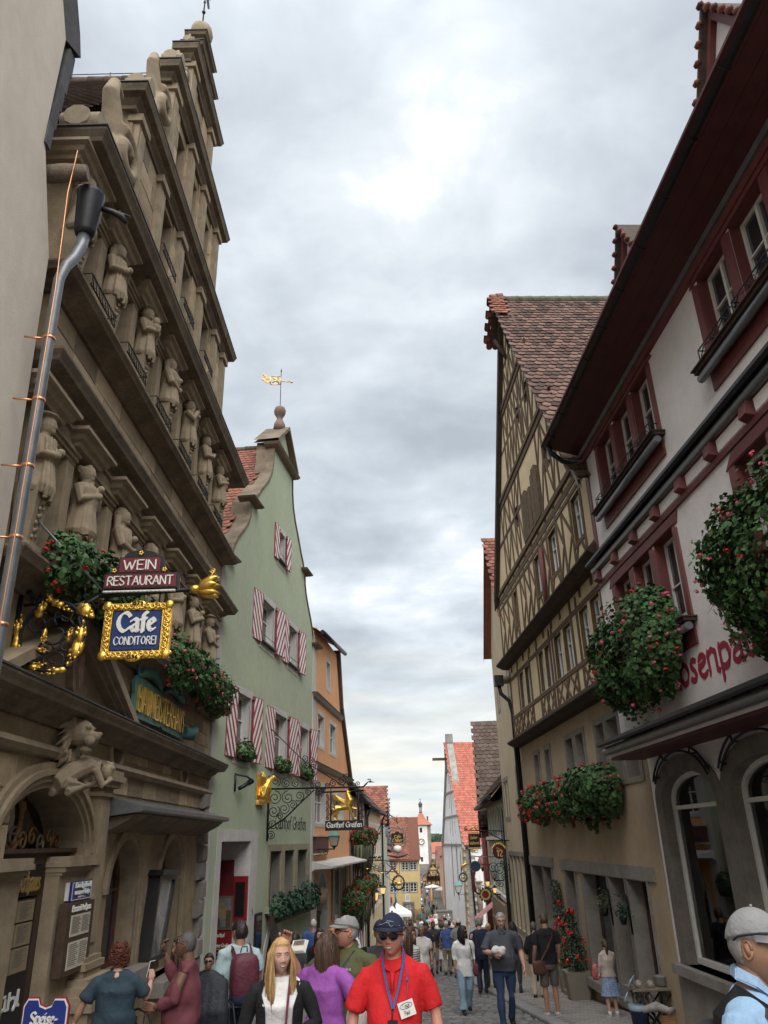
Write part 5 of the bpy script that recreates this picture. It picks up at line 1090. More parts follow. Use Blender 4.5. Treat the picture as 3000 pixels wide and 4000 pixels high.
# plaster body
lw=[(16.0,16.75),(15.05,15.62)]
W0=[(17.55,18.4,1.22,2.24),(18.6,19.3,1.22,2.24),(20.2,20.95,1.22,2.24),(21.15,21.9,1.22,2.24),(22.6,23.3,1.22,2.24),(23.5,24.2,1.22,2.24)]
W0=[(15.2,15.75),(15.95,16.55),(16.9,17.5)]
W0=[(15.0,15.7,1.0,2.22),(15.95,16.7,1.0,2.22),(16.9,17.5,1.0,2.22),(18.55,19.2,1.0,2.22),(19.5,20.15,1.0,2.22),(22.0,22.5,1.1,2.22),(23.4,23.9,1.1,2.22)]
GF=[(15.6,16.7,-3.0,-.82),(16.9,17.9,-3.0,-.82),(18.1,20.0,-2.95,-.82),(20.75,21.65,-3.6,-.8),(23.2,24.2,-2.7,-.8),(24.35,25.75,-2.7,-.8)]
b=MB(R); b.wall([(U0,-3.7),(U1,-4.1),(U1,2.75),(U0,2.75)],[rect(*w) for w in W0+GF],0,.36,0,1,back=.5); b.box(U1-.05,U1,-9,-.5,-4,7.6); b.build('stone_floor_wall',[M['tan'],M['greyst']],Hh)
WP=[(15.55,16.25),(16.45,17.15),(17.95,18.7),(18.9,19.65),(20.2,20.75),(20.95,21.5),(22.85,23.45),(23.75,24.35)]
WU=[(15.5,16.2),(17.7,18.5),(19.62,20.2),(22.9,23.4)]
b=MB(R); b.wall(rect(U0,U1,2.75,5.3),[rect(a,c,3.66,4.74) for a,c in WP],NL,.14,0,1,back=.3)
wz=[(17.35,17.95,8.7,9.4),(21.55,22.0,8.72,9.42),(18.75,19.2,11.55,12.2),(20.05,20.45,11.5,12.15)]
gab=[(U0,5.3),(U1,5.3),(U1+.1,7.6),(cu+.25,16.0),(cu-.25,16.0),(U0+.05,7.3)]
b.wall(gab,[rect(a,c,6.05,7.12) for a,c in WU]+[rect(*w) for w in wz],NU,.14,0,1,back=.3); b.build('plaster_infill',[M['infill'],M['timber']],Hh)
for a,c in WP: window(R,Hh,a+.02,c-.02,3.68,4.72,NL-.09,M['winw'],2,(.62,),.045,.035)
for a,c in WU: window(R,Hh,a+.02,c-.02,6.07,7.10,NU-.09,M['winw'],2,(.62,),.045,.035)
for a,c,d,e in wz: window(R,Hh,a,c,d,e,NU-.09,M['winw'],2,(.5,),.04,.03)
# timbers
def T(u0,z0,u1,z1,w=.17,N=NU,p=None,d=.09): beam(R,u0,z0,u1,z1,w,N+.02+random.uniform(-.004,.004),Hh,p or TIM,d=d)
for N,z0,z1,ops in ((NL,2.86,5.18,WP),):
    for z in (3.58,4.82): T(U0,z,U1,z,.13,N)
    T(U0,2.95,U1,2.95,.18,N)
    for u in (14.75,15.4,17.3,17.8,19.8,20.08,21.65,22.7,24.5,25.78): T(u,2.9,u,5.1,.15,N)
    for a,c in zip((15.4,17.8,20.08,22.7,24.6),(17.3,19.8,21.65,24.5,25.7)):
        n=max(2,round((c-a)/.62))
        for k in range(n):
            p,q=a+(c-a)*k/n+.06,a+(c-a)*(k+1)/n-.06
            T(p,3.03,q,3.5,.09,N,d=.085); T(p,3.5,q,3.03,.09,N,d=.08)
        m=(a+c)/2; T(m,3.03,m,3.5,.09,N)
for k in range(12): u=U0+.3+k*.95; T(u,5.0,u,5.28,.17,NL,d=.14)
# upper floor
T(U0,5.55,U1,5.55,.2); T(U0,7.45,U1,7.45,.2); T(U0,7.22,U1,7.22,.11)
for u in (14.78,15.4,16.3,17.05,17.6,18.6,19.1,19.55,20.28,20.9,21.6,22.2,22.82,23.5,24.3,25.1,25.78): T(u,5.6,u,7.4,.14)
for a,c in ((16.3,17.05),(17.05,17.6),(18.6,19.1),(20.28,20.9),(20.9,21.6),(21.6,22.2),(23.5,24.3),(24.3,25.1),(25.1,25.7)): T(a+.05,6.4,c-.05,7.15,.11); T(a+.05,6.35,c-.05,5.65,.11)
for a,c in ((15.4,16.3),(17.6,18.6),(19.55,20.28),(22.82,23.5)): T(a,5.98,c,5.98,.11); T(a+.1,5.65,a+.3,5.95,.1); T(c-.1,5.65,c-.3,5.95,.1)
for k in range(13): u=U0+.25+k*.9; T(u,7.55,u,7.82,.16,d=.16)
# gable floors
def gl(z): return U0+.05+(z-7.3)*(cu-.25-U0-.05)/8.7
def gr_(z): return U1+.1-(z-7.6)*(U1+.1-cu-.25)/8.4
rt=random.Random(14)
for z0,z1,us in ((7.85,10.3,(16.1,16.8,17.3,18.0,18.6,20.95,21.5,22.05,22.7,23.4,24.0)),(10.6,13.0,(18.0,18.7,19.25,19.7,20.0,20.5,20.95,21.4,21.9,22.4)),(13.3,15.2,(19.5,20.1,20.6,21.1,21.6))):
    for u in us:
        zt=z1
        while zt>z0 and not (gl(zt)<u<gr_(zt)): zt-=.1
        if zt-z0>.3: T(u,z0,u,zt,.13)
    zm=(z0+z1)/2+.1; T(max(gl(zm),U0)+.2,zm,gr_(zm)-.2,zm,.12) if z0!=7.85 else [T(gl(zm)+.2,zm,17.3,zm,.12),T(21,zm,gr_(zm)-.2,zm,.12)]
    for a,c in zip(us,us[1:]):
        if c-a>1.5: continue
        if gl(z1)<a and c<gr_(z1) or True:
            za,zb=(z0+.1,zm-.05) if rt.random()<.5 else (zm-.05,z0+.1)
            if gl(zm)<a and c<gr_(zm): T(a+.05,za,c-.05,zb,.1)
            za,zb=(zm+.1,z1-.1) if rt.random()<.5 else (z1-.1,zm+.1)
            if gl(z1)<a and c<gr_(z1): T(a+.05,za,c-.05,zb,.1)
T(gl(8)+.1,7.9,gl(16)-.1,15.8,.2); T(gr_(8)-.1,7.9,gr_(16)+.1,15.8,.2)
for z in (10.42,13.12): 
    T(gl(z),z-.1,gr_(z),z-.1,.2,NU+.02,d=.12); T(gl(z),z+.1,gr_(z),z+.1,.16,NU+.05,d=.12)
T(U0,7.72,U1,7.72,.16,NU+.05,d=.12)
# loft doors
for a,c,t in ((20.08,20.85,9.35),(18.72,19.5,9.5),(19.6,19.98,9.2)):
    for k in range(4): u=a+(c-a)*k/4; q=MB(R); q.box(u,u+(c-a)/4-.012,NU,NU+.06,7.85,t-.16*abs(k-1.5)/1.5); q.build('loft_door_plank',[mat('loft_door_oak',(.12,.078,.042),.85,.35,6,.6,50,isl=.2)],Hh)
# dark jetty mouldings
for N,z,h in ((NL,2.78,.22),(NU,5.32,.26)):
    q=MB(R); q.prism([(N-.25,z-.12),(N+.05,z-.1),(N+.2,z-.02),(N+.26,z+.02),(N+.26,z+.06),(N,z+h)],U0,U1+.1,0,'u'); q.build('jetty_moulding',[M['timberd']],Hh)
q=MB(R); q.tube([(18.97,NU+.09,7.0),(19.0,NU+.1,5.4)],.05,6); q.build('red_bracket_pole',[M['oxred']],Hh)
# roof with verge boards and the little hoist hood
rid=16.35; rb=R.P(cu,0,rid); zr=R.P(U0-.1,0,7.05)
rf=MB(R); rf.quad((cu,NU+.3,rid),(cu,-10,rid),(U0-.25,-10,6.85),(U0-.25,NU+.3,6.85)); rf.quad((cu,NU+.16,rid),(cu,-10,rid),(U1+.05,-10,7.6),(U1+.05,NU+.16,7.6)); roof=rf.build('roof',[M['tiled']],Hh)
q=MB(R); q.add([(cu,NU+.26,rid-.03),(U0-.25,NU+.26,6.82),(U0-.25,NU+.34,6.82),(cu,NU+.34,rid-.03),(cu,NU+.26,rid-.22),(U0-.25,NU+.26,6.63),(U0-.25,NU+.34,6.63),(cu,NU+.34,rid-.22)],[(0,1,2,3),(4,5,6,7),(3,2,6,7),(0,1,5,4)]); q.build('verge_board',[mat('pale_verge_board',(.33,.27,.24),.8,.1,5,.2)],Hh)
q=MB(R); q.add([(cu,NU,rid-.05),(U1+.05,NU,7.6),(U1+.05,NU+.15,7.6),(cu,NU+.15,rid-.05),(cu,NU+.15,rid-.4),(U1+.05,NU+.15,7.25),(U1-.1,NU,7.45),(cu-.1,NU,rid-.3)],[(0,1,2,3),(3,2,5,4),(4,5,6,7)]); q.build('verge_soffit',[M['timberd']],Hh)
Ot=R.P(cu,NU+.36,rid+.03); Dv=R.P(U0-.25,NU+.36,6.87)-Ot; roof_tiles(roof,Ot,-R.N,Dv,9.5,Dv.length,M['tile'],.215,.235,290,lambda p:p.x-.15*p.z,th=.03,jit=1.0)
ridge_tiles(roof,R.P(cu,NU+.36,rid+.05),R.P(cu,-9,rid+.05),mat('mossy_ridge_tile',(.12,.115,.08),.9,.3,6,.5,30),22,.15)
hd=MB(R); n1=NU+.36
hd.add([(cu,n1,rid+.08),(cu,NU,rid+.12),(cu-1.0,NU,rid-1.3),(cu-.75,n1,rid-1.15)],[(0,1,2,3)]); hd.add([(cu,n1,rid+.08),(cu,NU,rid+.12),(cu+1.0,NU,rid-1.3),(cu+.75,n1,rid-1.15)],[(0,1,2,3)]); hood=hd.build('hoist_hood',[M['tiled']],Hh)
Oh=R.P(cu,NU,rid+.16)
for s in (-1,1):
    Dh=R.P(cu+s*.95,NU+.1,rid-1.25)-Oh; roof_tiles(hood,Oh,R.N,Dh,.42,Dh.length,M['tiler'],.21,.2,60,th=.03,jit=1.2)
ridge_tiles(hood,R.P(cu,NU,rid+.2),R.P(cu,n1+.05,rid+.12),M['tiler'],2,.14)
q=MB(R); q.box(cu-.1,cu+.1,NU,n1,rid-.45,rid-.27); q.tube([(cu-.6,n1-.1,rid-1.1),(cu-.3,NU,rid-2.0)],.07,6); q.tube([(cu+.6,n1-.1,rid-1.1),(cu+.3,NU,rid-2.0)],.07,6); q.build('hood_beam',[M['timberd']],Hh)
# stone floor windows, shop openings
s=MB(R)
for (u0,u1,z0,z1) in W0+GF: s.wall(rect(u0-.13,u1+.13,z0-.1,z1+.13 if z1>0 else z1+.24),[rect(u0,u1,z0,z1)],.025,.024,back=.03)
s.box(15.1,22.1,-.05,.04,-.8,-.56); s.box(22.9,26,-.05,.04,-.78,-.54); s.build('stone_surrounds',[M['greyst']],Hh)
for w in W0: window(R,Hh,*w,-.22,M['winw'],2,(.55,),.05,.035)
for i,w in enumerate(GF[:3]):
    window(R,Hh,*w,-.28,M['wood'],1,(.86,),.05,.03,gm=M['glassd'] if i<2 else M['glass'],name='shop_window')
window(R,Hh,*GF[3],-.3,M['wood'],1,(.8,),.06,.03,gm=M['glassd'],name='shop_door'); window(R,Hh,*GF[4],-.28,M['wood'],1,(.85,),.05,.03,gm=M['glassd']); window(R,Hh,*GF[5],-.28,M['wood'],2,(.85,),.05,.03,gm=M['glassd'])
q=MB(R); q.box(18.0,20.2,-.1,.18,-3.1,-2.93); q.box(15.5,18.0,-.1,.1,-3.12,-2.98); q.build('sill',[M['greyst']],Hh)
flower_box(R,16.0,18.7,.95,.05,.6,.7,.4,'big dense geranium box at the white house end of the tan wall','geranium boxes of the tan wall',3600,.052,22,(.6,.4),3,fsize=.8,rag=1)
flower_box(R,18.75,21.6,.9,.05,.55,.55,.4,'geranium box full of red and pink blooms in the middle of the tan wall','geranium boxes of the tan wall',2200,.05,80,(.6,.4),4,rag=1)
flower_box(R,21.8,24.4,.85,.05,.55,.5,.45,'small bright red geranium box at the far end of the tan wall','geranium boxes of the tan wall',1500,.05,100,(.75,.25),5,fsize=1.1)
# ---------------------------------------------------------------- houses further down the street
def house(name,label,fr,u0,u1,zg,ze,dep,wm,rm,wins,ridge='par',rise=4,fm=None,over=.35,sur=None,rows=(.5,),eave=None,gl_=None):
    t=thing(name,label,'house',fr.P((u0+u1)/2,0,zg)); b=MB(fr); c=(u0+u1)/2
    out=rect(u0,u1,zg-.6,ze) if ridge=='par' else [(u0,zg-.6),(u1,zg-.6),(u1,ze),(c,ze+rise),(u0,ze)]
    b.wall(out,[rect(*w) for w in wins],0,.2,0,0,back=.4); b.box(u0,u0+.05,-dep,-.4,zg-.6,ze); b.box(u1-.05,u1,-dep,-.4,zg-.6,ze); b.box(u0,u1,-dep,-dep+.05,zg-.6,ze)
    if ridge=='par':
        for u in (u0,u1-.05): b.prism([(0,ze),(-dep,ze),(-dep/2,ze+rise-.1)],u,u+.05,0,'u')
    b.build('wall',[wm],t)
    for w in wins: window(fr,t,*w,-.1,fm or M['winw'],2,rows,.07,.06,gm=gl_)
    if sur:
        s=MB(fr)
        for (a,c2,z0,z1) in wins: s.wall(rect(a-.14,c2+.14,z0-.14,z1+.14),[rect(a,c2,z0,z1)],.015,.014,back=.03)
        s.build('window_surrounds',[sur],t)
    r=MB(fr)
    if ridge=='par':
        r.add([(u0-.15,over,ze-.1),(u1+.15,over,ze-.1),(u1+.15,-dep/2,ze+rise),(u0-.15,-dep/2,ze+rise),(u1+.15,-dep-over,ze-.1),(u0-.15,-dep-over,ze-.1)],[(0,1,2,3),(3,2,4,5)]); r.add([(u0-.15,over,ze-.28),(u1+.15,over,ze-.28),(u1+.15,0,ze-.15),(u0-.15,0,ze-.15),(u0-.15,over,ze-.1),(u1+.15,over,ze-.1)],[(0,1,2,3),(0,1,5,4)])
    else:
        for s_,ue in ((-1,u0-.3),(1,u1+.3)):
            r.add([(c,over,ze+rise+.1),(ue,over,ze-.3),(ue,-dep,ze-.3),(c,-dep,ze+rise+.1),(c,over,ze+rise-.1),(ue,over,ze-.5)],[(0,1,2,3),(0,1,5,4)])
    ro=r.build('roof',[rm],t); return t,ro
def tiles_on(ro,fr,a,b,c,m,tw=.3,ex=.3,lim=280,pick=None,**k):     # a,b ridge ends, c point on the eave below a  (u,n,z)
    A_,B_,C_=fr.P(*a),fr.P(*b),fr.P(*c); D=C_-A_; W_=B_-A_; W_-=D*(W_.dot(D)/D.dot(D))
    roof_tiles(ro,A_+Vector((0,0,.03)),W_,D,(B_-A_).length,D.length,m,tw,ex,lim,pick or (lambda p:p.y),th=.03,**k)
# timber framed flower house and cream house on the left
FB=Fr(-2.02,38.3,2.2,1); zg=gz(43)
t,ro=house('flower_house','white house with red timbers hidden behind hanging geraniums, past the orange house',FB,0,9.8,zg,2.2,8,M['white'],M['tiled'],[(u,u+.7,z,z+1.2) for u in (.8,2.2,3.6,5.0,6.4,8.2) for z in (.4,-1.9)]+[(u,u+.8,-4.4,-2.9) for u in (1,3,5,7.5)],rise=4,fm=M['winw'])
for u in (.1,1.8,3.2,4.6,6.0,7.6,9.5): beam(FB,u,zg,u,2.0,.14,.03,t,TIMR)
for z in (.1,-2.3): beam(FB,0,z,9.8,z,.14,.035,t,TIMR)
q=MB(FB); q.tube([(0,.45,2.05),(9.8,.45,2.05)],.09,8); q.build('gutter',[M['gutter']],t)
tiles_on(ro,FB,(-.15,-4,6.2),(9.95,-4,6.2),(-.15,.35,2.1),M['tiled'],.26,.26,200)
q=MB(FB); q.tube([(9.9,.1,2.0),(9.9,.12,-5.8)],.06,8); q.build('rain_pipe',[M['gutter']],t)
for i,(u0,u1,z,dr,lab) in enumerate(((.3,4.2,.35,.75,'upper red geranium box on the flower house near the orange house'),(5.0,9.3,.35,.75,'upper red geranium box at the far end of the flower house'),(.3,4.2,-1.95,.8,'lower red geranium box on the flower house near the orange house'),(5.0,9.3,-1.95,.8,'lower red geranium box at the far end of the flower house'))):
    f=flower_box(FB,u0,u1,z,.05,.75,dr,.35,lab,'hanging geranium boxes of the flower house',1500,.07,85,(.95,.05),i+20,fsize=1.2)
    rr=random.Random(i); q=MB(FB)
    for k in range(130):
        u=rr.uniform(u0,u1); n=rr.uniform(.15,.6); l=rr.uniform(.6,1.5); q.tube([(u,n,z-.5),(u+rr.uniform(-.1,.1),n,z-.5-l*.5),(u+rr.uniform(-.15,.15),n-.05,z-.5-l)],[.04,.035,.008],4)
    q.build('trailing_stems',[M['leafd2']],f,kind='stuff')
flower_box(O,6.0,8.6,-2.35,.05,.8,.9,.5,'round red geranium basket on the orange house beside the grey shutters','hanging geranium boxes of the flower house',1500,.06,60,(.97,.03),31,fsize=1.1)
FC=Fr(-1.64,48.4,3.0,1); zg=gz(55)
t,ro=house('cream_gutter_house','cream house with tall narrow windows and a dark gutter, left row',FC,0,13.6,zg,1.95,7,mat('cream_yellow_plaster',(.66,.54,.33),.9,.08,.6,.2,30,stain=.25,scol=(.5,.42,.28)),M['tiled'],[(u,u+.62,-.9,1.0) for u in (.8,2.1,3.4,5.2,6.8,8.2,9.6,11,12.3)]+[(u,u+.7,-3.9,-2.4) for u in (.8,2.6,4.6,6.6,8.6,10.6,12.3)]+[(u,u+1,-7.2,-5.2) for u in (1,4,7,10)],rise=3.6,sur=M['white'],gl_=M['glassd'])
q=MB(FC); q.tube([(0,.45,1.85),(13.7,.45,1.85)],.1,8); q.tube([(.1,.4,1.8),(.15,.15,1.3),(.15,.12,-7)],.07,8); q.tube([(13.5,.4,1.8),(13.55,.15,1.4),(13.55,.12,-8)],.07,8); q.build('gutter',[M['gutter']],t)
tiles_on(ro,FC,(-.15,-3.5,5.55),(13.7,-3.5,5.55),(-.15,.35,1.85),M['tiled'],.3,.3,200)
FD=Fr(-.9,62.6,2,1); zg=gz(66)
t,ro=house('brown_roof_house','house with a brown tiled roof rising behind the cream house, left row',FD,0,7.5,zg,1.4,9,mat('pale_green_plaster',(.45,.5,.4),.9,.08,.6,.2,30),M['tiler'],[(u,u+.8,z,z+1.3) for u in (1,3,5) for z in (-.6,-3.4)],ridge='perp',rise=2.6)
tiles_on(ro,FD,(3.75,.35,4.1),(3.75,-9,4.1),(-.3,.35,1.1),M['tiler'],.3,.26,220)
FE=Fr(-.75,72,1,1); zg=gz(76)
t,ro=house('dark_roof_house','house with a dark weathered gable roof in the left row before the ochre house',FE,0,9,zg,.6,9,M['ecream'],M['slate'],[(u,u+.8,z,z+1.3) for u in (1.2,3.8,6.4) for z in (-1.5,-4.4)],ridge='perp',rise=2.9)
tiles_on(ro,FE,(4.5,.35,3.6),(4.5,-9,3.6),(-.3,.35,.3),M['slate'],.34,.3,200)
FF=Fr(-.6,82,0,1); t,ro=house('plain_row_house','plain pale house in the left row right before the ochre house',FF,0,40,gz(105),-.8,8,M['greend'],M['tiled'],[(u,u+.9,z,z+1.4) for u in range(2,38,4) for z in (-3,-6)],rise=2.2)
# ochre house closing the view on the left of the lane
Yh=Face(-2.0,130); zg=gz(130); 
wins=[(u,u+1.02,z,z+1.12) for u in (.0,1.4,3.25,4.5) for z in (-4.25,)]+[(u,u+1.02,-7.28,-6.05) for u in (.05,1.35,3.2,4.45)]
t,ro=house('ochre_house','ochre yellow house with white lattice windows and a steep brown roof behind the white tent',Yh,-.3,6.0,zg,-2.62,12,M['yellow'],M['tiler'],wins,rise=6.1,fm=M['winw'],sur=M['greyst'],rows=(.33,.66),over=.4)
tiles_on(ro,Yh,(-.45,-6,3.48),(4.45,-6,3.48),(-.45,.4,-2.72),M['tiler'],.34,.26,280,lambda p:-p.z)
q=MB(Yh); q.add([(4.45,-6,3.5),(6.3,.4,-2.75),(6.3,-12,-2.75)],[(0,1,2)]); q.build('roof_end',[M['tiler']],ro)
q=MB(Yh); q.box(3.2,5.0,-.1,.06,zg,-8.6); s=q.build('shop_front',[M['greyst']],t); window(Yh,s,3.4,4.8,zg+.1,-8.9,.06,M['winw'],3,(.75,),.08,.06)
q=MB(Yh); q.box(.1,1.6,.02,.5,-8.6,-7.9); tag(q.build('awning',[mat('brick_red_awning',(.3,.05,.05),.7,.1,3,.05)],None,loc=Yh.P(.8,.2,-8.3)),'small brick red awning box on the ochre house','awning')
q=MB(Yh); q.box(3.6,4.35,.02,.06,-8.6,-7.6,0); [q.box(3.72,4.25,.06,.065,-7.75-.1*i,-7.72-.1*i,1) for i in range(7)]; tag(q.build('wall_plaque',[M['signwht'],M['ink']],None,loc=Yh.P(4,.04,-8.1)),'white plaque with lines of writing on the ochre house','plaque')
q=MB(Yh); 
for i in range(8): q.box(5.25+i*.0,5.3,.1,.14,zg,zg) if 0 else None
for s in (-1,1):
    for i in range(7): a=5.1+i*.13; q.tube([(a,.12,zg+.1),(a+s*.6,.13,zg+1.7)],.025,4)
tag(q.build('trellis',[mat('trellis_wood',(.28,.19,.1),.8,.2,6,.1)],None,loc=Yh.P(5.4,.1,zg)),'brown wooden trellis at the right corner of the ochre house','trellis')
d=MB(Yh); d.box(.5,2.0,-1.9,-.5,-2.3,-.3); dm=d.build('dormer',[M['oxred']],ro); d=MB(Yh); d.add([(.3,-.3,-.5),(1.25,-.3,.5),(2.2,-.3,-.5),(.3,-3.5,-.5),(1.25,-3.8,.5),(2.2,-3.5,-.5)],[(0,1,4,3),(1,2,5,4),(0,1,2)]); d.build('dormer_roof',[M['slate']],dm)
# white market tent
tt=thing('market_tent','white pitched market tent in front of the ochre house','tent',(.2,100,gz(100)))
q=MB(); x0,x1,y0,y1,ze,zp=-1.48,1.9,98.4,101.7,-7.75,-6.72; q.add([(x0,y0,ze),(x1,y0,ze),(x1,y1,ze),(x0,y1,ze),((x0+x1)/2,(y0+y1)/2,zp),(x0,y0,ze-.28),(x1,y0,ze-.28),(x1,y1,ze-.28),(x0,y1,ze-.28)],[(0,1,4),(1,2,4),(2,3,4),(3,0,4),(0,5,6,1),(1,6,7,2),(2,7,8,3),(3,8,5,0)]); q.build('canopy',[M['whtcloth']],tt)
for x in (x0+.05,x1-.05):
    for y in (y0+.05,y1-.05): q=MB(); q.box(x-.04,x+.04,y-.04,y+.04,gz(y),ze); q.build('pole',[M['zinc']],tt)
# church with the tall white gable
ch=thing('church','white church with a steep orange red roof and tall lancet windows','church',(8.5,117,gz(112)))
CG=Face(9.2,108,0); gU=Vector((-1.5,20,0)).normalized(); CG=Fr(9.2,108,0,1); CG.U=gU; CG.N=Vector((-gU.y,gU.x,0)); CG.side=-1; wid=20.05
lan=[]
def lancet(u,z0,z1,w): return [(u-w/2,z0),(u+w/2,z0),(u+w/2,z1-w*1.2),(u+w*.28,z1-w*.5),(u,z1),(u-w*.28,z1-w*.5),(u-w/2,z1-w*1.2)]
cm_=wid*.46
lan=[lancet(6.8,-7.6,-.2,.95),lancet(3.6,-5.8,-1.25,.8),lancet(cm_+2,-7.4,-.2,.9)]
for (z0,z1,k) in ((-.2,2.6,1.0),(3.2,6.0,1.0),(6.5,9.0,.9),(9.6,11.3,0)):
    lan.append(lancet(cm_,z0 if z0>0 else .3,z1,.55))
    if k:
        for s in (-1,1): lan.append(rect(cm_+s*2.2*k*(1-z0*.06)-.2,cm_+s*2.2*k*(1-z0*.06)+.2,z0+.9,z1-.4))
b=MB(CG); b.wall([(0,-11),(wid,-12),(wid,-.5),(cm_,13.0),(0,-.5)],lan,0,.5,0,1,back=.8)
for l in lan: u=[p[0] for p in l]; z=[p[1] for p in l]; b.quad((min(u),-.49,min(z)),(max(u),-.49,min(z)),(max(u),-.49,max(z)),(min(u),-.49,max(z)),1)
b.build('gable_wall',[M['churchw'],mat('grey_blind_recess',(.33,.33,.33),.9,.1,1,.1)],ch)
E2=Face(9.2,108,4.3)
b=MB(E2); b.wall([(0,-11),(30,-11),(30,-.6),(0,-.6)],[rect(3.2,4.2,-9.2,-6.2)],0,.3,0,1,back=.5); b.build('side_wall',[M['churchw'],M['greyst']],ch)
q=MB(E2); q.box(3.3,4.1,-.3,-.25,-9.1,-6.3); q.build('barred_window',[M['glassd']],ch)
r=MB(E2); r.quad((-.1,.3,-.75),(30,.3,-.75),(30,-9.7,13.05),(-.6,-9.2,13.05)); r.quad((-.6,-9.2,13.05),(30,-9.7,13.05),(30,-20,-.7),(.75,-20,-.7)); ro=r.build('roof',[M['tilenew']],ch)
a0=Vector(E2.P(-.55,-9.25,13.1)); e0_=Vector(E2.P(-.05,.32,-.72)); roof_tiles(ro,a0,E2.U,e0_-a0,7.5,(e0_-a0).length,M['tilenew'],.34,.40,290,lambda p:p.x,th=.04,jit=.4)
q=MB(CG)
for s,(uA,zA) in ((1,(0,-.5)),(-1,(wid,-.5))):
    q.add([(uA-s*.3,.25,zA-.6),(uA+s*.5,.25,zA-.5),(cm_,.25,12.7),(cm_,.25,13.6),(uA-s*.3,-.7,zA-.6),(uA+s*.5,-.7,zA-.5),(cm_,-.7,12.7),(cm_,-.7,13.6)],[(0,1,2,3),(0,4,7,3),(1,5,6,2)])
q.build('gable_coping',[mat('lichened_coping',(.32,.31,.28),.9,.25,2,.4,20)],ch)
q=MB(CG)
for z in (2.95,6.2,9.25,-.75): 
    e=(z+.5)/13.5; a=cm_*max(e,0); c=wid-(wid-cm_)*max(e,0); q.box(a,c,-.05,.18,z-.12,z+.12)
q.build('string_courses',[M['greyst']],ch)
q=MB(CG); q.prism([(cm_-.5,13.0),(cm_+.5,13.0),(cm_+.35,14.3),(cm_-.35,14.3)],-.7,.3); q.build('gable_top',[M['greyst']],ch)
q=MB(CG); q.box(cm_-.25,cm_+.25,-.2,2.4,10.6,10.95); q.build('hoist_beam',[M['wood']],ch)
rq=random.Random(3)
for i in range(24): m=CG.M(.6-.15*(i%2),.06,-10.6+i*.41)@Matrix.Diagonal((1.3+.5*(i%2),.2,.38,1)); link('quoin_stone',random.choice(BEV),ch,m).data=BEV[0]
for i in range(22): m=E2.M(.35+.1*(i%2),.05,-10.6+i*.42); w_=.8+.5*(i%2); q=MB(E2); q.box(.02,w_,-.02,.05+.02*(i%2),-10.8+i*.44,-10.8+i*.44+.42); q.build('quoin_stone',[M['greyst']],ch)
q=MB(E2); q.tube([(.1,.4,-.8),(.6,.35,-1.2),(.95,.25,-11)],.12,8); q.build('rain_pipe',[M['gutter']],ch)
q=MB(E2); q.tube([(1.6,.3,-9.2),(1.5,.4,-7.5),(1.55,.3,-6)],[.25,.38,.2],8); q.ball((1.55,.4,-5.7),(.25,.3,.3),8); q.tube([(1.5,.2,-9.6),(1.55,.3,-9.2)],[.2,.3],8); q.box(1.1,2.0,0,.7,-5.2,-5.0); tag(link('stone_figure',fuse(q,.06,[mat('weathered_red_stone',(.2,.14,.11),.9,.3,2,.4,20)],'stone_figure',1,E2.P(1.5,.2,-9)),None,Matrix.Translation(E2.P(1.5,.2,-9))),'weathered standing stone figure on the church side wall','statue')
# right-hand row between the timber house and the church
Er=Fr(4.28,26.05,.3,-1); zg=gz(29)
t,ro=house('sandy_house','sandy grey house with narrow stone windows beside the timber-framed house',Er,0,5.6,zg,7.2,9,M['ecream'],M['tiler'],[(.5,.95,.75,2.1),(1.15,1.6,.75,2.1),(3.9,4.35,.7,1.95),(4.55,5.0,.7,1.95),(.5,.95,4.6,5.9),(1.2,1.65,4.6,5.9),(4.2,4.6,4.6,5.7)]+[(u,u+.75,-2.9,-.6) for u in (.5,1.5,2.5,3.4,4.3)],ridge='perp',rise=3.8,fm=M['wood'],sur=M['greyst'],over=.3)
tiles_on(ro,Er,(2.8,.3,11.1),(2.8,-9,11.1),(-.3,.3,6.9),M['tiler'],.22,.22,200,lambda p:p.x)
q=MB(Er); q.tube([(.12,.12,3.55),(.12,.1,3.1),(.12,.1,-3.9)],.07,8); q.build('rain_pipe',[M['gutter']],t)
q=MB(Er); q.tube([(5.5,.12,1.0),(5.5,.12,-4.1)],.07,8); q.build('far_rain_pipe',[M['gutter']],t)
q=MB(R); q.box(25.95,26.25,NU+.05,NU+.35,4.7,5.05); q.tube([(26.1,NU+.2,4.7),(26.1,NU+.15,4.45),(26.08,.2,4.2),(26.1,.12,3.8),(26.1,.1,-3.6)],.065,8); tag(q.build('rain_pipe',[M['gutter']],None,loc=R.P(26.1,.1,-3.6)),'black rain pipe with a square hopper between timber-framed and sandy house','rain pipe')
q=MB(R); q.tube([(25.9,-.2,4.95),(26.6,.2,5.0)],.14,8); tag(q.build('log_end',[MATS['weathered_log']],None,loc=R.P(26.2,0,4.9)),'grey log end beside the square hopper of the black rain pipe','log')
T_=Fr(4.33,31.8,2.5,-1); zg=gz(36)
t,ro=house('mint_house','mint green house with white window posts and stone arches in the right row',T_,0,9.2,zg,1.55,8,M['turq'],M['tiled'],[(u,u+.62,.1,1.15) for u in (.6,2.2,3.8,5.4,7.2)]+[(u,u+.62,-1.9,-.6) for u in (.6,2.2,3.8,5.4,7.2)],rise=4.6,sur=M['white'],over=.5)
tiles_on(ro,T_,(-.1,-4,6.1),(9.3,-4,6.1),(-.1,.5,1.45),M['tiled'],.26,.26,240)
q=MB(T_); q.tube([(-.1,.55,1.45),(9.3,.55,1.35)],.1,8); q.build('gutter',[M['gutter']],t)
q=MB(T_); q.box(0,9.2,0,.15,-.1,.05); q.box(0,9.2,0,.15,-2.25,-2.1); q.build('white_sill',[M['white']],t)
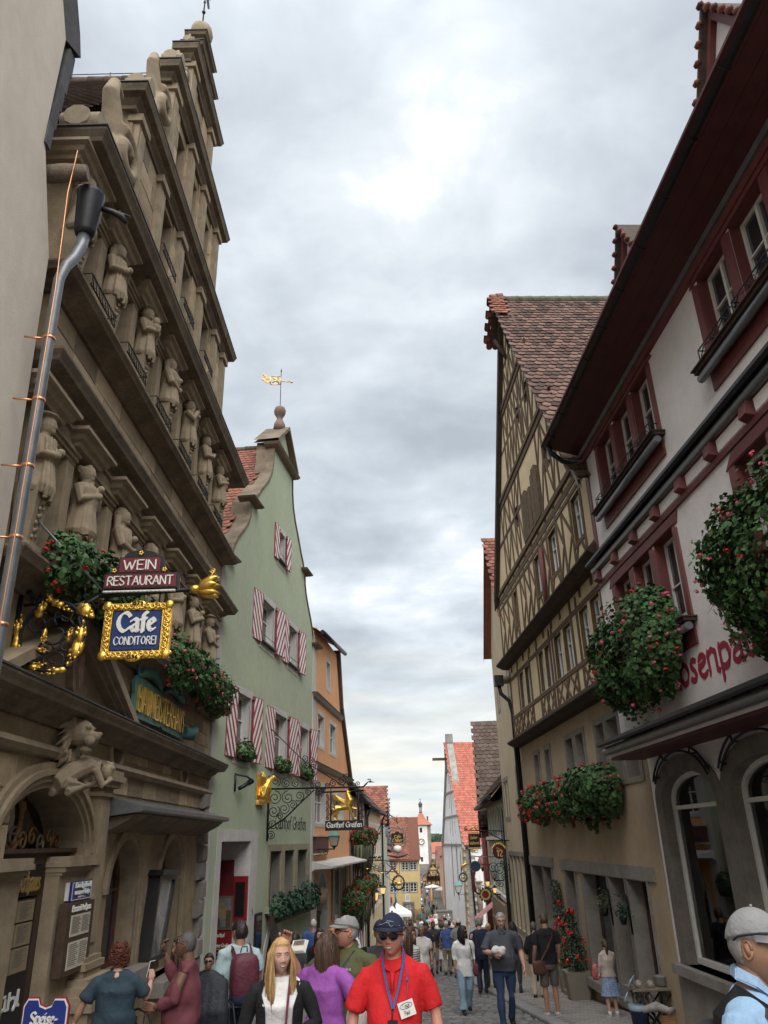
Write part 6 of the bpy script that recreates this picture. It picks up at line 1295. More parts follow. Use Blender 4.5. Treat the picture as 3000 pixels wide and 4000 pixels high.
for i in range(4):
    u=1.2+i*1.5; q=MB(T_); q.prism([(u-.25,zg),(u+.25,zg),(u+.25,zg+1.4),(u+.45,zg+1.75),(u-.45,zg+1.75),(u-.25,zg+1.4)],-.1,.3); q.wall([(u-.75,zg+1.6),(u+.75,zg+1.6),(u+.75,zg+2.5),(u-.75,zg+2.5)],[archpoly(u-.72,u-.3,zg+1.6,zg+1.7,zg+2.2,6)],.25,.3); q.build('stone_arcade',[M['stonec']],t)
P_=Fr(4.78,41.2,5,-1); zg=gz(46)
t,ro=house('salmon_house','narrow salmon house with a towering dark brown roof in the right row',P_,0,7.5,zg,.8,12,M['pink'],M['tiled'],[(u,u+.6,z,z+1.2) for u in (.6,2.2,4.0,5.8) for z in (-1.2,-3.4)],ridge='perp',rise=5.2)
tiles_on(ro,P_,(3.75,.35,6.1),(3.75,-12,6.1),(-.3,.35,.5),M['tiled'],.3,.26,280)
q=MB(P_)
for s in (-1,1): q.add([(3.75,.36,6.05),(3.75+s*4.1,.36,.4),(3.75+s*4.1,.36,-.0),(3.75,.36,5.6),(3.75,-.1,5.6),(3.75+s*4.1,-.1,0)],[(0,1,2,3),(3,2,5,4)])
q.build('verge_board',[M['oxredd']],t)
for u in (.35,6.5): q=MB(P_); q.tube([(u,.2,.3),(u,.15,-5)],.08,8); q.build('rain_pipe',[M['oxred']],t)
Pb=Fr(5.45,48.8,5.2,-1); t,ro=house('brick_edge_house','low old house with a red tiled verge before the church',Pb,0,20,gz(58),-1.5,8,M['white'],M['tiler'],[(u,u+.7,z,z+1.2) for u in (1,4,7,10,14) for z in (-3.6,-5.6)],rise=3)
tiles_on(ro,Pb,(-.15,-4,1.5),(20,-4,1.5),(-.15,.35,-1.6),M['tiler'],.34,.3,200)
aw=MB(T_); aw.add([(6.6,.1,-2.75),(8.6,.1,-2.75),(8.6,1.0,-3.4),(6.6,1.0,-3.4),(6.6,1.0,-3.5),(8.6,1.0,-3.5)],[(0,1,2,3),(3,2,5,4)]); tag(aw.build('awning',[mat('pink_awning',(.62,.30,.28),.8,.2,1.5,0)],None,loc=T_.P(7,.5,-3)),'faded pink fold-out awning in the right row','awning')
# beyond the church
H1=Fr(8.2,136,2.8,-1); t,ro=house('far_red_house','reddish house just past the church, right side',H1,0,30,gz(150),.9,10,mat('far_brick_plaster',(.42,.25,.17),.9,.1,.3,.1,10),M['tiler'],[(u,u+1,z,z+1.5) for u in (2,6,10,14,20) for z in (-3.5,-7)],rise=4)
H2=Fr(9.9,172,2.5,-1); house('far_salmon_house','far salmon house on the right, before the little timber house',H2,0,50,-12.4,-3.2,10,M['pink'],M['tiler'],[(u,u+1.1,z,z+1.6) for u in (2,8,14,20,26,34,42) for z in (-6,-9)],rise=4)
# little timber house on the fork
PL=Face(8.92,230); zg=gz(230)
t,ro=house('little_timber_house','tiny far away half-timbered yellow house at the street fork below the tower','' and None or PL,0,3.7,zg,-9.2,7,mat('deep_yellow_plaster',(.58,.38,.12),.9,.1,.5,.1,10),mat('far_red_brown_tile',(.16,.085,.07),.9,.25,1,.2,10),[(u,u+.75,-9.0,-8.0) for u in (.35,1.45,2.55)]+[(u,u+.75,-11.2,-10.5) for u in (.35,1.45,2.55)]+[(1.1,1.8,-7.2,-6.5),(1.9,2.6,-7.2,-6.5)],ridge='perp',rise=4.2)
for u in (.05,.9,1.85,2.8,3.65): beam(PL,u,-11.5,u,-9.2,.16,.04,t,TIMD)
for z in (-9.2,-10.3,-7.7,-6.3): e=max(0,(z+9.2)/4.2)*1.85; beam(PL,e,z,3.7-e,z,.2,.05,t,TIMD)
for a,c in ((.3,1.3),(2.4,3.4)): beam(PL,a,-9.1,(a+c)/2+.3,-7.8,.14,.045,t,TIMD); beam(PL,c,-9.1,(a+c)/2-.3,-7.8,.14,.045,t,TIMD)
q=MB(PL); q.box(.2,3.5,.02,.3,-11.7,-11.3); q.build('dark_fascia',[mat('dark_green_fascia',(.03,.05,.04),.6,.1,3,0)],t)
PR=Face(12.3,236); house('far_brown_house','far house with a reddish brown roof behind the little timber house',PR,0,9,-12.2,-7,8,M['ecream'],mat('far_red_brown_tile2',(.2,.085,.07),.9,.25,.6,.2,10),[(1,2,-10,-8.6),(4,5,-10,-8.6)],rise=5.2)
house('far_red_roof_house','distant house with a bright red roof right of the tower',Face(13.8,330),0,16,-11.5,-4.6,9,M['ecream'],M['tilenew'],[(2,3.4,-9,-7)],rise=3.6)
# gate tower with clock
tw=thing('gate_tower','slim gate tower with white front, clock, orange pyramid roof and lantern','tower',(10.5,303,gz(300)))
TF=Face(7.3,300); tstone=mat('tower_rubble',(.27,.235,.19),.9,.25,.6,.4,6,stain=.4); 
b=MB(TF); ar=archpoly(1.35,4.75,-12.4,-10.6,-8.9,12); b.wall(rect(0,6.5,-12.6,5.3),[ar,rect(2.5,3.4,2.4,4.0),rect(2.5,3.3,-7.2,-5.7)],0,2.0,0,0,back=.6); b.box(0,.3,-6.5,-.6,-12.6,5.3); b.box(6.2,6.5,-6.5,-.6,-12.6,5.3); b.box(0,6.5,-6.6,-6.3,-8.9,5.3); b.build('wall',[tstone],tw)
q=MB(TF); q.wall(rect(.75,5.25,-8.0,4.9),[rect(2.5,3.4,2.4,4.0),rect(2.5,3.3,-7.2,-5.7)],.05,.049,back=.04); q.build('white_front',[M['churchw']],tw)
for w in ((2.5,3.4,2.4,4.0),(2.5,3.3,-7.2,-5.7)): window(TF,tw,*w,-.3,M['winb'],2,(.5,),.12,.1)
q=MB(TF); q.box(1.75,4.2,.06,.16,-1.95,.5); ck=q.build('clock_panel',[M['signwht']],tw)
q=MB(TF); cx,cz=2.97,-.72; q.wall(arc(cx,cz,1.12,1.12,0,348.75,31),[arc(cx,cz,.78,.78,0,348.75,31)],.19,.02,back=.03); q.build('clock_ring',[mat('dark_clock_ring',(.05,.04,.05),.6,.1,3,0)],ck)
q=MB(TF); [q.box(cx+.95*math.cos(R_(a))-.06,cx+.95*math.cos(R_(a))+.06,.19,.21,cz+.95*math.sin(R_(a))-.09,cz+.95*math.sin(R_(a))+.09) for a in range(0,360,30)]; q.build('clock_numerals',[M['goldp']],ck)
q=MB(TF)
for a,l in ((35,.62),(52,.9)): q.tube([(cx,.24,cz),(cx+l*math.cos(R_(a)),.24,cz+l*math.sin(R_(a)))],[.07,.03],5)
q.build('clock_hands',[mat('red_clock_hand',(.3,.08,.04),.5,0,1,0)],ck)
r=MB(TF); pr=[((-.75,.75,4.95),(7.25,.75,4.95),(7.25,-7.3,4.95),(-.75,-7.3,4.95)),((1.5,-1.7,7.0),(4.9,-1.7,7.0),(4.9,-5,7.0),(1.5,-5,7.0)),((2.75,-3,9.3),(3.7,-3,9.3),(3.7,-3.9,9.3),(2.75,-3.9,9.3))]
V=[p for q_ in pr for p in q_]; r.add(V,[(4*i+j,4*i+(j+1)%4,4*i+4+(j+1)%4,4*i+4+j) for i in (0,1) for j in range(4)]+[(3,2,1,0)]); r.build('roof',[mat('far_orange_tile',(.40,.155,.10),.85,.15,1.2,.3,8,isl=.1)],tw)
q=MB(TF); q.box(-.4,6.9,-6.9,.4,4.7,4.95); q.build('eaves',[M['greyst']],tw)
q=MB(TF); 
for i in range(6): a=R_(60*i+30); q.tube([(3.2+.42*math.cos(a),-3.4+.42*math.sin(a),9.2),(3.2+.42*math.cos(a),-3.4+.42*math.sin(a),11.2)],.12,6)
q.lathe(3.2,-3.4,[(.62,9.2),(.6,9.45),(.1,9.5)],10); q.lathe(3.2,-3.4,[(.6,11.1),(.75,11.25),(.55,11.5),(.8,11.9),(.75,12.3),(.4,12.7),(.12,13.1),(.06,13.6),(.15,13.8),(.02,14.2)],12); q.tube([(2.9,-3.4,13.9),(3.5,-3.4,13.95)],.05,5); q.build('lantern',[mat('dark_lantern_lead',(.07,.08,.09),.5,.2,2,.1,metal=.2)],tw)
q=MB(TF); q.box(5.3,5.9,-3,-2.5,5,7.9); q.build('chimney',[M['tiler']],tw)
q=MB(TF); q.box(-40,0,-4,-3.4,-13,-7.5); q.box(6.5,60,-4,-3.4,-13,-6.5); tag(q.build('town_wall',[tstone],None,loc=TF.P(-10,-3.5,-12)),'rubble town wall running off both sides of the gate tower','wall')
# wooded ridge on the horizon and nearer trees
hl=MB(); rr=random.Random(6); n=90; xs=[-900+3000*i/n for i in range(n+1)]
tops=[24+5*math.sin(i*.31)+3*math.sin(i*.83+1)+rr.uniform(-.8,.8) for i in range(n+1)]
for i,x in enumerate(xs): hl.v+=[(x,3400,-45),(x,3500,tops[i]*.7),(x,3560,tops[i]),(x,4200,-45)]
for i in range(n):
    for j in range(3): hl.f.append([4*i+j,4*i+4+j,4*i+5+j,4*i+1+j]); hl.mi.append(0); hl.sm.append(True)
hl.build('hills',[mat('wooded_hill',(.045,.075,.05),.95,.3,.02,0)],None,kind='structure',loc=(300,3500,0))
def crown_tree(x,y,zb,h,r,seed):
    rr=random.Random(seed); t=thing('tree',('round dark green tree beyond the town wall, left one','tall dark green tree beyond the town wall, middle one','spreading green tree beyond the town wall, right one','low green tree beyond the town wall, far right')[seed%4],'tree',(x,y,zb),'trees beyond the town wall')
    q=MB(); q.tube([(x,y,zb),(x+.2,y,zb+h*.5),(x,y,zb+h*.8)],[.5,.35,.15],7)
    for k in range(5): a=k*1.25; q.tube([(x,y,zb+h*.45),(x+r*.6*math.cos(a),y+r*.6*math.sin(a),zb+h*.75)],[.2,.05],5)
    q.build('trunk',[M['timberd']],t)
    cl=[(rr.uniform(-.6,.6)*r,rr.uniform(-.6,.6)*r,zb+h*rr.uniform(.5,.95),r*rr.uniform(.35,.6)) for _ in range(9)]
    def pf(rn): c=rn.choice(cl); d=Vector((rn.gauss(0,1),rn.gauss(0,1),rn.gauss(0,1))).normalized(); k=rn.random()**.4; return Vector((x+c[0],y+c[1],c[2]))+d*c[3]*k,d
    foliage('crown',t,pf,1500,.42,M['leafd'],rr,lobed=False)
for i,(x,y,zb,h,r) in enumerate(((23,470,-12,12.5,5),(29,480,-12,14.5,6),(34,500,-12,14,6),(26,430,-12,8,4))): crown_tree(x,y,zb,h,r,i)
# umbrellas, van and low wall in the distance
def parasol(x,y,rad,h,m,label,closed=False):
    z=gz(y); t=thing('parasol',label,'parasol',(x,y,z)); q=MB(); q.tube([(x,y,z),(x,y,z+h)],.04,6); q.build('pole',[M['wood']],t); q=MB()
    if closed: q.lathe(x,y,[(.12,1.0),(.28,1.3),(.22,2.2),(.05,h)],8,0,z)
    else: q.lathe(x,y,[(rad,h-.7),(rad,h-.5),(.05,h)],8,0,z,smooth=False)
    q.build('canopy',[m],t)
parasol(8.9,196,1.9,2.9,M['whtcloth'],'open white parasol over the far terrace on the right'); parasol(10.6,188,1.6,2.7,mat('pale_parasol',(.66,.62,.55),.8,.05,2,0),'open pale parasol beside the white one on the far terrace'); parasol(7.2,165,1,3.9,mat('yellow_parasol_cloth',(.66,.42,.12),.8,.1,2,.1),'closed tall yellow parasol in the middle of the far lane',True)
vn=thing('van','dark van with a pale roof parked beyond the ochre house','van',(4.2,150,gz(150))); vx,vy,vz=4.15,150,gz(150)
q=MB(); q.add([(vx-.95,vy,vz+.35),(vx+.95,vy,vz+.35),(vx+.95,vy,vz+1.15),(vx-.95,vy,vz+1.15),(vx-.8,vy+.5,vz+2.0),(vx+.8,vy+.5,vz+2.0),(vx-.95,vy+4.6,vz+.35),(vx+.95,vy+4.6,vz+.35),(vx+.85,vy+4.4,vz+2.05),(vx-.85,vy+4.4,vz+2.05)],[(0,1,2,3),(3,2,5,4),(1,7,8,5,2),(0,3,4,9,6),(6,9,8,7),(0,6,7,1)]); q.build('body',[mat('dark_van_paint',(.03,.032,.035),.35,.05,3,0)],vn)
q=MB(); q.add([(vx-.78,vy+.44,vz+2.02),(vx+.78,vy+.44,vz+2.02),(vx+.82,vy+4.4,vz+2.1),(vx-.82,vy+4.4,vz+2.1)],[(0,1,2,3)]); q.box(vx-.85,vx+.85,vy+.3,vy+.4,vz+1.98,vz+2.06); q.build('roof_panel',[M['whtcloth']],vn)
q=MB(); q.add([(vx-.8,vy+.04,vz+1.2),(vx+.8,vy+.04,vz+1.2),(vx+.7,vy+.42,vz+1.9),(vx-.7,vy+.42,vz+1.9)],[(0,1,2,3)]); q.build('windscreen',[M['glass']],vn)
for s in (-1,1):
    q=MB(); q.ball((vx+s*.75,vy-.02,vz+.85),(.14,.05,.1),8); q.build('headlight',[M['signwht']],vn)
    for dy in (.8,3.7): q=MB(); q.tube([(vx+s*.98,vy+dy,vz+.33),(vx+s*.75,vy+dy,vz+.33)],.33,12); q.build('wheel',[M['black']],vn)
q=MB(); q.box(vx-.3,vx+.3,vy-.03,vy,vz+.45,vz+.58); q.build('number_plate',[M['signwht']],vn)
q=MB(); q.box(6.0,8.2,122,123.2,gz(122)-.3,gz(122)+1.35); q.box(5.9,8.3,121.9,123.3,gz(122)+1.35,gz(122)+1.5); tag(q.build('stone_trough',[M['greyst']],None,loc=(7,122.6,gz(122))),'low grey stone wall by the foot of the church','wall')
# ---------------------------------------------------------------- hanging signs
def leaf_blob(b,c,d,l,w,n_=0.0,mi=0):       # an acanthus-like gilt leaf lying along direction d in the u-z plane
    d=np.array(d,float); d/=np.hypot(*d); p=np.array([-d[1],d[0]])
    for k in range(5):
        t=k/4; q=np.array(c)+d*l*(t-.2); r=w*(1-.75*t)
        b.ball((q[0],n_+.02*math.sin(k*2),q[1]),(r*abs(d[0])+r*.6,.03,r*abs(d[1])+r*.6),7,mi)
        if k in (1,2):
            for s in (-1,1): e=q+p*s*r*.9+d*.02; b.tube([(q[0],n_,q[1]),(e[0],n_+.02,e[1]),(e[0]+d[0]*.025,n_+.03,e[1]+d[1]*.025)],[r*.5,r*.4,.006],5,mi)
K=Face(0,8.4,0)
cs=thing('cafe_sign','blue Cafe Conditorei sign in a gilt frame below a burgundy Wein Restaurant board','hanging sign',(-4.2,8.4,1.7))
b=MB(K)
b.tube([(-4.2,0,2.72),(-4.2,0,1.6)],.028,6); b.tube([(-4.36,0,2.72),(-4.1,0,2.74),(-4.06,0,2.66)],.026,6)
ring=[(-3.78+.36*math.cos(a*.2618),0,2.22+.40*math.sin(a*.2618)) for a in range(25)]; b.tube(ring,.02,6)
for c,r,t,a,s in (((-3.74,2.24),.22,1.2,.4,1),((-3.6,2.12),.12,1.4,2,-1),((-3.95,2.36),.14,1.3,1,1),((-3.66,2.44),.13,1.2,4,-1),((-3.7,1.94),.14,1.3,3,1),((-3.92,1.98),.13,1.2,5,-1),((-3.55,1.9),.09,1.2,1,1),((-3.84,2.06),.1,1.3,0,1)):
    b.tube([(p[0],0,p[1]) for p in spiral(c,r,t,a,s,18)],.013,5)
b.tube([(-4.25,0,1.78),(-4.0,0,1.86),(-3.7,0,1.8),(-3.46,0,1.98),(-3.42,0,2.2),(-3.5,0,2.4),(-3.45,0,2.58),(-3.3,0,2.66)],.025,6)
b.tube([(p[0],0,p[1]) for p in spiral((-4.12,1.66),.1,1.3,2.5,-1,14)],.02,6); b.tube([(p[0],0,p[1]) for p in spiral((-4.0,2.62),.07,1.2,1.5,-1,12)],.018,6)
b.tube([(-4.15,0,2.58),(-3.9,0,2.6),(-3.6,0,2.55),(-3.45,0,2.6)],.02,6)
b.tube([(-3.3,0,2.66),(-2.15,0,2.72)],.024,6); b.build('scroll_bracket',[M['iron']],cs)
b=MB(K)
for c,d,l,w in (((-4.18,2.3),(.2,1),.2,.06),((-4.17,2.12),(.3,-1),.2,.06),((-3.95,2.52),(.5,.8),.16,.05),((-3.75,2.58),(.9,-.5),.24,.045),((-3.86,2.66),(-.3,.9),.1,.03),((-3.44,2.5),(.5,-.4),.16,.07),((-3.45,2.2),(.1,1),.2,.075),((-3.48,2.05),(-.4,-1),.22,.075),((-3.95,1.86),(.9,.2),.2,.055),((-3.66,1.82),(-.9,-.2),.2,.045),((-3.86,2.22),(.1,-1),.12,.04),((-3.9,2.06),(.9,-.2),.14,.03),((-3.58,2.2),(.3,.9),.12,.03)): leaf_blob(b,c,d,l,w)
b.build('gilt_leaves',[M['gold']],cs)
b=MB(K); b.ball((-2.2,0,2.715),(.07,.07,.05),8)
for k in range(7):
    a=k*.9; y=.06*math.cos(a); z=.06*math.sin(a); b.tube([(-2.18,0,2.715),(-2.1,y,2.72+z),(-2.0,y*1.8,2.74+z*1.6),(-1.93,y*2.2,2.74+z*2.1)],[.02,.05,.045,.006],6)
for s in (-1,0,1): b.tube([(-2.08,.03*s,2.78),(-2.02,.04*s,2.86),(-2.0+.03*s,.05*s,2.93),(-2.04+.03*s,.05*s,2.95)],.009,5)
b.build('gilt_flower',[M['gold']],cs)
b=MB(K); b.box(-3.25,-2.40,-.05,.05,2.73,2.915); b.box(-3.10,-2.60,-.05,.05,2.915,3.115); b.prism([(-3.1+.0,3.115)]+[(-2.85+.2*math.cos(R_(a)),3.115+.09*math.sin(R_(a))) for a in range(180,-1,-20)]+[(-2.6,3.115)],-.04,.04)
for s in (-1,1): b.prism([(-2.85+s*.26,2.915),(-2.85+s*.39,2.915),(-2.85+s*.3,2.96),(-2.85+s*.27,3.05)],-.03,.03)
bd=b.build('restaurant_board',[M['black']],cs)
b=MB(K); b.box(-3.235,-2.415,.05,.056,2.745,2.9); b.box(-3.085,-2.615,.05,.056,2.93,3.1); b.build('burgundy_panel',[M['signred']],bd)
lettering(bd,K,'WEIN',-3.035,2.955,.115,.056,M['signwht'],1.25,30,.45,2.2,.37); lettering(bd,K,'RESTAURANT',-3.20,2.768,.105,.056,M['signwht'],1.25,30,.45,1.7,.75)
b=MB(K)
for u,z in ((-2.85,3.16),(-3.14,2.95),(-2.56,2.95)):
    for k in range(5): b.ball((u+.018*math.cos(k*1.257),.055,z+.018*math.sin(k*1.257)),(.014,.012,.014),6)
b.build('gilt_rosettes',[M['gold']],bd)
b=MB(K); b.box(-3.25,-2.42,-.04,.04,2.69,2.715); n=34
b.tube([(-3.25+.83*i/n,.05,2.69+.012*(i%2)) for i in range(n+1)],.007,4); b.build('wavy_edging',[M['signwht']],bd)
for u in (-3.05,-2.6): q=MB(K); q.tube([(u,0,2.68),(u,0,2.57)],.012,5); q.build('hook',[M['iron']],cs)
b=MB(K); b.wall(rect(-3.2,-2.44,1.93,2.56),[rect(-3.11,-2.545,2.01,2.48)],.03,.06,back=.06)
fr_=b.build('gilt_frame',[M['gold']],cs)
b=MB(K); rr=random.Random(8)
for k in range(46):
    t=k/46*2.78; 
    if t<.76: c=(-3.2+t,2.52)
    elif t<1.39: c=(-2.49,2.56-(t-.76))
    elif t<2.15: c=(-2.44-(t-1.39),1.97)
    else: c=(-3.155,1.93+(t-2.15))
    b.tube([(p[0],.04,p[1]) for p in spiral(c,.036,1.3,rr.uniform(0,6),1 if k%2 else -1,9)],[.013]*10,5)
for u,z in ((-3.17,2.53),(-2.47,2.53),(-3.17,1.96),(-2.47,1.96)): b.ball((u,.04,z),(.055,.03,.055),8)
b.ball((-2.83,.035,1.935),(.1,.02,.05),10); b.ball((-2.83,.035,2.55),(.1,.02,.045),10)
b.build('gilt_carving',[M['gold']],fr_)
b=MB(K); b.box(-3.13,-2.525,-.02,.02,1.99,2.5,0); b.build('inner_frame',[M['gutter']],fr_)
b=MB(K); b.box(-3.095,-2.56,.02,.026,2.025,2.465); pn=b.build('blue_panel',[M['navy']],cs)
lettering(pn,K,'Cafe',-3.03,2.235,.215,.026,M['signwht'],2.1,38,.75,1.5,.41); lettering(pn,K,'CONDITOREI',-3.06,2.08,.09,.026,M['signwht'],1.15,32,.5,2.0,.47)
lettering(fr_,K,'1596',-2.89,1.915,.045,.056,M['black'],1.2,35,.5,2,.12); lettering(fr_,K,'1579',-2.89,2.53,.045,.056,M['black'],1.2,35,.5,2,.12)
b=MB(); b.tube([(-4.0,8.0,3.5),(-3.26,8.4,2.72)],.014,6); b.build('stay_rod',[M['zinc']],cs)
# copper board on the sandstone house
bs=thing('house_name_board','verdigris copper board with raised gold capitals on the sandstone wall','sign board',A.P(14,.1,2)); n=.12
b=MB(A); b.prism([(12.45,1.98),(12.5,2.3),(12.42,2.5),(12.55,2.62),(13.9,2.56),(14.2,2.54),(15.6,2.52),(15.7,2.4),(15.62,2.25),(15.72,2.0),(15.55,1.94),(14.2,1.95),(14.12,2.0),(14.0,1.96),(12.6,1.94)],n-.06,n)
for s,c in ((1,13.3),(-1,14.9)):
    pts=[(c-s*.75,2.6),(c-s*.4,2.72),(c,2.82),(c+s*.4,2.74),(c+s*.72,2.6)]; b.tube([(p[0],n-.02,p[1]) for p in pts],[.02,.1,.13,.09,.02],8)
b.tube([(12.55,n,2.62),(12.5,n+.02,2.8),(12.58,n+.02,2.9)],.03,6); b.tube([(15.7,n,2.1),(15.95,n+.1,2.08),(16.1,n+.12,2.2)],[.12,.13,.1],6)
b.build('copper_board',[M['verd']],bs)
lettering(bs,A,'BAUMEISTERHAUS',12.62,2.05,.42,n,M['gold'],.62,35,.45,2.6,2.95,depth=.03)
# restaurant menu cases and small enamel signs by the portal
pj=MB(A); px=.1
mb=thing('menu_case','tall dark framed menu case with two printed pages beside the portal','menu case',A.P(11.1,.2,-1.3))
b=MB(A); b.box(10.55,11.45,.09,.2,-1.42,-.62,0); b.build('case_frame',[M['wood']],mb)
for z0,z1 in ((-1.36,-1.06),(-1.0,-.76)):
    b=MB(A); b.box(10.68,11.33,.2,.206,z0,z1,0); pg=b.build('menu_page',[M['paper']],mb); b=MB(A)
    for i in range(11): z=z1-.03-i*(z1-z0-.05)/11; [b.box(u,u+.22+.04*((i*7)%3),.206,.209,z,z+.006) for u in (10.72,11.05)]
    b.build('menu_print',[M['ink']],pg,kind='stuff')
lettering(mb,A,'Baumeisterhaus',10.68,-.72,.07,.2,M['signwht'],1.1,42,.4,1.6,.62)
es=thing('enamel_sign','small blue enamel sign with white italic writing above the menu case','sign',A.P(11,.2,-.6)); b=MB(A); b.box(10.72,11.42,.12,.15,-.61,-.38); b.build('enamel_plate',[M['blue']],es)
b=MB(A); b.wall(rect(10.735,11.405,-.598,-.392),[rect(10.75,11.39,-.59,-.4)],.153,.004); b.build('white_border',[M['signwht']],es)
lettering(es,A,'Durchgehend',10.83,-.455,.058,.15,M['signwht'],.8,40,.5,1.4,.5,shear=.25); lettering(es,A,'warme Küche',10.83,-.535,.058,.15,M['signwht'],.8,40,.5,1.4,.5,shear=.25); b=MB(A); [b.tube([(10.95,.155,-.575+.006*k),(11.08,.155,-.567+.006*k),(11.2,.155,-.58+.006*k)],.003,4) for k in range(3)]; b.build('flourish',[M['signwht']],es)
bb=thing('menu_board','dark board of brown menu sheets in the portal of the sandstone house','menu board',A.P(9.6,-.1,-1.6))
b=MB(A); b.box(8.7,10.34,-.2,-.12,-2.2,-.52); b.build('board',[M['black']],bb)
for i,(z0,z1) in enumerate(((-.76,-.54),(-1.01,-.78),(-1.28,-1.03))):
    for u0,u1 in ((8.8,9.3),(9.32,9.82),(9.84,10.28)):
        b=MB(A); b.box(u0,u1,-.12,-.113,z0,z1); pg=b.build('menu_sheet',[mat('brown_menu_paper',(.30,.235,.15),.8,.08,12,0)],bb); b=MB(A)
        for k in range(9): z=z1-.03-k*.02; b.box(u0+.06,u1-.08-.05*(k%3),-.113,-.110,z,z+.005)
        b.build('menu_print',[M['ink']],pg,kind='stuff')
b=MB(A); b.box(9.25,9.72,-.11,-.1,-1.66,-1.32,0); pg=b.build('white_notice',[M['signwht']],bb); b=MB(A); [b.box(9.3,9.6-.04*(k%3),-.1,-.098,-1.4-.025*k,-1.393-.025*k) for k in range(6)]; b.build('notice_print',[mat('red_print',(.4,.05,.04),.8,0,1,0)],pg)
lettering(bb,A,'ühl',9.7,-1.62,.15,-.118,M['signwht'],1.9,10,1.5,1.3,.5)
SP=Face(-3.15,8.0,-8); ss=thing('speise_sign','shaped blue pavement sign reading Speise-Restaurant in white with a red edge','pavement sign',SP.P(0,0,gz(8)))
def shp(d): return [(-.2-d,-2.4),(.2+d,-2.4),(.2+d,-1.29+d*.5),(.17+d*.5,-1.24+d),(.08,-1.24+d),(.06,-1.29+d),(.0,-1.31+d),(-.06,-1.29+d),(-.08,-1.24+d),(-.17-d*.5,-1.24+d),(-.2-d,-1.29+d*.5)]
b=MB(SP); b.prism(shp(.022),-.02,.0,0); b.prism(shp(.012),.0,.006,1); b.prism(shp(0.0),.006,.012,2); b.build('sign_plate',[mat('red_enamel',(.28,.02,.03),.4,.1,5,0),M['signwht'],M['blue']],ss)
lettering(ss,SP,'Speise-',-.12,-1.42,.09,.012,M['signwht'],1.6,42,.5,1.5,.25); lettering(ss,SP,'Restaurant',-.175,-1.56,.09,.012,M['signwht'],1.6,42,.5,1.5,.35)
dc=thing('glass_display_case','slim lead topped glass display case leaning on the wall between the arched windows','display case',A.P(14.8,.2,-1))
b=MB(A); b.wall([(14.3,-1.75),(15.15,-1.78),(15.7,-.5),(14.6,-.45)],[[(14.4,-1.68),(15.1,-1.7),(15.6,-.56),(14.68,-.52)]],.2,.17,back=.2); b.prism([(14.5,-.45),(15.75,-.5),(15.7,-.42),(14.6,-.36)],0,.26); b.build('case_frame',[M['gutter']],dc); b=MB(A); b.prism([(14.4,-1.68),(15.1,-1.7),(15.6,-.56),(14.68,-.52)],.16,.17); b.build('pane',[glass('grey_case_glass',(.14,.15,.15))],dc)
# griffin sign of the green inn
V=Face(0,23.6,0); gs=thing('griffin_sign','black wrought iron inn sign with a gilded striding griffin above the name board','hanging sign',(-3.6,23.6,.1))
b=MB(V); b.tube([(-3.58,0,1.85),(-3.58,0,.08)],.03,6); b.tube([(-3.58,0,1.47),(-1.0,0,1.46),(-.82,0,1.46),(-.72,0,1.56)],.028,6); b.tube([(-3.58,0,.38),(-3.1,0,.66),(-2.55,0,1.16),(-2.25,0,1.42)],.024,6)
rr=random.Random(17)
for (u,z,r) in ((-3.38,1.68,.15),(-3.08,1.62,.14),(-2.8,1.6,.12),(-3.4,1.22,.2),(-3.02,1.22,.19),(-2.68,1.26,.15),(-2.42,1.36,.1),(-3.42,.86,.18),(-3.12,.92,.16),(-2.86,1.02,.12),(-3.44,.52,.13),(-3.48,.22,.12),(-3.24,.72,.1),(-2.3,1.54,.1),(-2.1,1.36,.12),(-2.16,1.56,.09),(-1.7,1.58,.12),(-1.45,1.66,.15),(-1.2,1.58,.12),(-1.32,1.78,.09),(-.98,1.55,.08),(-1.88,1.54,.08)):
    s=rr.choice((-1,1)); a=rr.uniform(0,6.28); b.tube([(p[0],0,p[1]) for p in spiral((u,z),r,1.7,a,s,22,.15)],.012,4)
b.tube([(-.75,0,1.52),(-.68,0,1.6),(-.62,.03,1.58),(-.6,0,1.66),(-.7,0,1.66)],.016,5); b.tube([(-.65,0,1.6),(-.5,0,1.58)],[.03,.004],5)
b.tube([(-1.77,0,1.46),(-1.77,0,1.34)],.012,5); b.tube([(-.99,0,1.46),(-.99,0,1.34)],.012,5)
b.build('scroll_bracket',[M['iron']],gs)
b=MB(V); b.tube([(-2.0,0,1.34),(-.8,0,1.36)],.026,6); b.tube([(-1.77,0,1.34),(-1.77,0,.55)],.026,6); b.tube([(-.97,0,1.34),(-.97,0,.55)],.026,6)
for u,s in ((-1.86,-1),(-.88,1)):
    for k in range(7): b.tube([(p[0],0,p[1]) for p in spiral((u,.64+.1*k),.055,1.4,1.5,s*(1 if k%2 else -1),12,.2)],.011,4)
b.build('sign_frame',[M['iron']],gs)
b=MB(V); b.box(-1.93,-.84,-.035,.035,.30,.565); nb=b.build('name_board',[M['black']],gs); lettering(nb,V,'Gasthof Greifen',-1.88,.385,.135,.035,M['signwht'],1.9,42,.5,1.35,1.0)
b=MB(V); b.tube([(-3.6,-.05,3.2),(-2.6,-.02,2.25),(-1.35,0,1.47)],.014,5)
for u,z,r in ((-2.55,2.3,.12),(-2.36,2.26,.11),(-2.5,2.08,.11),(-2.3,2.04,.1)): b.tube([(p[0],0,p[1]) for p in spiral((u,z),r,1.6,r*30,1 if z>2.2 else -1,18,.15)],.012,4)
b.build('stay_rod',[M['iron']],gs)
g=MB(V); ox,oz=-1.38,.57
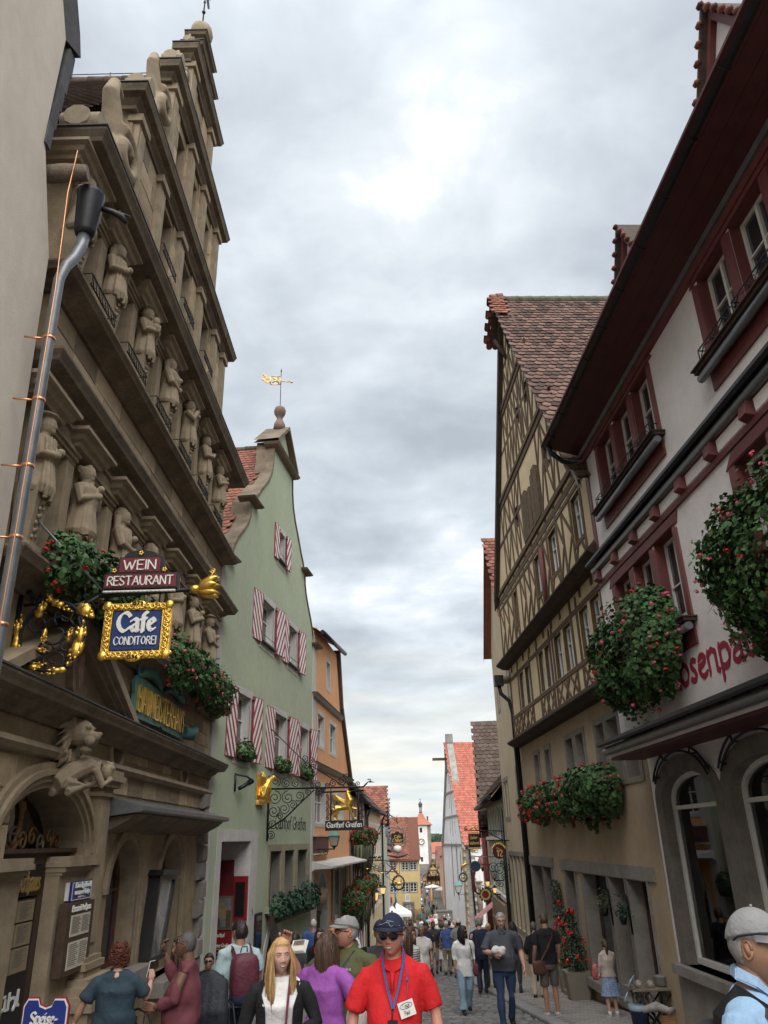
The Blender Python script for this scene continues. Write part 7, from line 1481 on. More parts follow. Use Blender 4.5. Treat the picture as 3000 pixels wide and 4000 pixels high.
g.tube([(ox-.26,0,oz+.33),(ox-.1,0,oz+.33),(ox+.06,0,oz+.36),(ox+.16,0,oz+.45)],[.09,.075,.095,.1],10)
g.tube([(ox+.12,0,oz+.4),(ox+.17,0,oz+.54),(ox+.12,0,oz+.66),(ox+.09,0,oz+.74)],[.11,.1,.07,.05],9); g.ball((ox+.1,0,oz+.76),(.055,.045,.05),9); g.tube([(ox+.13,0,oz+.77),(ox+.19,0,oz+.765),(ox+.205,0,oz+.73)],[.03,.022,.006],6); g.tube([(ox+.06,0,oz+.79),(ox+.03,0,oz+.84)],[.02,.004],5)
for s,x0,kn,ft in ((.05,-.26,(-.2,.2),(-.3,.02)),(-.05,-.3,(-.34,.18),(-.2,.02))): g.tube([(ox+x0,s,oz+.3),(ox+kn[0],s,oz+kn[1]),(ox+ft[0]-.02,s,oz+.09),(ox+ft[0],s,oz+.03)],[.085,.05,.03,.03],7); g.tube([(ox+ft[0],s,oz+.03),(ox+ft[0]+.08,s,oz+.02)],[.03,.02],6)
g.tube([(ox+.12,.05,oz+.38),(ox+.2,.05,oz+.2),(ox+.28,.05,oz+.05),(ox+.36,.05,oz+.03)],[.06,.04,.03,.02],7); g.tube([(ox+.14,-.05,oz+.38),(ox+.27,-.05,oz+.31),(ox+.36,-.05,oz+.3),(ox+.36,-.05,oz+.22)],[.055,.035,.03,.015],7); g.tube([(ox+.36,-.05,oz+.32),(ox+.36,-.05,oz+.12)],.022,6)
for k in range(9): t=k/8; g.tube([(ox+.02,.07,oz+.44+.01*k),(ox-.12-.12*t,.09,oz+.55+.1*t-.02*(1-t)),(ox-.30-.02*k+.03*t*t*8,.08,oz+.52+.028*k)],[.035,.032,.008],5)
g.tube([(ox-.3,0,oz+.32),(ox-.4,0,oz+.3),(ox-.37,0,oz+.4),(ox-.27,0,oz+.5),(ox-.2,0,oz+.56)],[.025,.018,.016,.015,.015],6)
lm=fuse(g,.009,[M['gold']],'griffin',1,rloc(gs)); link('griffin',lm,gs)
def lantern(name,label,p,h,w,arm,lit=False,group='street lanterns',topm='verd'):
    x,y,z=p; t=thing('wall_lantern',label,'lantern',(x,y,z),group); q=MB(); k=4
    def rg(r,zz): return [(x+r*math.cos(R_(45+90*i)),y+r*math.sin(R_(45+90*i)),zz) for i in range(4)]
    a,b2,c=rg(w*.36,z),rg(w*.62,z+h*.62),rg(w*.74,z+h*.62); q.add(c+rg(w*.15,z+h*.92)+rg(w*.06,z+h),[(i,(i+1)%4,4+(i+1)%4,4+i) for i in range(4)]+[(4+i,4+(i+1)%4,8+(i+1)%4,8+i) for i in range(4)]+[(3,2,1,0)]); q.build('lantern_top',[M[topm]],t)
    q=MB(); 
    for i in range(4): q.tube([a[i],b2[i]],w*.03,4); q.tube([a[i],a[(i+1)%4]],w*.03,4); q.tube([b2[i],b2[(i+1)%4]],w*.03,4)
    q.lathe(x,y,[(w*.05,-h*.25),(w*.08,-h*.12),(w*.3,0)],8,0,z); q.build('lantern_frame',[M['iron']],t)
    q=MB(); q.add(a+b2,[(i,(i+1)%4,4+(i+1)%4,4+i) for i in range(4)]); q.build('lantern_glass',[mat('lit_lantern_glass',(.8,.6,.3),.4,0,1,0,emit=(1,.62,.22,.3)) if lit else mat('milky_lantern_glass',(.42,.40,.36),.35,.1,4,0)],t)
    q=MB(); q.tube([(*arm,z-h*.2),(x,y,z-h*.2)],.022,6); ax,ay=arm
    for s,r in ((.35,.13),(.65,.1)): q.tube([(ax+(x-ax)*s+(pp_[0]-0)*(1 if abs(x-ax)>abs(y-ay) else 0),ay+(y-ay)*s,z-h*.2-r+pp_[1]) for pp_ in spiral((0,0),r,1.4,1.6,1,12,.2)],.012,4)
    q.build('lantern_arm',[M['iron']],t); return t
lantern('l','large iron street lantern with green roof below the griffin sign',(-2.09,29.5,-.12),.52,.42,(-2.95,29.9))
# ornate signs further down on the left
S2=Face(0,46,0); ds=thing('cafe_hanging_sign','black Cafe Diller sign in a green leafy iron wreath with a coffee cup','hanging sign',(.2,46,-.6))
b=MB(S2); b.tube([(-1.7,0,.6),(-1.0,0,.2),(-.5,0,1.1),(-.1,0,1.3),(.2,0,1.15),(.28,0,.85)],.025,6); b.tube([(-1.7,0,-1.2),(-1.0,0,-.6),(-.9,0,.2),(-.3,0,.95)],.02,6); b.tube([(-1.7,0,1.6),(-.9,0,1.65),(-.2,0,1.4),(.22,0,.95)],.018,6); b.build('iron_arm',[M['iron']],ds)
b=MB(S2)
for k in range(34): a=k/34*6.28; r=.42+.05*(k%3); leaf_blob(b,(.24+r*math.cos(a)*1.0,.16+r*1.1*math.sin(a)),(math.cos(a+1.2),math.sin(a+1.2)),.14,.035)
b.build('leafy_wreath',[mat('green_iron_leaf',(.16,.24,.22),.6,.2,8,.2,metal=.2)],ds)
b=MB(S2); b.prism([(-.1,-.12),(.58,-.12),(.58,.3),(.5,.38),(.4,.36),(.32,.46),(.16,.46),(.08,.36),(-.02,.38),(-.1,.3)],-.03,.03); pn=b.build('sign_panel',[M['black']],ds); lettering(pn,S2,'Cafe',.09,.13,.15,.03,M['goldp'],1.6,32,.6,2,.34); lettering(pn,S2,'Diller' if 0 else 'Diller',-.04,-.06,.15,.03,M['goldp'],1.9,25,.7,1.4,.56,shear=.25)
b=MB(S2); b.lathe(.24,0,[(.02,-.66),(.2,-.6),(.24,-.45),(.2,-.3),(.05,-.26)],12); b.ball((.24,.03,-.42),(.2,.08,.17),10); b.build('cup_medallion',[M['signwht']],ds); b=MB(S2); b.tube([(.12,.1,-.47),(.24,.12,-.5),(.36,.1,-.47)],.02,5); b.tube([(.12,.1,-.47),(.15,.1,-.56),(.33,.1,-.56),(.36,.1,-.47)],.015,5); b.build('cup_drawing',[M['ink']],ds)
b=MB(S2); b.tube([(-.35,0,-.75),(-.1,0,-.78),(.24,.05,-.86),(.6,0,-.78),(.8,0,-.7)],[.02,.05,.06,.05,.02],6); b.build('banner',[M['black']],ds); b=MB(S2); b.tube([(.2,0,.95),(.3,0,1.1),(.24,0,1.25),(.36,0,1.35)],[.03,.05,.03,.01],6); b.ball((.2,0,.72),.05,7); b.build('gilt_finial',[M['gold']],ds)
S3=Face(0,42,0); hs=thing('hunting_scene_sign','wrought iron sign arm with small riders and hounds along its top','hanging sign',(-1.8,42,-1))
b=MB(S3); b.tube([(-1.85,0,-.87),(-.55,0,-.88)],.025,6); rr=random.Random(5)
for k in range(10): b.tube([(p[0],0,p[1]) for p in spiral((-1.7+.12*k,-1.05-.25*abs(math.sin(k))),.12+.05*(k%2),1.5,rr.uniform(0,6),1 if k%2 else -1,16,.2)],.012,4)
for u in (-1.15,-.95,-.72): b.ball((u,0,-.76),(.09,.03,.045),7); b.tube([(u-.06,0,-.78),(u-.08,0,-.87)],.012,4); b.tube([(u+.06,0,-.78),(u+.08,0,-.87)],.012,4); b.tube([(u+.07,0,-.75),(u+.13,0,-.7)],.02,5); b.ball((u,0,-.7),(.025,.02,.05),6)
b.build('iron_sign_arm',[M['iron']],hs); b=MB(S3); b.tube([(-1.5,0,-1.15),(-1.35,0,-1.28),(-1.2,0,-1.25)],[.02,.05,.01],6); b.tube([(-.75,0,-1.4),(-.6,0,-1.5),(-.5,0,-1.42)],[.01,.05,.01],6); b.build('gilt_horn',[M['gold']],hs)
S4=Face(0,58,0); sw=thing('swan_wreath_sign','round iron wreath with a gilded swan hanging on the left side of the lane','hanging sign',(.3,58,-3))
b=MB(S4); b.tube([(-1.1,0,-1.9),(-.4,0,-1.95),(.1,0,-2.0),(.3,0,-2.2)],.025,6); b.tube([(.3+.38*math.cos(a*.2618),0,-2.66+.42*math.sin(a*.2618)) for a in range(25)],.05,6); 
for k in range(20): b.ball((.3+.4*math.cos(k*.314),.0,-2.66+.44*math.sin(k*.314)),(.06,.05,.06),6)
b.build('iron_wreath',[M['iron']],sw); b=MB(S4); b.ball((.3,0,-2.72),(.24,.12,.14),9); b.tube([(.42,0,-2.66),(.52,0,-2.5),(.46,0,-2.4),(.54,0,-2.38)],[.06,.045,.04,.015],6); b.tube([(.15,.05,-2.66),(.05,.05,-2.52)],[.1,.03],6); b.tube([(.25,0,-2.0),(.3,0,-2.15)],[.06,.05],6); b.ball((.22,0,-1.9),.08,7); b.build('gilt_swan',[M['gold']],sw)
S5=Face(0,56,0); cr=thing('crossed_tools_sign','pointed iron shield sign with two crossed tools','hanging sign',(-.1,56,-1.5)); b=MB(S5); b.tube([(-.6,0,-1.3),(-.55,0,-2.1),(-.1,0,-2.5),(.35,0,-2.1),(.4,0,-1.3),(-.1,0,-1.25),(-.6,0,-1.3)],.02,5); b.tube([(-1.3,0,-1.2),(.45,0,-1.2)],.025,5); b.build('shield_frame',[M['iron']],cr); b=MB(S5); b.tube([(-.5,.03,-1.35),(.3,.03,-2.05)],[.03,.05],5); b.tube([(.3,.03,-1.35),(-.5,.03,-2.05)],[.03,.05],5); b.build('crossed_tools',[mat('rusty_steel',(.2,.12,.09),.6,.2,8,.1,metal=.5)],cr)
lantern('l','glowing brass lantern low on the left side of the lane',(-1.13,50,-3.2),.7,.5,(-1.7,50.3),True,topm='iron'); lantern('l','second glowing lantern on the left, further down the lane',(-.75,56,-3.2),.6,.45,(-1.3,56.2),True,topm='iron')
b=MB(S5); b.lathe(-1.25,0,[(.05,-2.75),(.2,-2.65),(.24,-2.5),(.22,-2.35),(.06,-2.25)],10); b.tube([(-1.4,0,-2.2),(-1.0,0,-2.15)],.02,5); tag(b.build('barrel_sign',[mat('pale_gilt',(.5,.38,.2),.5,.2,8,.1,metal=.3)],None,loc=(-1.25,56,-2.5)),'small gilded barrel hanging sign on the left side of the lane','hanging sign')
b=MB(Face(0,60,0)); b.tube([(.0,0,-3.2),(.1,0,-3.9),(-.05,0,-4.2),(.05,0,-4.4)],[.03,.09,.1,.02],6); b.tube([(-.3,0,-3.2),(.4,0,-3.15)],.03,5); tag(b.build('blue_pipe_sign',[mat('blue_white_enamel',(.1,.16,.4),.4,.1,8,0)],None,loc=(0,60,-3.6)),'blue and white curved pipe sign hanging in the lane','hanging sign')
# signs on the right-hand row
Z=Face(0,31.5,0); zs=thing('bakery_sign','square black sugar bakery sign with gold letters and a gold pretzel below','hanging sign',(3.1,31.5,-.3))
b=MB(Z); b.tube([(4.25,0,.22),(2.72,0,.3)],.022,6); b.tube([(4.25,0,-.15),(3.6,0,.22)],.018,6); 
for u,z,r in ((3.9,.1,.1),(3.75,.12,.07),(2.8,.36,.07)): b.tube([(p[0],0,p[1]) for p in spiral((u,z),r,1.5,1,1,14,.2)],.012,4)
b.build('iron_arm',[M['iron']],zs); b=MB(Z); b.box(2.86,3.29,-.02,.02,-.32,.16); pn=b.build('sign_panel',[M['black']],zs); lettering(pn,Z,'Zucker-',2.92,-.02,.1,.02,M['goldp'],1.9,42,.5,1.4,.3); lettering(pn,Z,'bäckerei',2.91,-.21,.1,.02,M['goldp'],1.9,42,.5,1.3,.34)
b=MB(Z); 
for k in range(12): b.ball((2.86+.43*k/11,0,-.35),(.035,.02,.03),6); b.ball((2.86+.43*k/11,0,.2),(.025,.02,.025),5)
for u in (3.03,3.13): b.tube([(u+.06*math.cos(a*.52),0,-.45+.05*math.sin(a*.52)) for a in range(13)],.014,5)
b.tube([(p[0],0,p[1]) for p in spiral((3.2,.38),.1,1.3,0,1,14,.2)],.02,5); b.tube([(2.95,0,.3),(3.1,0,.42),(3.2,0,.3)],.018,5); b.build('gilt_ornament',[M['gold']],zs)
N_=Face(0,30.6,0); n12=thing('number_sign','round maroon hanging sign with a big gold number 12 and gilt crown','hanging sign',(3.85,30.6,-.5))
b=MB(N_); b.prism(arc(3.87,-.48,.23,.235,0,348,29),-.025,.025); pn=b.build('round_panel',[mat('maroon_enamel',(.09,.01,.02),.4,.1,6,0)],n12); lettering(pn,N_,'12',3.79,-.62,.2,.025,M['goldp'],1.6,30,.9,2.5,.2); lettering(pn,N_,'Gästezimmer' if 0 else 'Gaze',3.77,-.38,.06,.025,M['goldp'],1.6,35,.6,1.6,.2,arcr=.25)
b=MB(N_); 
for k in range(9): a=.5+k*.27; b.ball((3.87+.26*math.cos(a),0,-.48+.27*math.sin(a)),(.035,.03,.05),6)
b.build('gilt_crown',[M['gold']],n12); b=MB(N_); b.tube([(4.28,0,-.1),(3.45,0,-.08)],.02,5); b.tube([(3.87,0,-.08),(3.87,0,-.24)],.01,4)
for u,z,r in ((3.6,-1.0,.2),(3.85,-1.05,.22),(4.08,-1.0,.14),(3.95,-.85,.1),(3.7,-1.3,.12),(4.0,-1.3,.14)): b.tube([(p[0],0,p[1]) for p in spiral((u,z),r,1.8,u*5,1 if r>.15 else -1,22,.15)],.013,4)
b.tube([(4.2,0,-.7),(4.2,0,-1.5)],.018,5); b.build('iron_scrolls',[M['iron']],n12)
B_=Face(0,36,0); bo=thing('oval_sign','small dark blue oval sign hanging from a curled bracket','hanging sign',(3.5,36,-1.1)); b=MB(B_); b.prism(arc(3.49,-1.1,.21,.19,0,348,29),-.02,.02,0); b.build('oval_panel',[mat('slate_blue_enamel',(.03,.05,.09),.4,.1,6,0)],bo); b=MB(B_); b.wall(arc(3.49,-1.1,.235,.215,0,348,29),[arc(3.49,-1.1,.21,.19,0,348,29)],.025,.05,back=.05); b.tube([(4.4,0,-.75),(3.49,0,-.72)],.02,5); b.tube([(3.49,0,-.72),(3.49,0,-.9)],.01,4); b.build('oval_frame',[M['zinc']],bo)
X_=Face(0,40,0); ho=thing('horn_sign','gilded horn over a green wreath with a small golden animal','hanging sign',(3.3,40,-1.7)); b=MB(X_); b.tube([(3.6,0,-1.12),(3.4,0,-1.12),(3.26,0,-1.2),(3.2,0,-1.4)],[.025,.05,.06,.03],7); b.ball((3.27,0,-1.69),(.1,.03,.05),7); b.build('gilt_horn',[M['gold']],ho); b=MB(X_); [b.ball((3.27+.18*math.cos(k*.35),0,-1.68+.18*math.sin(k*.35)),(.04,.03,.04),5) for k in range(18)]; b.tube([(4.6,0,-1.15),(3.5,0,-1.12)],.02,5); b.build('iron_wreath',[mat('dark_green_wreath',(.05,.07,.04),.7,.2,8,0)],ho)
rb_=MB(Face(0,38,0)); pr=[(3.62,-1.25),(3.55,-1.8),(3.62,-2.2),(3.8,-2.32),(3.98,-2.1),(4.05,-2.15),(4.12,-2.7)]
for (a,za),(c,zc) in zip(pr,pr[1:]): rb_.add([(a-.06,0,za),(a+.06,.03,za),(c+.06,.03,zc),(c-.06,0,zc)],[(0,1,2,3)])
tag(rb_.build('ribbon_banner',[mat('oxblood_banner',(.12,.02,.025),.7,.2,6,.1)],None,loc=(3.8,38,-2)),'curled oxblood ribbon banner hanging in the right row','banner')
ow=MB(Face(0,37,0)); ow.prism(arc(3.95,-2.25,.15,.15,0,340,17),-.02,.02,0); ow.wall(arc(3.95,-2.25,.22,.22,0,340,17),[arc(3.95,-2.25,.15,.15,0,340,17)],.03,.05,1,back=.05); [ow.ball((3.95+.25*math.cos(k*.5),0,-2.25+.25*math.sin(k*.5)),.06,5,2) for k in range(13)]; ow.tube([(4.6,0,-1.95),(3.8,0,-1.9)],.02,5,1); tag(ow.build('round_wreath_sign',[mat('dark_red_disc',(.2,.03,.03),.5,.1,5,0),M['goldp'],MATS['dark_green_wreath']],None,loc=(3.95,37,-2.2)),'round dark red sign in a leafy wreath on the right row','hanging sign')
lantern('l','unlit green lantern on the mint green house',(4.03,34,-1.5),.42,.3,(4.45,34.1)); lantern('l','lit lantern over the stone arches of the mint green house',(4.07,34.5,-2.05),.3,.2,(4.5,34.6),True,topm='iron'); lantern('l','lit lantern hanging beside the round wreath sign',(4.18,38,-2.0),.34,.22,(4.65,38.1),True,topm='iron'); lantern('l','green lantern on the white church gable',(8.05,107,-6.2),1.3,.95,(9.15,108.2))
# ---------------------------------------------------------------- people
def cmat(name,c,r=.85,bump=.85,bs=11,var=.08,sc=9): return mat(name,c,r,var,sc,bump,bs)
SK=dict(fair=mat('fair_skin',(.56,.33,.25),.5,.08,14,.05,120,spec=.4),ruddy=mat('ruddy_skin',(.52,.25,.18),.5,.1,14,.05,120),tan=mat('tanned_skin',(.36,.19,.12),.5,.1,14,.05,120),olive=mat('olive_skin',(.43,.25,.165),.5,.08,14,.05,120),dark=mat('dark_skin',(.17,.09,.06),.5,.1,14,.05,120))
LIP=mat('lip',(.42,.14,.12),.45,.05,10,0); EYEW=mat('eye_white',(.72,.70,.67),.3,0,1,0); IRIS=mat('iris',(.05,.045,.04),.2,0,1,0); TEETH=mat('teeth',(.7,.67,.6),.4,0,1,0)
HR=dict(blonde=mat('blonde_hair',(.42,.26,.11),.5,.25,20,.2,90,isl=.35),brown=mat('brown_hair',(.075,.042,.025),.5,.25,20,.2,90,isl=.35),black=mat('black_hair',(.018,.014,.013),.45,.2,20,.2,90,isl=.3),grey=mat('grey_hair',(.27,.26,.25),.55,.25,20,.2,90,isl=.3),white=mat('white_hair',(.55,.53,.5),.55,.2,20,.2,90,isl=.2),auburn=mat('auburn_hair',(.115,.035,.02),.5,.3,20,.2,90,isl=.45),red=mat('ginger_hair',(.35,.14,.05),.5,.25,20,.2,90,isl=.3),dgrey=mat('dark_grey_hair',(.075,.072,.072),.55,.25,20,.2,90,isl=.3))
CC={k:cmat('cloth_'+k,v) for k,v in dict(red=(.62,.018,.022),white=(.76,.75,.74),offwhite=(.62,.59,.54),black=(.012,.012,.014),navy=(.018,.024,.05),jeans=(.03,.055,.12),ltjeans=(.25,.36,.46),olive=(.095,.10,.042),purple=(.34,.10,.42),ltblue=(.30,.46,.66),paleblue=(.40,.52,.54),maroon=(.16,.045,.06),charcoal=(.045,.048,.055),slate=(.07,.078,.095),grey=(.26,.26,.26),beige=(.50,.43,.34),khaki=(.32,.27,.19),brown=(.10,.06,.035),taupe=(.105,.09,.075),green=(.08,.2,.08),teal=(.06,.2,.22),pink=(.6,.22,.32),neon=(.42,.80,.06),blue=(.06,.12,.32),orange=(.6,.24,.05),yellow=(.6,.45,.1),cream=(.58,.50,.43),rust=(.28,.07,.04),dkteal=(.03,.055,.075)).items()}
LEATHER=mat('brown_leather',(.09,.04,.025),.5,.2,9,.3,60); SHOE=mat('dark_shoe',(.02,.018,.017),.6,.1,9,.1,60); SHOEW=mat('pale_shoe',(.45,.42,.38),.7,.1,9,.1,60)
BLKG=glass('sunglass_lens',(.008,.008,.009))
_hc={}
def head_mesh(nu,nv,fem):
    k=(nu,nv,fem)
    if k in _hc: return _hc[k]
    V=[];
    for i in range(nv+1):
        th=math.pi*i/nv
        for j in range(nu):
            ph=2*math.pi*j/nu; ph=ph-.22*math.sin(2*(ph-math.pi/2))*0.5 if nu>40 else ph
            V.append((math.sin(th)*math.cos(ph),math.sin(th)*math.sin(ph),math.cos(th)))
    D=np.array(V); x,y,z=D[:,0].copy(),D[:,1].copy(),D[:,2].copy()
    X,Y,Z=x*.0755,y*.097,z*.118
    t=np.clip(-z,0,1); X*=1-(.36 if fem else .28)*t**1.6; back=(y<0); Y[back]*=(1-.45*t[back]**1.2); Y[~back]*=(1-.06*t[~back]); Z-=0.0
    fr=np.clip((y-.45)/.55,0,1); Y-=.010*fr**2
    G=lambda cx,cz,sx,sz:np.exp(-((X-cx)/sx)**2-((Z-cz)/sz)**2)*(y>0.1)
    Y+=.012*G(0,-.098,.022,.016)                                     # chin
    nz=np.where(Z>-.033,np.clip((.030-Z)/.063,0,1)**1.3,np.clip(1-(-.033-Z)/.012,0,1)); nw=.0085+.007*np.clip((.01-Z)/.045,0,1)
    Y+=.0235*np.exp(-(X/nw)**2)*nz*(y>0.1)                           # nose
    for s in (-1,1):
        Y-=.0115*G(s*.0315,.008,.016,.013); Y+=.006*G(s*.03,.029,.026,.008); Y+=.005*G(s*.042,-.028,.022,.022); Y+=.0055*G(s*.014,-.036,.008,.008)
    Y+=.0065*G(0,-.0565,.021,.0055)+.0075*G(0,-.069,.019,.0065)-.005*G(0,-.0625,.024,.003)
    lips=(np.abs(X)<.024)&(Z<-.052)&(Z>-.075)&(y>.3)&(((X/.025)**2+((Z+.0635)/.0125)**2)<1)
    P=np.stack([X,Y,Z],1); F=[]; mi=[]
    for i in range(nv):
        for j in range(nu):
            f=[i*nu+j,i*nu+(j+1)%nu,(i+1)*nu+(j+1)%nu,(i+1)*nu+j]; F.append(f); mi.append(1 if lips[f].sum()>=3 else 0)
    _hc[k]=(P,F,mi,D); return _hc[k]
class Body:
    def __init__(s,label,x,y,face,H=1.75,fem=False,bw=1.0,belly=0.0,lod=1,seat=0.0,group=None,skin='fair',lean=0.0):
        s.H=H; s.k=H/1.75; a=R_(face); s.L=Vector((math.cos(a),math.sin(a),0)); s.F=Vector((math.sin(a),-math.cos(a),0)); s.face=face
        s.b=Vector((x,y,gz(y)+.02)); s.fem=fem; s.bw=bw; s.belly=belly; s.lod=lod; s.skin=SK[skin]; s.lean=lean
        s.t=thing('person',label,'person',tuple(s.b),group); s.off=rloc(s.t); s.mb=MB(); s.dz=-seat; s.detail=MB()
        s.vox={0:.011,1:.022,2:.035}[lod]
    def P(s,x,y,z):
        z=z*s.k; y=y*s.k+s.lean*max(0,z-.9); return s.b+s.L*(x*s.k)+s.F*y+Vector((0,0,z+s.dz))
    def tube(s,mb,pts,r,k=None,flat=1.0):
        k=k or (12 if s.lod==0 else 8); mb.tubew([s.P(*p) for p in pts],[q*s.k for q in r],k,0,True,True,flat)
    def loft(s,mb,rings,m=None,x0=0):
        m=m or (22 if s.lod==0 else 12); V=[];F=[]
        for (a,b,z,yo) in rings:
            for j in range(m):
                g=2*math.pi*j/m; c,d=math.cos(g),math.sin(g); c=math.copysign(abs(c)**.85,c); V.append(tuple(s.P(x0+a*c,yo+b*d,z)))
        n=len(rings)
        for i in range(n-1):
            for j in range(m): F.append((i*m+j,i*m+(j+1)%m,(i+1)*m+(j+1)%m,(i+1)*m+j))
        F+=[tuple(range(m))[::-1],tuple((n-1)*m+j for j in range(m))]; mb.add(V,F,0,True,True)
    def fused(s,mb,name,mats,vox=None,wr=0.0,smooth=2,parent=None):
        def fn(m):
            if wr<=0: return
            n=len(m.vertices); c=np.empty(n*3); m.vertices.foreach_get('co',c); c=c.reshape(-1,3); nn=np.empty(n*3); m.vertices.foreach_get('normal',nn); nn=nn.reshape(-1,3)
            rg=np.random.RandomState(int(abs(s.b.x*100)+s.b.y*7)%1000); d=np.zeros(n); w=c+.05*np.sin(c[:,[1,2,0]]*9+rg.rand(3)*6)
            for f in (11,19,31):
                for _ in range(2): v=rg.randn(3); v[2]*=1.4; v/=np.linalg.norm(v); d+=np.sin(w@v*f+rg.rand()*6)*(11/f)**.8
            d=np.sign(d)*np.abs(d)**1.25*1.5
            c+=nn*(d*wr)[:,None]; m.vertices.foreach_set('co',c.ravel()); m.update()
        me=fuse(mb,vox or s.vox,mats,name,smooth,s.off,fn); me.polygons.foreach_set('use_smooth',[True]*len(me.polygons)); return link(name,me,parent or s.t)
    def raw(s,mb,name,mats,parent=None): return mb.build(name,mats,parent or s.t)
    # ---- skeleton
    def pose(s,arms=None,legs=None,neck=(0,.02)):
        w=(.172 if s.fem else .195)*s.bw; s.sh=[(-w,0,1.415),(w,0,1.415)]
        da=[((-.05,-.02,-.27),(-.06,.07,-.50)),((.05,-.02,-.27),(.06,.07,-.50))]; arms=arms or [None,None]
        s.el=[];s.wr=[]
        for i in (0,1):
            e,h=arms[i] or da[i]; S=s.sh[i]; s.el.append(tuple(S[j]+e[j] for j in range(3))); s.wr.append(tuple(S[j]+h[j] for j in range(3)))
        s.hip=[(-.095,0,.90),(.095,0,.90)]; dl=[((-.10,.02,.49),(-.10,-.02,.08)),((.10,.02,.49),(.10,-.02,.08))]; legs=legs or [None,None]
        s.kn=[];s.an=[]
        for i in (0,1): k,a=legs[i] or dl[i]; s.kn.append(k); s.an.append(a)
        return s
    def stride(s,d): return [((-.10,.02+d*.6,.49),(-.09,-.02+d,.085)),((.10,.05-d*.25,.48),(.09,-.04-d,.12))]
    def hand(s,i,curl=.6,dirn=None,pn=None,spread=.0,thumb=1,scale=1.0):
        W,E=s.P(*s.wr[i]),s.P(*s.el[i]); d=Vector(dirn) if dirn else (W-E).normalized()
        d=(s.L*d[0]+s.F*d[1]+Vector((0,0,d[2]))).normalized() if dirn else d
        n=(s.L*pn[0]+s.F*pn[1]+Vector((0,0,pn[2]))).normalized() if pn else (s.L*(1 if i==0 else -1)); n=(n-d*n.dot(d)).normalized()      # palm normal
        l=d.cross(n); q=s.k*scale*(.92 if s.fem else 1.05); mb=s.detail; k=7 if s.lod==0 else 5; tl=1 if (l.dot(s.F)>0) else -1; l=l*tl    # thumb side
        mb.tubew([W-d*.02,W+d*.03*q,W+d*.085*q],[.026*q,.036*q,.038*q],k+3,0,True,True,.5) if s.lod else [mb.tubew([W-d*.02+l*o*.5*q,W+d*.04*q+l*o*q,W+d*.088*q+l*o*1.05*q],[.020*q,.0165*q,.0125*q],8) for o in (-.027,-.009,.009,.027)]
        for f,(o,ln) in enumerate(((.029,.072),(.010,.080),(-.010,.075),(-.028,.060))):
            p=W+d*.085*q+l*o*1.05*q; dd=d; P=[p]; rr=[.0105*q]
            for j,(sg,ra) in enumerate(((.45,.0098),(.32,.0088),(.26,.0072))):
                a=curl*(.55+.35*j)+f*.05; dd=(d*math.cos(a)+n*math.sin(a)+l*(o*spread*4)).normalized(); p=p+dd*ln*sg*q; P.append(p); rr.append(ra*q); 
            mb.tubew(P,rr,k)
        b=W+d*.025*q+l*.026*q; t1=(d*.6+l*.75+n*.35*thumb).normalized(); t2=(d*.85+l*.2+n*.5*thumb).normalized(); mb.tubew([b,b+t1*.042*q,b+t1*.042*q+t2*.034*q,b+t1*.042*q+t2*.056*q],[.0165*q,.0125*q,.011*q,.008*q],k)
    def head(s,yaw=0,pitch=0,roll=0,hair='short',hc='brown',eyes='open',brows=True,lift=0,smile=False,hl=.0):
        nu,nv={0:(64,50),1:(30,24),2:(14,12)}[s.lod]; P,F,mi,D=head_mesh(nu,nv,s.fem); sc=s.k*(1.01 if s.fem else 1.06)
        a,b_=R_(yaw),R_(pitch); 
        Rm=Matrix.Rotation(-a,3,'Z')@Matrix.Rotation(b_,3,'X')@Matrix.Rotation(R_(roll),3,'Y')
        hb=Vector((0,.025,1.607+lift)); hz=s.P(hb.x,hb.y+.012,hb.z)
        def T(p): v=Rm@Vector(p); return hz+s.L*(v.x*sc)+s.F*(v.y*sc)+Vector((0,0,v.z*sc))
        s.T=T; s.hsc=sc; s.Rm=Rm
        s.detail.add([T(p) for p in P],F,0,True,True); n=len(F); s.detail.mi[-n:]=mi
        k=10 if s.lod==0 else 6
        for e in (-1,1):                                           # ears
            if s.lod<2:
                ring=[T((e*(.074+.006*math.cos(g)*.5),-.008+.017*math.cos(g),.0+.031*math.sin(g))) for g in np.linspace(0,6.283,11)]; s.detail.tubew(ring,.0055*sc,5); s.detail.tubew([T((e*.072,-.012,.02)),T((e*.073,-.006,-.0)),T((e*.07,.0,-.022))],[.011*sc,.012*sc,.009*sc],6)
        if s.lod<2:
            ew=MB(); ir=MB()
            for e in (-1,1):
                yy=.0745; 
                if eyes=='open':
                    c=T((e*.0315,yy-.004,.008)); rad=.0108*sc
                    ew.ball(c,rad,10,0,True); ir.ball(T((e*.0315+.001,yy+.0035,.0085)),.0052*sc,8,0,True)
                    s.detail.tubew([T((e*.0315-.015,yy+.001,.0105)),T((e*.0315-.006,yy+.0062,.0165)),T((e*.0315+.007,yy+.006,.0163)),T((e*.0315+.015,yy-.001,.0105))],[.003*sc,.0046*sc,.0046*sc,.003*sc],5)
                    s.detail.tubew([T((e*.0315-.013,yy+.001,.003)),T((e*.0315,yy+.0055,-.001)),T((e*.0315+.013,yy,.003))],[.002*sc,.0035*sc,.002*sc],5)
                if brows: ir.tubew([T((e*.014,.0895,.0275)),T((e*.03,.0885,.0325)),T((e*.047,.077,.028))],[.0035*sc,.004*sc,.002*sc],5,1)
            if ew.f: s.raw(ew,'eye',[EYEW])
            if ir.f: s.raw(ir,'eyebrow',[IRIS,HR[hc]])
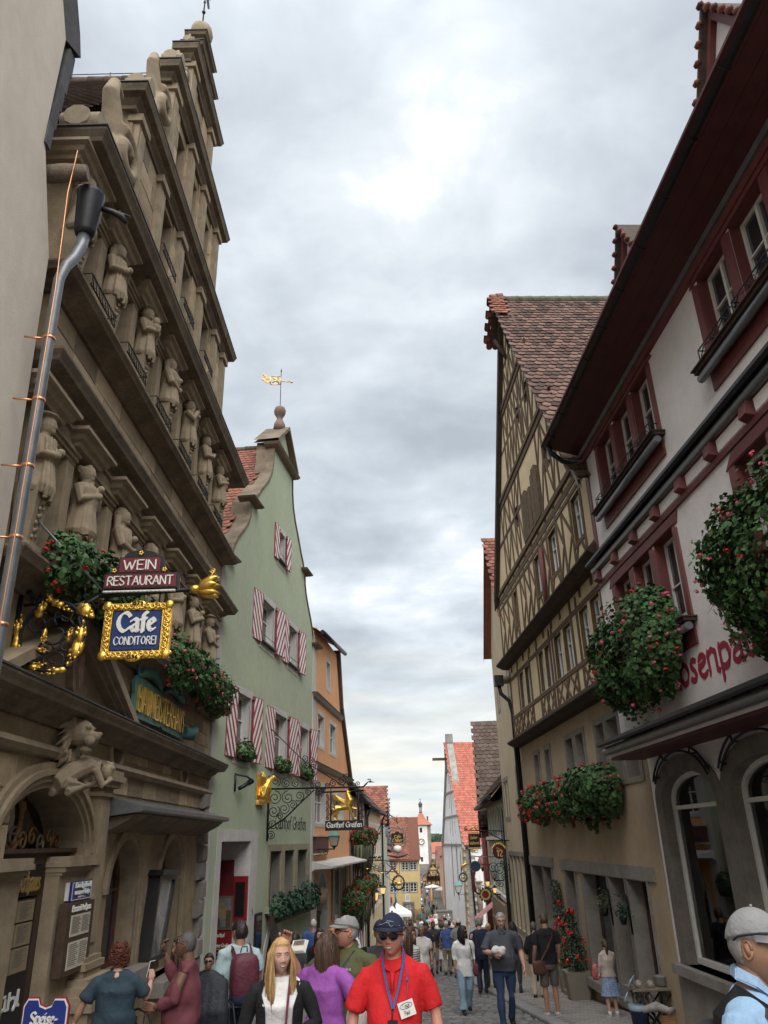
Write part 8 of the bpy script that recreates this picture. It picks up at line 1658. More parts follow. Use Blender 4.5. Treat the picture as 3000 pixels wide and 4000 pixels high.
            if smile: tb=MB(); tb.tubew([T((-.017,.0835,-.061)),T((0,.0915,-.0635)),T((.017,.0835,-.061))],.0038*sc,6,0,True,True,1); s.raw(tb,'teeth',[TEETH])
        # hair
        if hair and hair!='bald':
            hm=MB(); x,y,z=P[:,0],P[:,1],P[:,2]
            line=np.where(y>.02,.062+hl-.05*np.clip((np.abs(x)-.045)/.03,0,1)*(y<.06),np.where(y>-.02,.012,-.055)); cov=z>line
            ear=(np.abs(y+.004)<.026)&(z<.03)&(z>-.06); cov&=~ear if hair in('short','buzz') else True
            t=dict(short=.014,buzz=.0045,long=.016,bob=.02,pony=.011,curly=.015,bun=.012,cap=.006)[hair]
            rg=np.random.RandomState(int(s.b.y*13)%997); o=np.where(cov,t*(1+.25*np.sin(x*140+rg.rand()*6)*np.sin(y*110))+.004*(rg.rand(len(x))-.5)*(s.lod==0),-.012)
            Q=P+D*o[:,None]; hm.add([T(p) for p in Q],F,0,True,True)
            ns={0:420,1:70,2:0}[s.lod]; rn=random.Random(int(s.b.x*50+s.b.y*31))
            if hair in('long','bob') and ns:
                ln=.27 if hair=='long' else .17
                for q in range(ns):
                    an=R_(rn.uniform(143,397)); cx,cy=math.cos(an),math.sin(an); zz=rn.uniform(.02,.09); r0=math.sqrt(max(0,1-(zz/.125)**2)); l=ln*rn.uniform(.8,1.1)
                    wv=rn.uniform(-.012,.012); k1=1.16+rn.uniform(-.05,.16)
                    pts=[(cx*.078*r0,cy*.1*r0,zz+.012),(cx*.078*k1,cy*.1*k1,zz-.06),(cx*.082*k1+wv,cy*.098*k1,-.06-.2*l),(cx*.08*k1+wv*1.5,cy*.09*k1,-.07-.6*l),(cx*.07*k1+wv*.5,cy*.085*k1,-.075-l)]
                    w=.0068 if s.lod==0 else .017; hm.tubew([T(p) for p in pts],[w*.6*sc,w*sc,w*sc,w*.85*sc,.002*sc],5,0,True,True,.6)
            if hair in('pony','bun') and s.lod<2:
                if hair=='pony': 
                    for q in range(16): j=lambda a:rn.uniform(-a,a); hm.tubew([T((j(.015),-.1+j(.01),.03)),T((j(.025),-.145,.0)),T((j(.03),-.145+j(.01),-.1)),T((j(.03),-.12+j(.02),-.2-rn.uniform(0,.08)))],[.012*sc,.014*sc,.012*sc,.002],5)
                else: hm.ball(T((0,-.12,.05)),.04*sc,8,0,True)
            if hair=='curly' and ns:
                for q in range(330 if s.lod==0 else 120):
                    an=R_(rn.uniform(120,420)); zz=rn.uniform(-.07,.135); r0=math.sqrt(max(.05,1-(zz/.15)**2)); c0_=(math.cos(an)*.1*r0,math.sin(an)*.115*r0-.012,zz)
                    sp_=[T((c0_[0]+.014*math.cos(w_),c0_[1]+.014*math.sin(w_),c0_[2]+.01*math.cos(w_*.7))) for w_ in np.linspace(rn.uniform(0,6),rn.uniform(6,11),7)]; hm.tubew(sp_,.006*sc,4)
            s.raw(hm,'hair',[HR[hc]])
        return s
    def glasses(s,dark=True,up=0.0,z0=.004):
        T=s.T; f=MB(); l=MB(); y0=.098
        for e in (-1,1):
            P=[(e*.034+.031*math.cos(g)*(1 if dark else .82),y0-.006*abs(math.cos(g))-.012*max(0,e*math.cos(g)),z0+up+(.021 if dark else .015)*math.sin(g)) for g in np.linspace(0,6.283,13)[:-1]]
            if dark: l.add([T(p) for p in P]+[T((p[0],p[1]-.004,p[2])) for p in P],[tuple(range(12)),tuple(range(12,24))]+[(i,(i+1)%12,12+(i+1)%12,12+i) for i in range(12)],0,False,True)
            f.tubew([T(p) for p in P+[P[0]]],.0022*s.hsc,4); f.tubew([T((e*.06,y0-.012,z0+up+.008)),T((e*.078,.05,z0+up+.008)),T((e*.079,-.01,z0+up+.004))],.003*s.hsc,4)
        f.tubew([T((-.01,y0,z0+up+.004)),T((.01,y0,z0+up+.004))],.003*s.hsc,4); o=s.raw(f,'glasses',[M['black']])
        if dark: s.raw(l,'lens',[BLKG],o)
    def cap(s,m,flat=False,brim=True,text=False):
        T=s.T; P,F,mi,D=head_mesh(*({0:(64,50),1:(30,24),2:(14,12)}[s.lod]),s.fem); c=MB(); x,y,z=P[:,0],P[:,1],P[:,2]
        cov=z>.046-.03*np.clip(-y/.1,0,1); o=np.where(cov,.015+(.006*np.clip((z-.03)/.09,0,1)),-.014); Q=P+D*o[:,None]
        if flat: Q[:,2]=np.where(cov,np.minimum(Q[:,2],.095+.02*(Q[:,1]<.02)),Q[:,2]); Q[:,1]=np.where(cov&(y>.03),Q[:,1]*1.16,Q[:,1]); Q[:,0]=np.where(cov,Q[:,0]*1.08,Q[:,0])
        c.add([T(p) for p in Q],F,0,True,True)
        if brim:
            n=12; top=[];bot=[]; L_=.052 if flat else .085
            for i in range(n+1):
                g=math.pi*(.06+.88*i/n); cx,cy=math.cos(g),math.sin(g); ix,iy=cx*.084,cy*.104; ox,oy=cx*.086,cy*.104+L_*math.sin(g)**1.1; zz=.05; dz=-.012*math.sin(g)-.014*cx*cx*0; dr=-.016*(cx*cx)
                top+=[(ix,iy,zz+.004),(ox,oy,zz+dz+dr+.002)]; bot+=[(ix,iy,zz-.002),(ox,oy,zz+dz+dr-.004)]
            V=[T(p) for p in top+bot]; k=len(top); FF=[]
            for i in range(n): FF+=[(2*i,2*i+1,2*i+3,2*i+2),(k+2*i,k+2*i+2,k+2*i+3,k+2*i+1),(2*i+1,k+2*i+1,k+2*i+3,2*i+3)]
            c.add(V,FF,0,True,True)
        c.ball(T((0,.0,.142 if not flat else .118)),.007*s.hsc,6,0,True); o=s.raw(c,'cap',[m]); s.capo=o; return o
    def finish(s,bare_arms='fore',bare_legs=False,necky=.0):
        m=s.mb
        s.tube(m,[(0,-.01,1.40),(0,.0,1.50),(0,.02,1.58)],[.07*s.bw,.058*(.86 if s.fem else 1.06),.056*(.86 if s.fem else 1.04)])
        s.loft(m,[(.14*s.bw,.09,.92,0),(.135*s.bw,.09,1.1,0),(.15*s.bw,.1,1.3,0),(.11*s.bw,.07,1.42,0)])
        q=.86 if s.fem else 1.0
        for i in (0,1):
            s.tube(m,[(s.sh[i][0]*.93,s.sh[i][1],s.sh[i][2]-.045),tuple((s.sh[i][j]+s.el[i][j])/2 for j in range(3)),s.el[i],tuple(s.el[i][j]*.6+s.wr[i][j]*.4 for j in range(3)),s.wr[i]],[.05*q*s.bw,.046*q*s.bw,.039*q*s.bw,.041*q*s.bw,.027*q])
            s.tube(m,[s.hip[i],tuple((s.hip[i][j]+s.kn[i][j])/2 for j in range(3)),s.kn[i],tuple(s.kn[i][j]*.65+s.an[i][j]*.35 for j in range(3)),s.an[i]],[.075,.068,.052,.054,.034])
        if s.lod<2:
            me=fuse(m,s.vox,[s.skin,LIP],'body',1); b=MB(); v=[tuple(x.co) for x in me.vertices]; b.add(v,[tuple(p.vertices) for p in me.polygons],0,True,True); bpy.data.meshes.remove(me)
            n=len(b.v); b.v+=s.detail.v; b.f+=[[i+n for i in f] for f in s.detail.f]; b.mi+=s.detail.mi; b.sm+=s.detail.sm; b.build('body',[s.skin,LIP],s.t)
        else:
            n=len(m.v); m.v+=s.detail.v; m.f+=[[i+n for i in f] for f in s.detail.f]; m.mi+=s.detail.mi; m.sm+=s.detail.sm; m.build('body',[s.skin,LIP],s.t)
        return s
    def top(s,m,sleeve=.5,hem=.86,loose=1.0,name='shirt',neck=.075,bust=0.0,open_=False,neckz=1.475,sl=1.0,wr=.0035):
        b=MB(); B=s.bw; by=s.belly
        if s.fem: R=[(.185,.13,hem,0),(.175,.125,.96,0),(.145,.11,1.08,.0),(.158,.12+bust*.3,1.2,bust*.3),(.165,.125+bust,1.28,bust*.8),(.17,.11,1.36,bust*.2),(.16,.09,1.42,0),(.12,.075,1.455,0),(neck,neck*.9,neckz,.0)]
        else: R=[(.185,.13+by*.5,hem,by*.4),(.182,.13+by*.9,.98,by*.6),(.18,.13+by,1.08,by*.7),(.188,.133+by*.5,1.2,by*.4),(.198,.135,1.3,.01),(.2,.12,1.37,0),(.185,.098,1.425,0),(.13,.08,1.462,0),(neck,neck*.95,neckz,.0)]
        R=[(a*B*(loose if z<1.35 else 1+(loose-1)*.5),c*(loose if z<1.35 else 1),z,y) for a,c,z,y in R]; s.loft(b,R)
        q=(.86 if s.fem else 1.0)*loose*sl
        for i in (0,1):
            S,E,W=s.sh[i],s.el[i],s.wr[i]; lp=lambda a,c,t:tuple(a[j]+(c[j]-a[j])*t for j in range(3)); S2=(S[0]*.74,S[1],S[2]-.028)
            if sleeve<=0: continue
            if sleeve<=1: s.tube(b,[S2,(S[0]*.97,S[1],S[2]-.035),lp(S,E,.35*sleeve+.12),lp(S,E,sleeve)],[.055*B,.066*q*B,.067*q*B,.068*q*B])
            else: t=sleeve-1; s.tube(b,[S2,(S[0]*.97,S[1],S[2]-.035),lp(S,E,.5),E,lp(E,W,t*.6),lp(E,W,t)],[.055*B,.064*q*B,.06*q*B,.054*q*B,.05*q*B,.045*q*B])
        if s.lod<2: return s.fused(b,name,[m],None,wr*(1 if s.lod==0 else 1.2))
        return s.raw(b,name,[m])
    def bottoms(s,m,length=1.0,loose=1.0,name='trousers',wr=.003,top_=.98):
        b=MB(); by=s.belly; s.loft(b,[(.15*s.bw,.11,.78,0),(.182*s.bw,.128,.86,0),(.178*s.bw,.125+by*.4,.93,by*.3),(.17*s.bw,.118+by*.5,top_,by*.4)])
        lp=lambda a,c,t:tuple(a[j]+(c[j]-a[j])*t for j in range(3))
        for i in (0,1):
            h,k,a=s.hip[i],s.kn[i],s.an[i]; h2=(h[0],h[1],h[2]-.03)
            if length<=.5: s.tube(b,[h2,lp(h,k,.5),lp(h,k,length*2)],[.094*loose,.088*loose,.082*loose])
            else: t=(length-.5)*2; s.tube(b,[h2,lp(h,k,.5),k,lp(k,a,.5*t),lp(k,a,t*.97)],[.092*loose,.085*loose,.066*loose,.061*loose,(.056 if loose<1.2 else .075)*loose])
        if s.lod<2: return s.fused(b,name,[m],None,wr)
        return s.raw(b,name,[m])
    def skirt(s,m,hem=.45,wid=.24):
        b=MB(); n=40; V=[];F=[]; Z=[.99,.9,.75,.6,hem]
        for r,z in enumerate(Z):
            t=(.99-z)/(.99-hem); a=.15+(wid-.15)*t
            for j in range(n): g=2*math.pi*j/n; q=1+.07*t*math.sin(g*11); V.append(tuple(s.P(a*q*math.cos(g),(a*.72)*q*math.sin(g),z)))
        for i in range(len(Z)-1):
            for j in range(n): F.append((i*n+j,i*n+(j+1)%n,(i+1)*n+(j+1)%n,(i+1)*n+j))
        b.add(V,F,0,True,True); return s.raw(b,'skirt',[m])
    def shoes(s,m=None,sock=None):
        for i in (0,1):
            b=MB(); x,y,z=s.an[i]; s.tube(b,[(x,y-.06,z-.035),(x,y+.02,z-.025),(x*1.1,y+.11,z-.05),(x*1.15,y+.17,z-.055)],[.042,.05,.045,.028],8); s.raw(b,'shoe',[m or SHOE])
            if sock: b=MB(); s.tube(b,[(x,y,z),(x,y,z+.09)],[.042,.046],8); s.raw(b,'sock',[sock])
    def strap(s,pts,w,m,name='strap',th=.006,parent=None):
        b=MB(); P=[s.P(*p) for p in pts]; V=[]
        for i,p in enumerate(P):
            t=(P[min(i+1,len(P)-1)]-P[max(i-1,0)]).normalized(); o=(p-s.P(0,0,pts[i][2])); o=(o-t*o.dot(t)); o=o.normalized() if o.length>1e-5 else s.F; l=t.cross(o).normalized(); 
            for a,c in ((-1,0),(1,0),(1,1),(-1,1)): V.append(p+l*(a*w/2)+o*(c*th))
        F=[]
        for i in range(len(P)-1):
            for j in range(4): F.append((4*i+j,4*i+(j+1)%4,4*i+4+(j+1)%4,4*i+4+j))
        b.add(V,F,0,False,True); return s.raw(b,name,[m],parent)
    def blob(s,c,r,m,name,box=.5,parent=None,rot=0):       # soft box (bag)
        b=MB(); n=14; h=9; V=[];F=[]; f=lambda v:math.copysign(abs(v)**box,v)
        for i in range(h+1):
            a=math.pi*i/h
            for j in range(n): g=2*math.pi*j/n; X=f(math.sin(a))*f(math.cos(g))*r[0]; Y=f(math.sin(a))*f(math.sin(g))*r[1]; Z=f(math.cos(a))*r[2]; V.append(s.P(c[0]+X*math.cos(rot)-Z*math.sin(rot),c[1]+Y,c[2]+Z*math.cos(rot)+X*math.sin(rot)))
        for i in range(h):
            for j in range(n): F.append((i*n+j,i*n+(j+1)%n,(i+1)*n+(j+1)%n,(i+1)*n+j))
        b.add(V,F,0,True,True); return s.raw(b,name,[m],parent)
    def frame(s,c,u=(1,0,0),n=(0,1,0)):                 # flat frame on the body for badges and lettering
        f=Face(0,0); f.o=s.P(*c); f.U=(s.L*u[0]+s.F*u[1]+Vector((0,0,u[2]))).normalized(); f.N=(s.L*n[0]+s.F*n[1]+Vector((0,0,n[2]))).normalized(); f.side=-1
        f.Z=f.N.cross(f.U).normalized(); f.Z=f.Z if f.Z.z>0 else -f.Z
        f.P=lambda a,b,z,f=f: f.o+f.U*a+f.N*b+f.Z*z
        return f
    def collar(s,m,spread=.05,z=1.47,ny=.085):
        b=MB(); r=.074
        for e in (-1,1):
            V=[s.P(0.012*e,ny+.03,z-.075),s.P(e*.055,ny+.028,z-.055),s.P(e*.088,.045,z+.0),s.P(e*.085,-.03,z+.025),s.P(0,-.08,z+.03),s.P(0,-.07,z+.062),s.P(e*.066,-.03,z+.062),s.P(e*.064,.045,z+.03)]
            V2=[v-s.F*.008-Vector((0,0,.004)) for v in V]
            b.add(V,[(0,1,2,7),(2,3,6,7),(3,4,5,6)],0,False,True); b.add(V2,[(0,1,2,7),(2,3,6,7),(3,4,5,6)],0,False,True)
        return s.raw(b,'collar',[m])
# --- foreground
p=Body('broad man in bright red polo shirt, dark cap and sunglasses wearing a name badge',-.02,6.1,-4,1.745,bw=.97,belly=.05,lod=0,skin='ruddy').pose([((-.09,.02,-.27),(-.11,.10,-.50)),((.09,.02,-.27),(.12,.10,-.50))])
p.head(-14,2,0,'short','grey',eyes=None,smile=True); p.glasses(); c=p.cap(CC['navy']); 
f=p.frame((0,0,0)); q=MB(); T=p.T; q.tubew([T((-.03,.117,.075)),T((-.005,.119,.085)),T((.015,.118,.083)),T((.02,.118,.07)),T((.028,.116,.06)),T((.04,.113,.068))],.0014*p.hsc,4); q.tubew([T((.0,.117,.095)),T((.045,.107,.088))],.0016*p.hsc,4); q.tubew([T((-.06,.1,.07)),T((-.035,.113,.074))],.0014*p.hsc,4); p.raw(q,'cap_embroidery',[CC['paleblue']],c)
p.hand(0); p.hand(1); p.top(CC['red'],.92,.84,1.03,'polo_shirt',.08,wr=.005); p.bottoms(CC['khaki']); p.shoes(); p.collar(CC['red'],z=1.475,ny=.085); p.finish()
q=MB(); q.tubew([p.P(0,.145,1.4),p.P(0,.175,1.3)],.012,6,0,True,True,.3); p.raw(q,'placket',[CC['red']])
p.strap([(-.07,.02,1.52),(-.065,.1,1.45),(-.035,.165,1.33),(0,.2,1.2)],.014,CC['blue'],'lanyard'); p.strap([(.07,.02,1.52),(.07,.1,1.45),(.045,.165,1.33),(.005,.2,1.2)],.014,CC['blue'],'lanyard'); q=MB(); q.tubew([p.P(0,.2,1.2),p.P(-.005,.21,1.13)],.004,5); p.raw(q,'clip',[M['black']])
f=p.frame((.095,.2,1.2),(1,-.15,.3),(0.1,1,.12)); q=MB(f); q.box(-.052,.052,0,.003,-.045,.045); bd=p.raw(q,'name_badge',[M['signwht']]); q=MB(f); q.tube([(.035*math.cos(a)*1.2,.005,.018+.016*math.sin(a)) for a in np.linspace(0,6.283,19)],.0012,4); p.raw(q,'badge_oval',[M['navy']],bd); lettering(bd,f,'Image Tours' if 0 else 'Tour',-.03,.01,.02,.003,M['ink'],1,40,.5,1.5,.055,depth=.001); lettering(bd,f,'Paul',-.022,-.03,.022,.003,M['ink'],.8,40,.6,1.6,.035,depth=.001)
f=p.frame((.0,.2,1.08),(1,-.05,0),(0,1,.05)); q=MB(f); pr=[(.034*math.cos(a)*1.0,.055*math.sin(a)) for a in ()]; q.prism([(-.034,-.05),(-.026,-.058),(.026,-.058),(.034,-.05),(.034,.05),(.026,.058),(-.026,.058),(-.034,.05)],-.012,.014); au=p.raw(q,'audio_guide',[M['black']]); q=MB(f); [q.box(-.014+.006*k,-.010+.006*k,.014,.0155,-.01-.004*(k%2),.012) for k in range(5)]; p.raw(q,'device_mark',[CC['teal']],au)
q=MB(); q.tubew([p.T((.07,.03,-.01)),p.P(.09,.11,1.45),p.P(.105,.17,1.34),p.P(.1,.2,1.25)],.0022,5); q.ball(p.P(.1,.17,1.36),.011,7,0,True); q.tubew([p.P(-.03,.2,1.18),p.P(-.035,.2,1.12)],.0022,5); p.raw(q,'earphone_cord',[CC['blue']])
b_=Body('blonde woman in black cardigan over a white top looking up to the side',-.85,6.45,6,1.615,True,1.08,lod=0).pose([((-.11,.0,-.25),(-.02,.17,-.30)),((.10,-.01,-.26),(-.10,.19,-.36))])
b_.wr[0]=(-.235,.03,.96); b_.el[0]=(-.27,-.03,1.15)
b_.head(14,5,0,'long','blonde',smile=True,hl=.012); b_.hand(1,1.0,(-.7,.5,.1),(0,.3,1)); b_.hand(0,.6)
b_.top(CC['white'],0,.86,1.0,'tank_top',.085,.018,wr=.0015); b_.bottoms(CC['black']); b_.shoes()
q=MB()
for e in (-1,1):                                             # open cardigan
    rows=[]; 
    for z,a,bq,y in ((.84,.215,.15,0),(.96,.205,.148,0),(1.08,.178,.135,0),(1.2,.182,.14,.01),(1.28,.19,.148,.012),(1.36,.19,.13,0),(1.43,.165,.105,0),(1.475,.105,.085,-.01)):
        g0=.42 if z<1.3 else .62; rows.append([b_.P(e*a*math.sin(R_(t)),y+bq*math.cos(R_(t)),z) for t in np.linspace(62*g0+8,180,12)])
    V=[v for r in rows for v in r]; q.add(V,[(12*i+j,12*i+j+1,12*i+13+j,12*i+12+j) for i in range(7) for j in range(11)],0,True,True)
    S,E,W=b_.sh[(e+1)//2],b_.el[(e+1)//2],b_.wr[(e+1)//2]; b_.tube(q,[(S[0]*.74,S[1],S[2]-.025),(S[0]*.97,S[1],S[2]-.035),tuple((S[j]+E[j])/2 for j in range(3)),E,tuple(E[j]*.5+W[j]*.5 for j in range(3)),tuple(E[j]*.06+W[j]*.94 for j in range(3))],[.055,.064,.06,.054,.05,.044])
b_.raw(q,'cardigan',[CC['black']]); b_.finish()
b_.strap([(.075,.05,1.47),(.07,.13,1.38),(.06,.175,1.26),(.05,.165,1.1),(.03,.17,.98)],.016,CC['maroon'],'bag_strap'); b_.blob((.06,.24,1.06),(.075,.025,.04),M['black'],'phone_case',.4,rot=.35); q=MB(b_.frame((.05,.266,1.075),(1,0,.35),(0,1,.1))); q.box(-.02,.04,0,.003,-.012,.018); b_.raw(q,'phone_label',[M['signwht']]); b_.blob((.17,.14,1.02),(.12,.09,.11),CC['navy'],'folded_jacket',.8)
q=MB(); q.ball(b_.T((-.076,.0,-.034)),.007,7,0,True); b_.raw(q,'earring',[M['goldp']])
p=Body('man in olive shirt, grey flat cap and glasses with a black sling bag',-.42,7.75,-28,1.765,bw=1.1,belly=.05,lod=0,skin='ruddy').pose([((-.2,.10,-.2),(-.29,.24,.10)),((.1,-.02,-.27),(.1,.08,-.5))])
p.head(-42,4,0,'buzz','grey'); p.glasses(False); p.cap(CC['grey'],True); q=MB(); q.tubew([p.T((-.02,.098,-.052)),p.T((0,.108,-.048)),p.T((.02,.098,-.052))],[.004,.007,.004],5); p.raw(q,'moustache',[HR['grey']])
p.hand(0,1.2,(.25,.1,.9),(.5,.7,0)); p.hand(1); p.top(CC['olive'],.95,.82,1.05,'shirt',.08,wr=.005); p.collar(CC['olive'],z=1.48); p.bottoms(CC['grey']); p.shoes(); p.finish()
p.strap([(.14,-.06,1.47),(.1,.07,1.45),(.03,.16,1.33),(-.05,.2,1.22),(-.15,.2,1.08),(-.21,.12,1.0)],.045,M['black'],'sling_strap',.012); sb=p.blob((-.12,.235,1.16),(.15,.045,.085),CC['navy'],'sling_bag',.7,rot=.75)
f=p.frame((-.13,.285,1.19),(.75,0,.66),(-.1,1,.1)); lettering(sb,f,'NORTH',-.09,.0,.03,.0,M['signwht'],1.6,20,1,2,.12,depth=.002); lettering(sb,f,'FACE',-.09,-.035,.03,.0,M['signwht'],1.6,20,1,2,.09,depth=.002); q=MB(f); q.prism([(.02,-.045),(.06,-.045),(.06,-.02)]+[(.06-.04*math.sin(R_(a)),-.045+.04*math.cos(R_(a))) for a in (20,45,70)],0,.002); p.raw(q,'bag_mark',[M['signwht']],sb)
f=p.frame((.1,.155,1.33),(1,-.2,0),(.2,1,0)); lettering(p.t,f,'5.11',-.03,0,.018,.0,M['signwht'],1.3,20,.8,2,.04,name='chest_print',depth=.002)
f=p.frame((-.36,.32,1.52),(1,.2,.1),(.1,.9,.5)); q=MB(f)
for k in range(4): q.box(-.03+.01*k,.13+.008*k,-.006*k,-.006*k+.002,-.045-.004*k,.045)
lf=q.build('leaflet',[M['signwht']],None,loc=p.P(-.3,.32,1.52)); q=MB(f); q.box(-.01,.12,.003,.004,.0,.04); q.build('leaflet_photo',[mat('printed_photo',(.22,.17,.13),.7,.6,40,0)],lf); tag(lf,'fan of white folded leaflets held up by the man in the flat cap','leaflet')
p=Body('woman in purple t-shirt with long dark hair seen from behind, white sweater on her arm',-.62,7.6,150,1.64,True,1.12,lod=0).pose([None,((.10,.0,-.26),(.02,.2,-.30))])
p.el[0]=(-.34,.03,1.19); p.wr[0]=(-.28,.22,1.08)
p.head(10,0,0,'long','brown',brows=False); p.hand(0,.8,(0,1,0)); p.top(CC['purple'],.75,.84,1.1,'t_shirt',.085,.03,wr=.004); p.bottoms(CC['jeans']); p.shoes(); p.finish(); p.blob((-.27,.12,1.02),(.08,.12,.15),CC['offwhite'],'sweater',.8)
p=Body('man in light blue polo and grey baseball cap with sunglasses on top, right edge',1.37,3.42,48,1.70,bw=1.04,lod=0,skin='tan').pose()
p.head(0,-3,0,'buzz','grey'); p.cap(CC['grey']); 
T=p.T; q=MB(); l=MB()
for e in (-1,1):
    P=[(e*.034+.026*math.cos(g),.119-.01*abs(math.cos(g)),.058+.017*math.sin(g)) for g in np.linspace(0,6.283,13)[:-1]]; l.add([T(v) for v in P]+[T((v[0],v[1]-.005,v[2])) for v in P],[tuple(range(12)),tuple(range(12,24))]+[(i,(i+1)%12,12+(i+1)%12,12+i) for i in range(12)],0,False,True); q.tubew([T(v) for v in P+[P[0]]],.003*p.hsc,4); q.tubew([T((e*.06,.108,.064)),T((e*.09,.05,.062)),T((e*.093,-.03,.045)),T((e*.09,-.05,.03))],.0042*p.hsc,5)
o=p.raw(q,'sunglasses',[M['black']]); p.raw(l,'lens',[glass('mirror_lens',(.08,.1,.12))],o)
p.hand(0); p.hand(1); p.top(CC['ltblue'],.9,.84,1.03,'polo_shirt',.08,wr=.004); p.collar(CC['ltblue'],z=1.485); p.bottoms(CC['navy']); p.shoes(); p.finish()
for e in (-1,1): p.strap([(e*.11,-.14,1.2),(e*.12,-.11,1.38),(e*.115,-.02,1.47),(e*.13,.1,1.4),(e*.15,.15,1.25),(e*.17,.1,1.1)],.05,M['black'],'backpack_strap',.014)
p.blob((0,-.2,1.12),(.15,.075,.22),M['black'],'backpack',.6)
# --- left side
p=Body('woman with curly auburn hair in dark tee taking a phone picture, back turned',-2.82,8.9,190,1.575,True,1.22,lod=0).pose([((-.12,.04,-.24),(-.14,.1,-.46)),((.1,.10,-.22),(-.0,.26,-.02))])
p.sh=[(-.2,0,1.4),(.2,0,1.4)]; p.el=[(-.34,-.02,1.15),(-.33+.66,.06,1.18)]; p.wr=[(-.42,.05,.97),(.36,.22,1.32)]
p.el=[(-.33,.06,1.18),(.34,-.02,1.16)]; p.wr=[(-.35,.20,1.33),(.42,.05,.97)]
p.head(0,10,0,'curly','auburn',brows=False); p.hand(0,1.1,(0,.3,1),(.6,.6,0)); p.hand(1); p.top(CC['dkteal'],.8,.8,1.1,'t_shirt',.09,.05,wr=.004); p.bottoms(CC['black']); p.shoes(); p.finish()
q=MB(p.frame((-.33,.26,1.43),(.5,-.8,0),(.8,.5,.2))); q.box(-.04,.04,-.004,.004,-.07,.08); ph=q.build('phone',[M['signwht']],None,loc=p.P(-.3,.26,1.42)); q=MB(p.frame((-.33,.26,1.43),(.5,-.8,0),(.8,.5,.2))); q.box(-.037,.037,-.006,-.004,-.066,.076); q.build('phone_screen',[M['glassd']],ph); tag(ph,'white phone held up by the woman with curly hair','phone')
p=Body('man in maroon long-sleeved shirt with hand raised to his sunglasses, looking up',-2.08,8.75,-88,1.67,bw=1.08,belly=.05,lod=0,skin='dark').pose([((-.06,.16,-.2),(-.0,.30,.10)),((.05,.06,-.27),(-.02,.27,-.33))])
p.head(0,22,0,'buzz','dgrey'); p.glasses(True,.0); p.hand(0,1.3,(.1,.2,1),(.2,-1,0)); p.hand(1,1.2,(-.1,1,.1),(-1,0,0)); p.top(CC['maroon'],1.72,.84,1.05,'shirt',.085,wr=.006); p.bottoms(CC['charcoal']); p.shoes(); p.finish(); q=MB(); w=p.wr[1]; q.tubew([p.P(w[0]+.03*math.cos(a),w[1]-.03,w[2]+.03*math.sin(a)) for a in np.linspace(0,6.28,12)],.006,5); p.raw(q,'bracelet',[LEATHER])
p=Body('dark haired woman half hidden behind the man in maroon',-2.42,9.9,-60,1.62,True,lod=1,skin='olive').pose(); p.head(0,0,0,'long','brown'); p.top(CC['charcoal'],1.9); p.bottoms(CC['black']); p.shoes(); p.finish()
p=Body('man in pale blue tee with a burgundy roll backpack, back half turned',-1.9,10.6,205,1.76,lod=0,skin='tan').pose([None,((.05,-.01,-.27),(.05,.1,-.52))])
p.head(20,0,0,'short','black'); p.hand(0); p.hand(1); p.top(CC['paleblue'],.85,.86,1.06,'t_shirt',.085,wr=.005); p.bottoms(CC['navy'],loose=1.1); p.shoes(); p.finish()
bp=p.blob((.0,-.26,1.17),(.17,.12,.25),cmat('burgundy_nylon',(.12,.028,.045),.5),'backpack',.55); p.blob((0,-.26,.97),(.165,.115,.08),CC['navy'],'backpack_base',.6,bp); 
for e in (-1,1): p.strap([(e*.1,-.2,1.36),(e*.11,-.1,1.45),(e*.115,.0,1.47),(e*.13,.11,1.38),(e*.16,.13,1.2),(e*.19,.02,1.05)],.05,cmat('burgundy_nylon',(.12,.028,.045),.5),'backpack_strap',.012,bp)
q=MB(); q.tubew([p.P(-.04,-.2,1.42),p.P(-.03,-.22,1.48),p.P(.03,-.22,1.48),p.P(.04,-.2,1.42)],.008,5); p.raw(q,'grab_loop',[CC['navy']],bp)
p=Body('man with sunglasses and black shirt sitting at the cafe table by the inn door',-3.3,15.4,25,1.72,lod=1,skin='olive',seat=.42).pose([((-.05,.08,-.26),(.02,.3,-.3)),((.05,.08,-.26),(-.05,.3,-.3))],[((-.11,.42,.92),(-.12,.45,.5)),((.11,.42,.92),(.12,.45,.5))])
p.head(-20,0,0,'short','black',eyes=None); p.glasses(); p.hand(0,.4,(.3,1,0),(0,0,-1)); p.hand(1,.4,(-.3,1,0),(0,0,-1)); p.top(CC['black'],.9); p.bottoms(CC['jeans']); p.shoes(); p.finish()
def mid(label,x,y,face,H,fem,skin,hair,hc,topm,botm,lod=1,sl=.8,hy=0,stride=0,shorts=None,capm=None,glasses_=None,arms=None,loose=1.0,bw=1.0,belly=0.0,hem=.86,shoe=None,pitch=0,skirt=None,smile=False,blo=1.0,group=None):
    p=Body(label,x,y,face,H,fem,bw,belly,lod,skin=skin,group=group); p.pose(arms,p.stride(stride) if stride else None)
    p.head(hy,pitch,0,hair,hc,eyes='open' if glasses_!='dark' else None,smile=smile)
    if capm: p.cap(CC[capm])
    if glasses_: p.glasses(glasses_=='dark')
    if lod<2: p.hand(0,.5); p.hand(1,.5)
    if skirt: p.skirt(*skirt)
    else: p.bottoms(CC[botm],shorts or 1.0,blo)
    p.top(CC[topm],sl,hem,loose); p.shoes(shoe); p.finish(); return p
p=mid('grey haired man in slate polo carrying a white paper package',1.9,15.6,-2,1.81,False,'fair','short','grey','slate','jeans',0,.9,0,.16,glasses_='clear',bw=1.12,belly=.06,arms=[((-.10,.08,-.26),(.04,.30,-.26)),((.09,-.02,-.27),(.12,.06,-.5))])
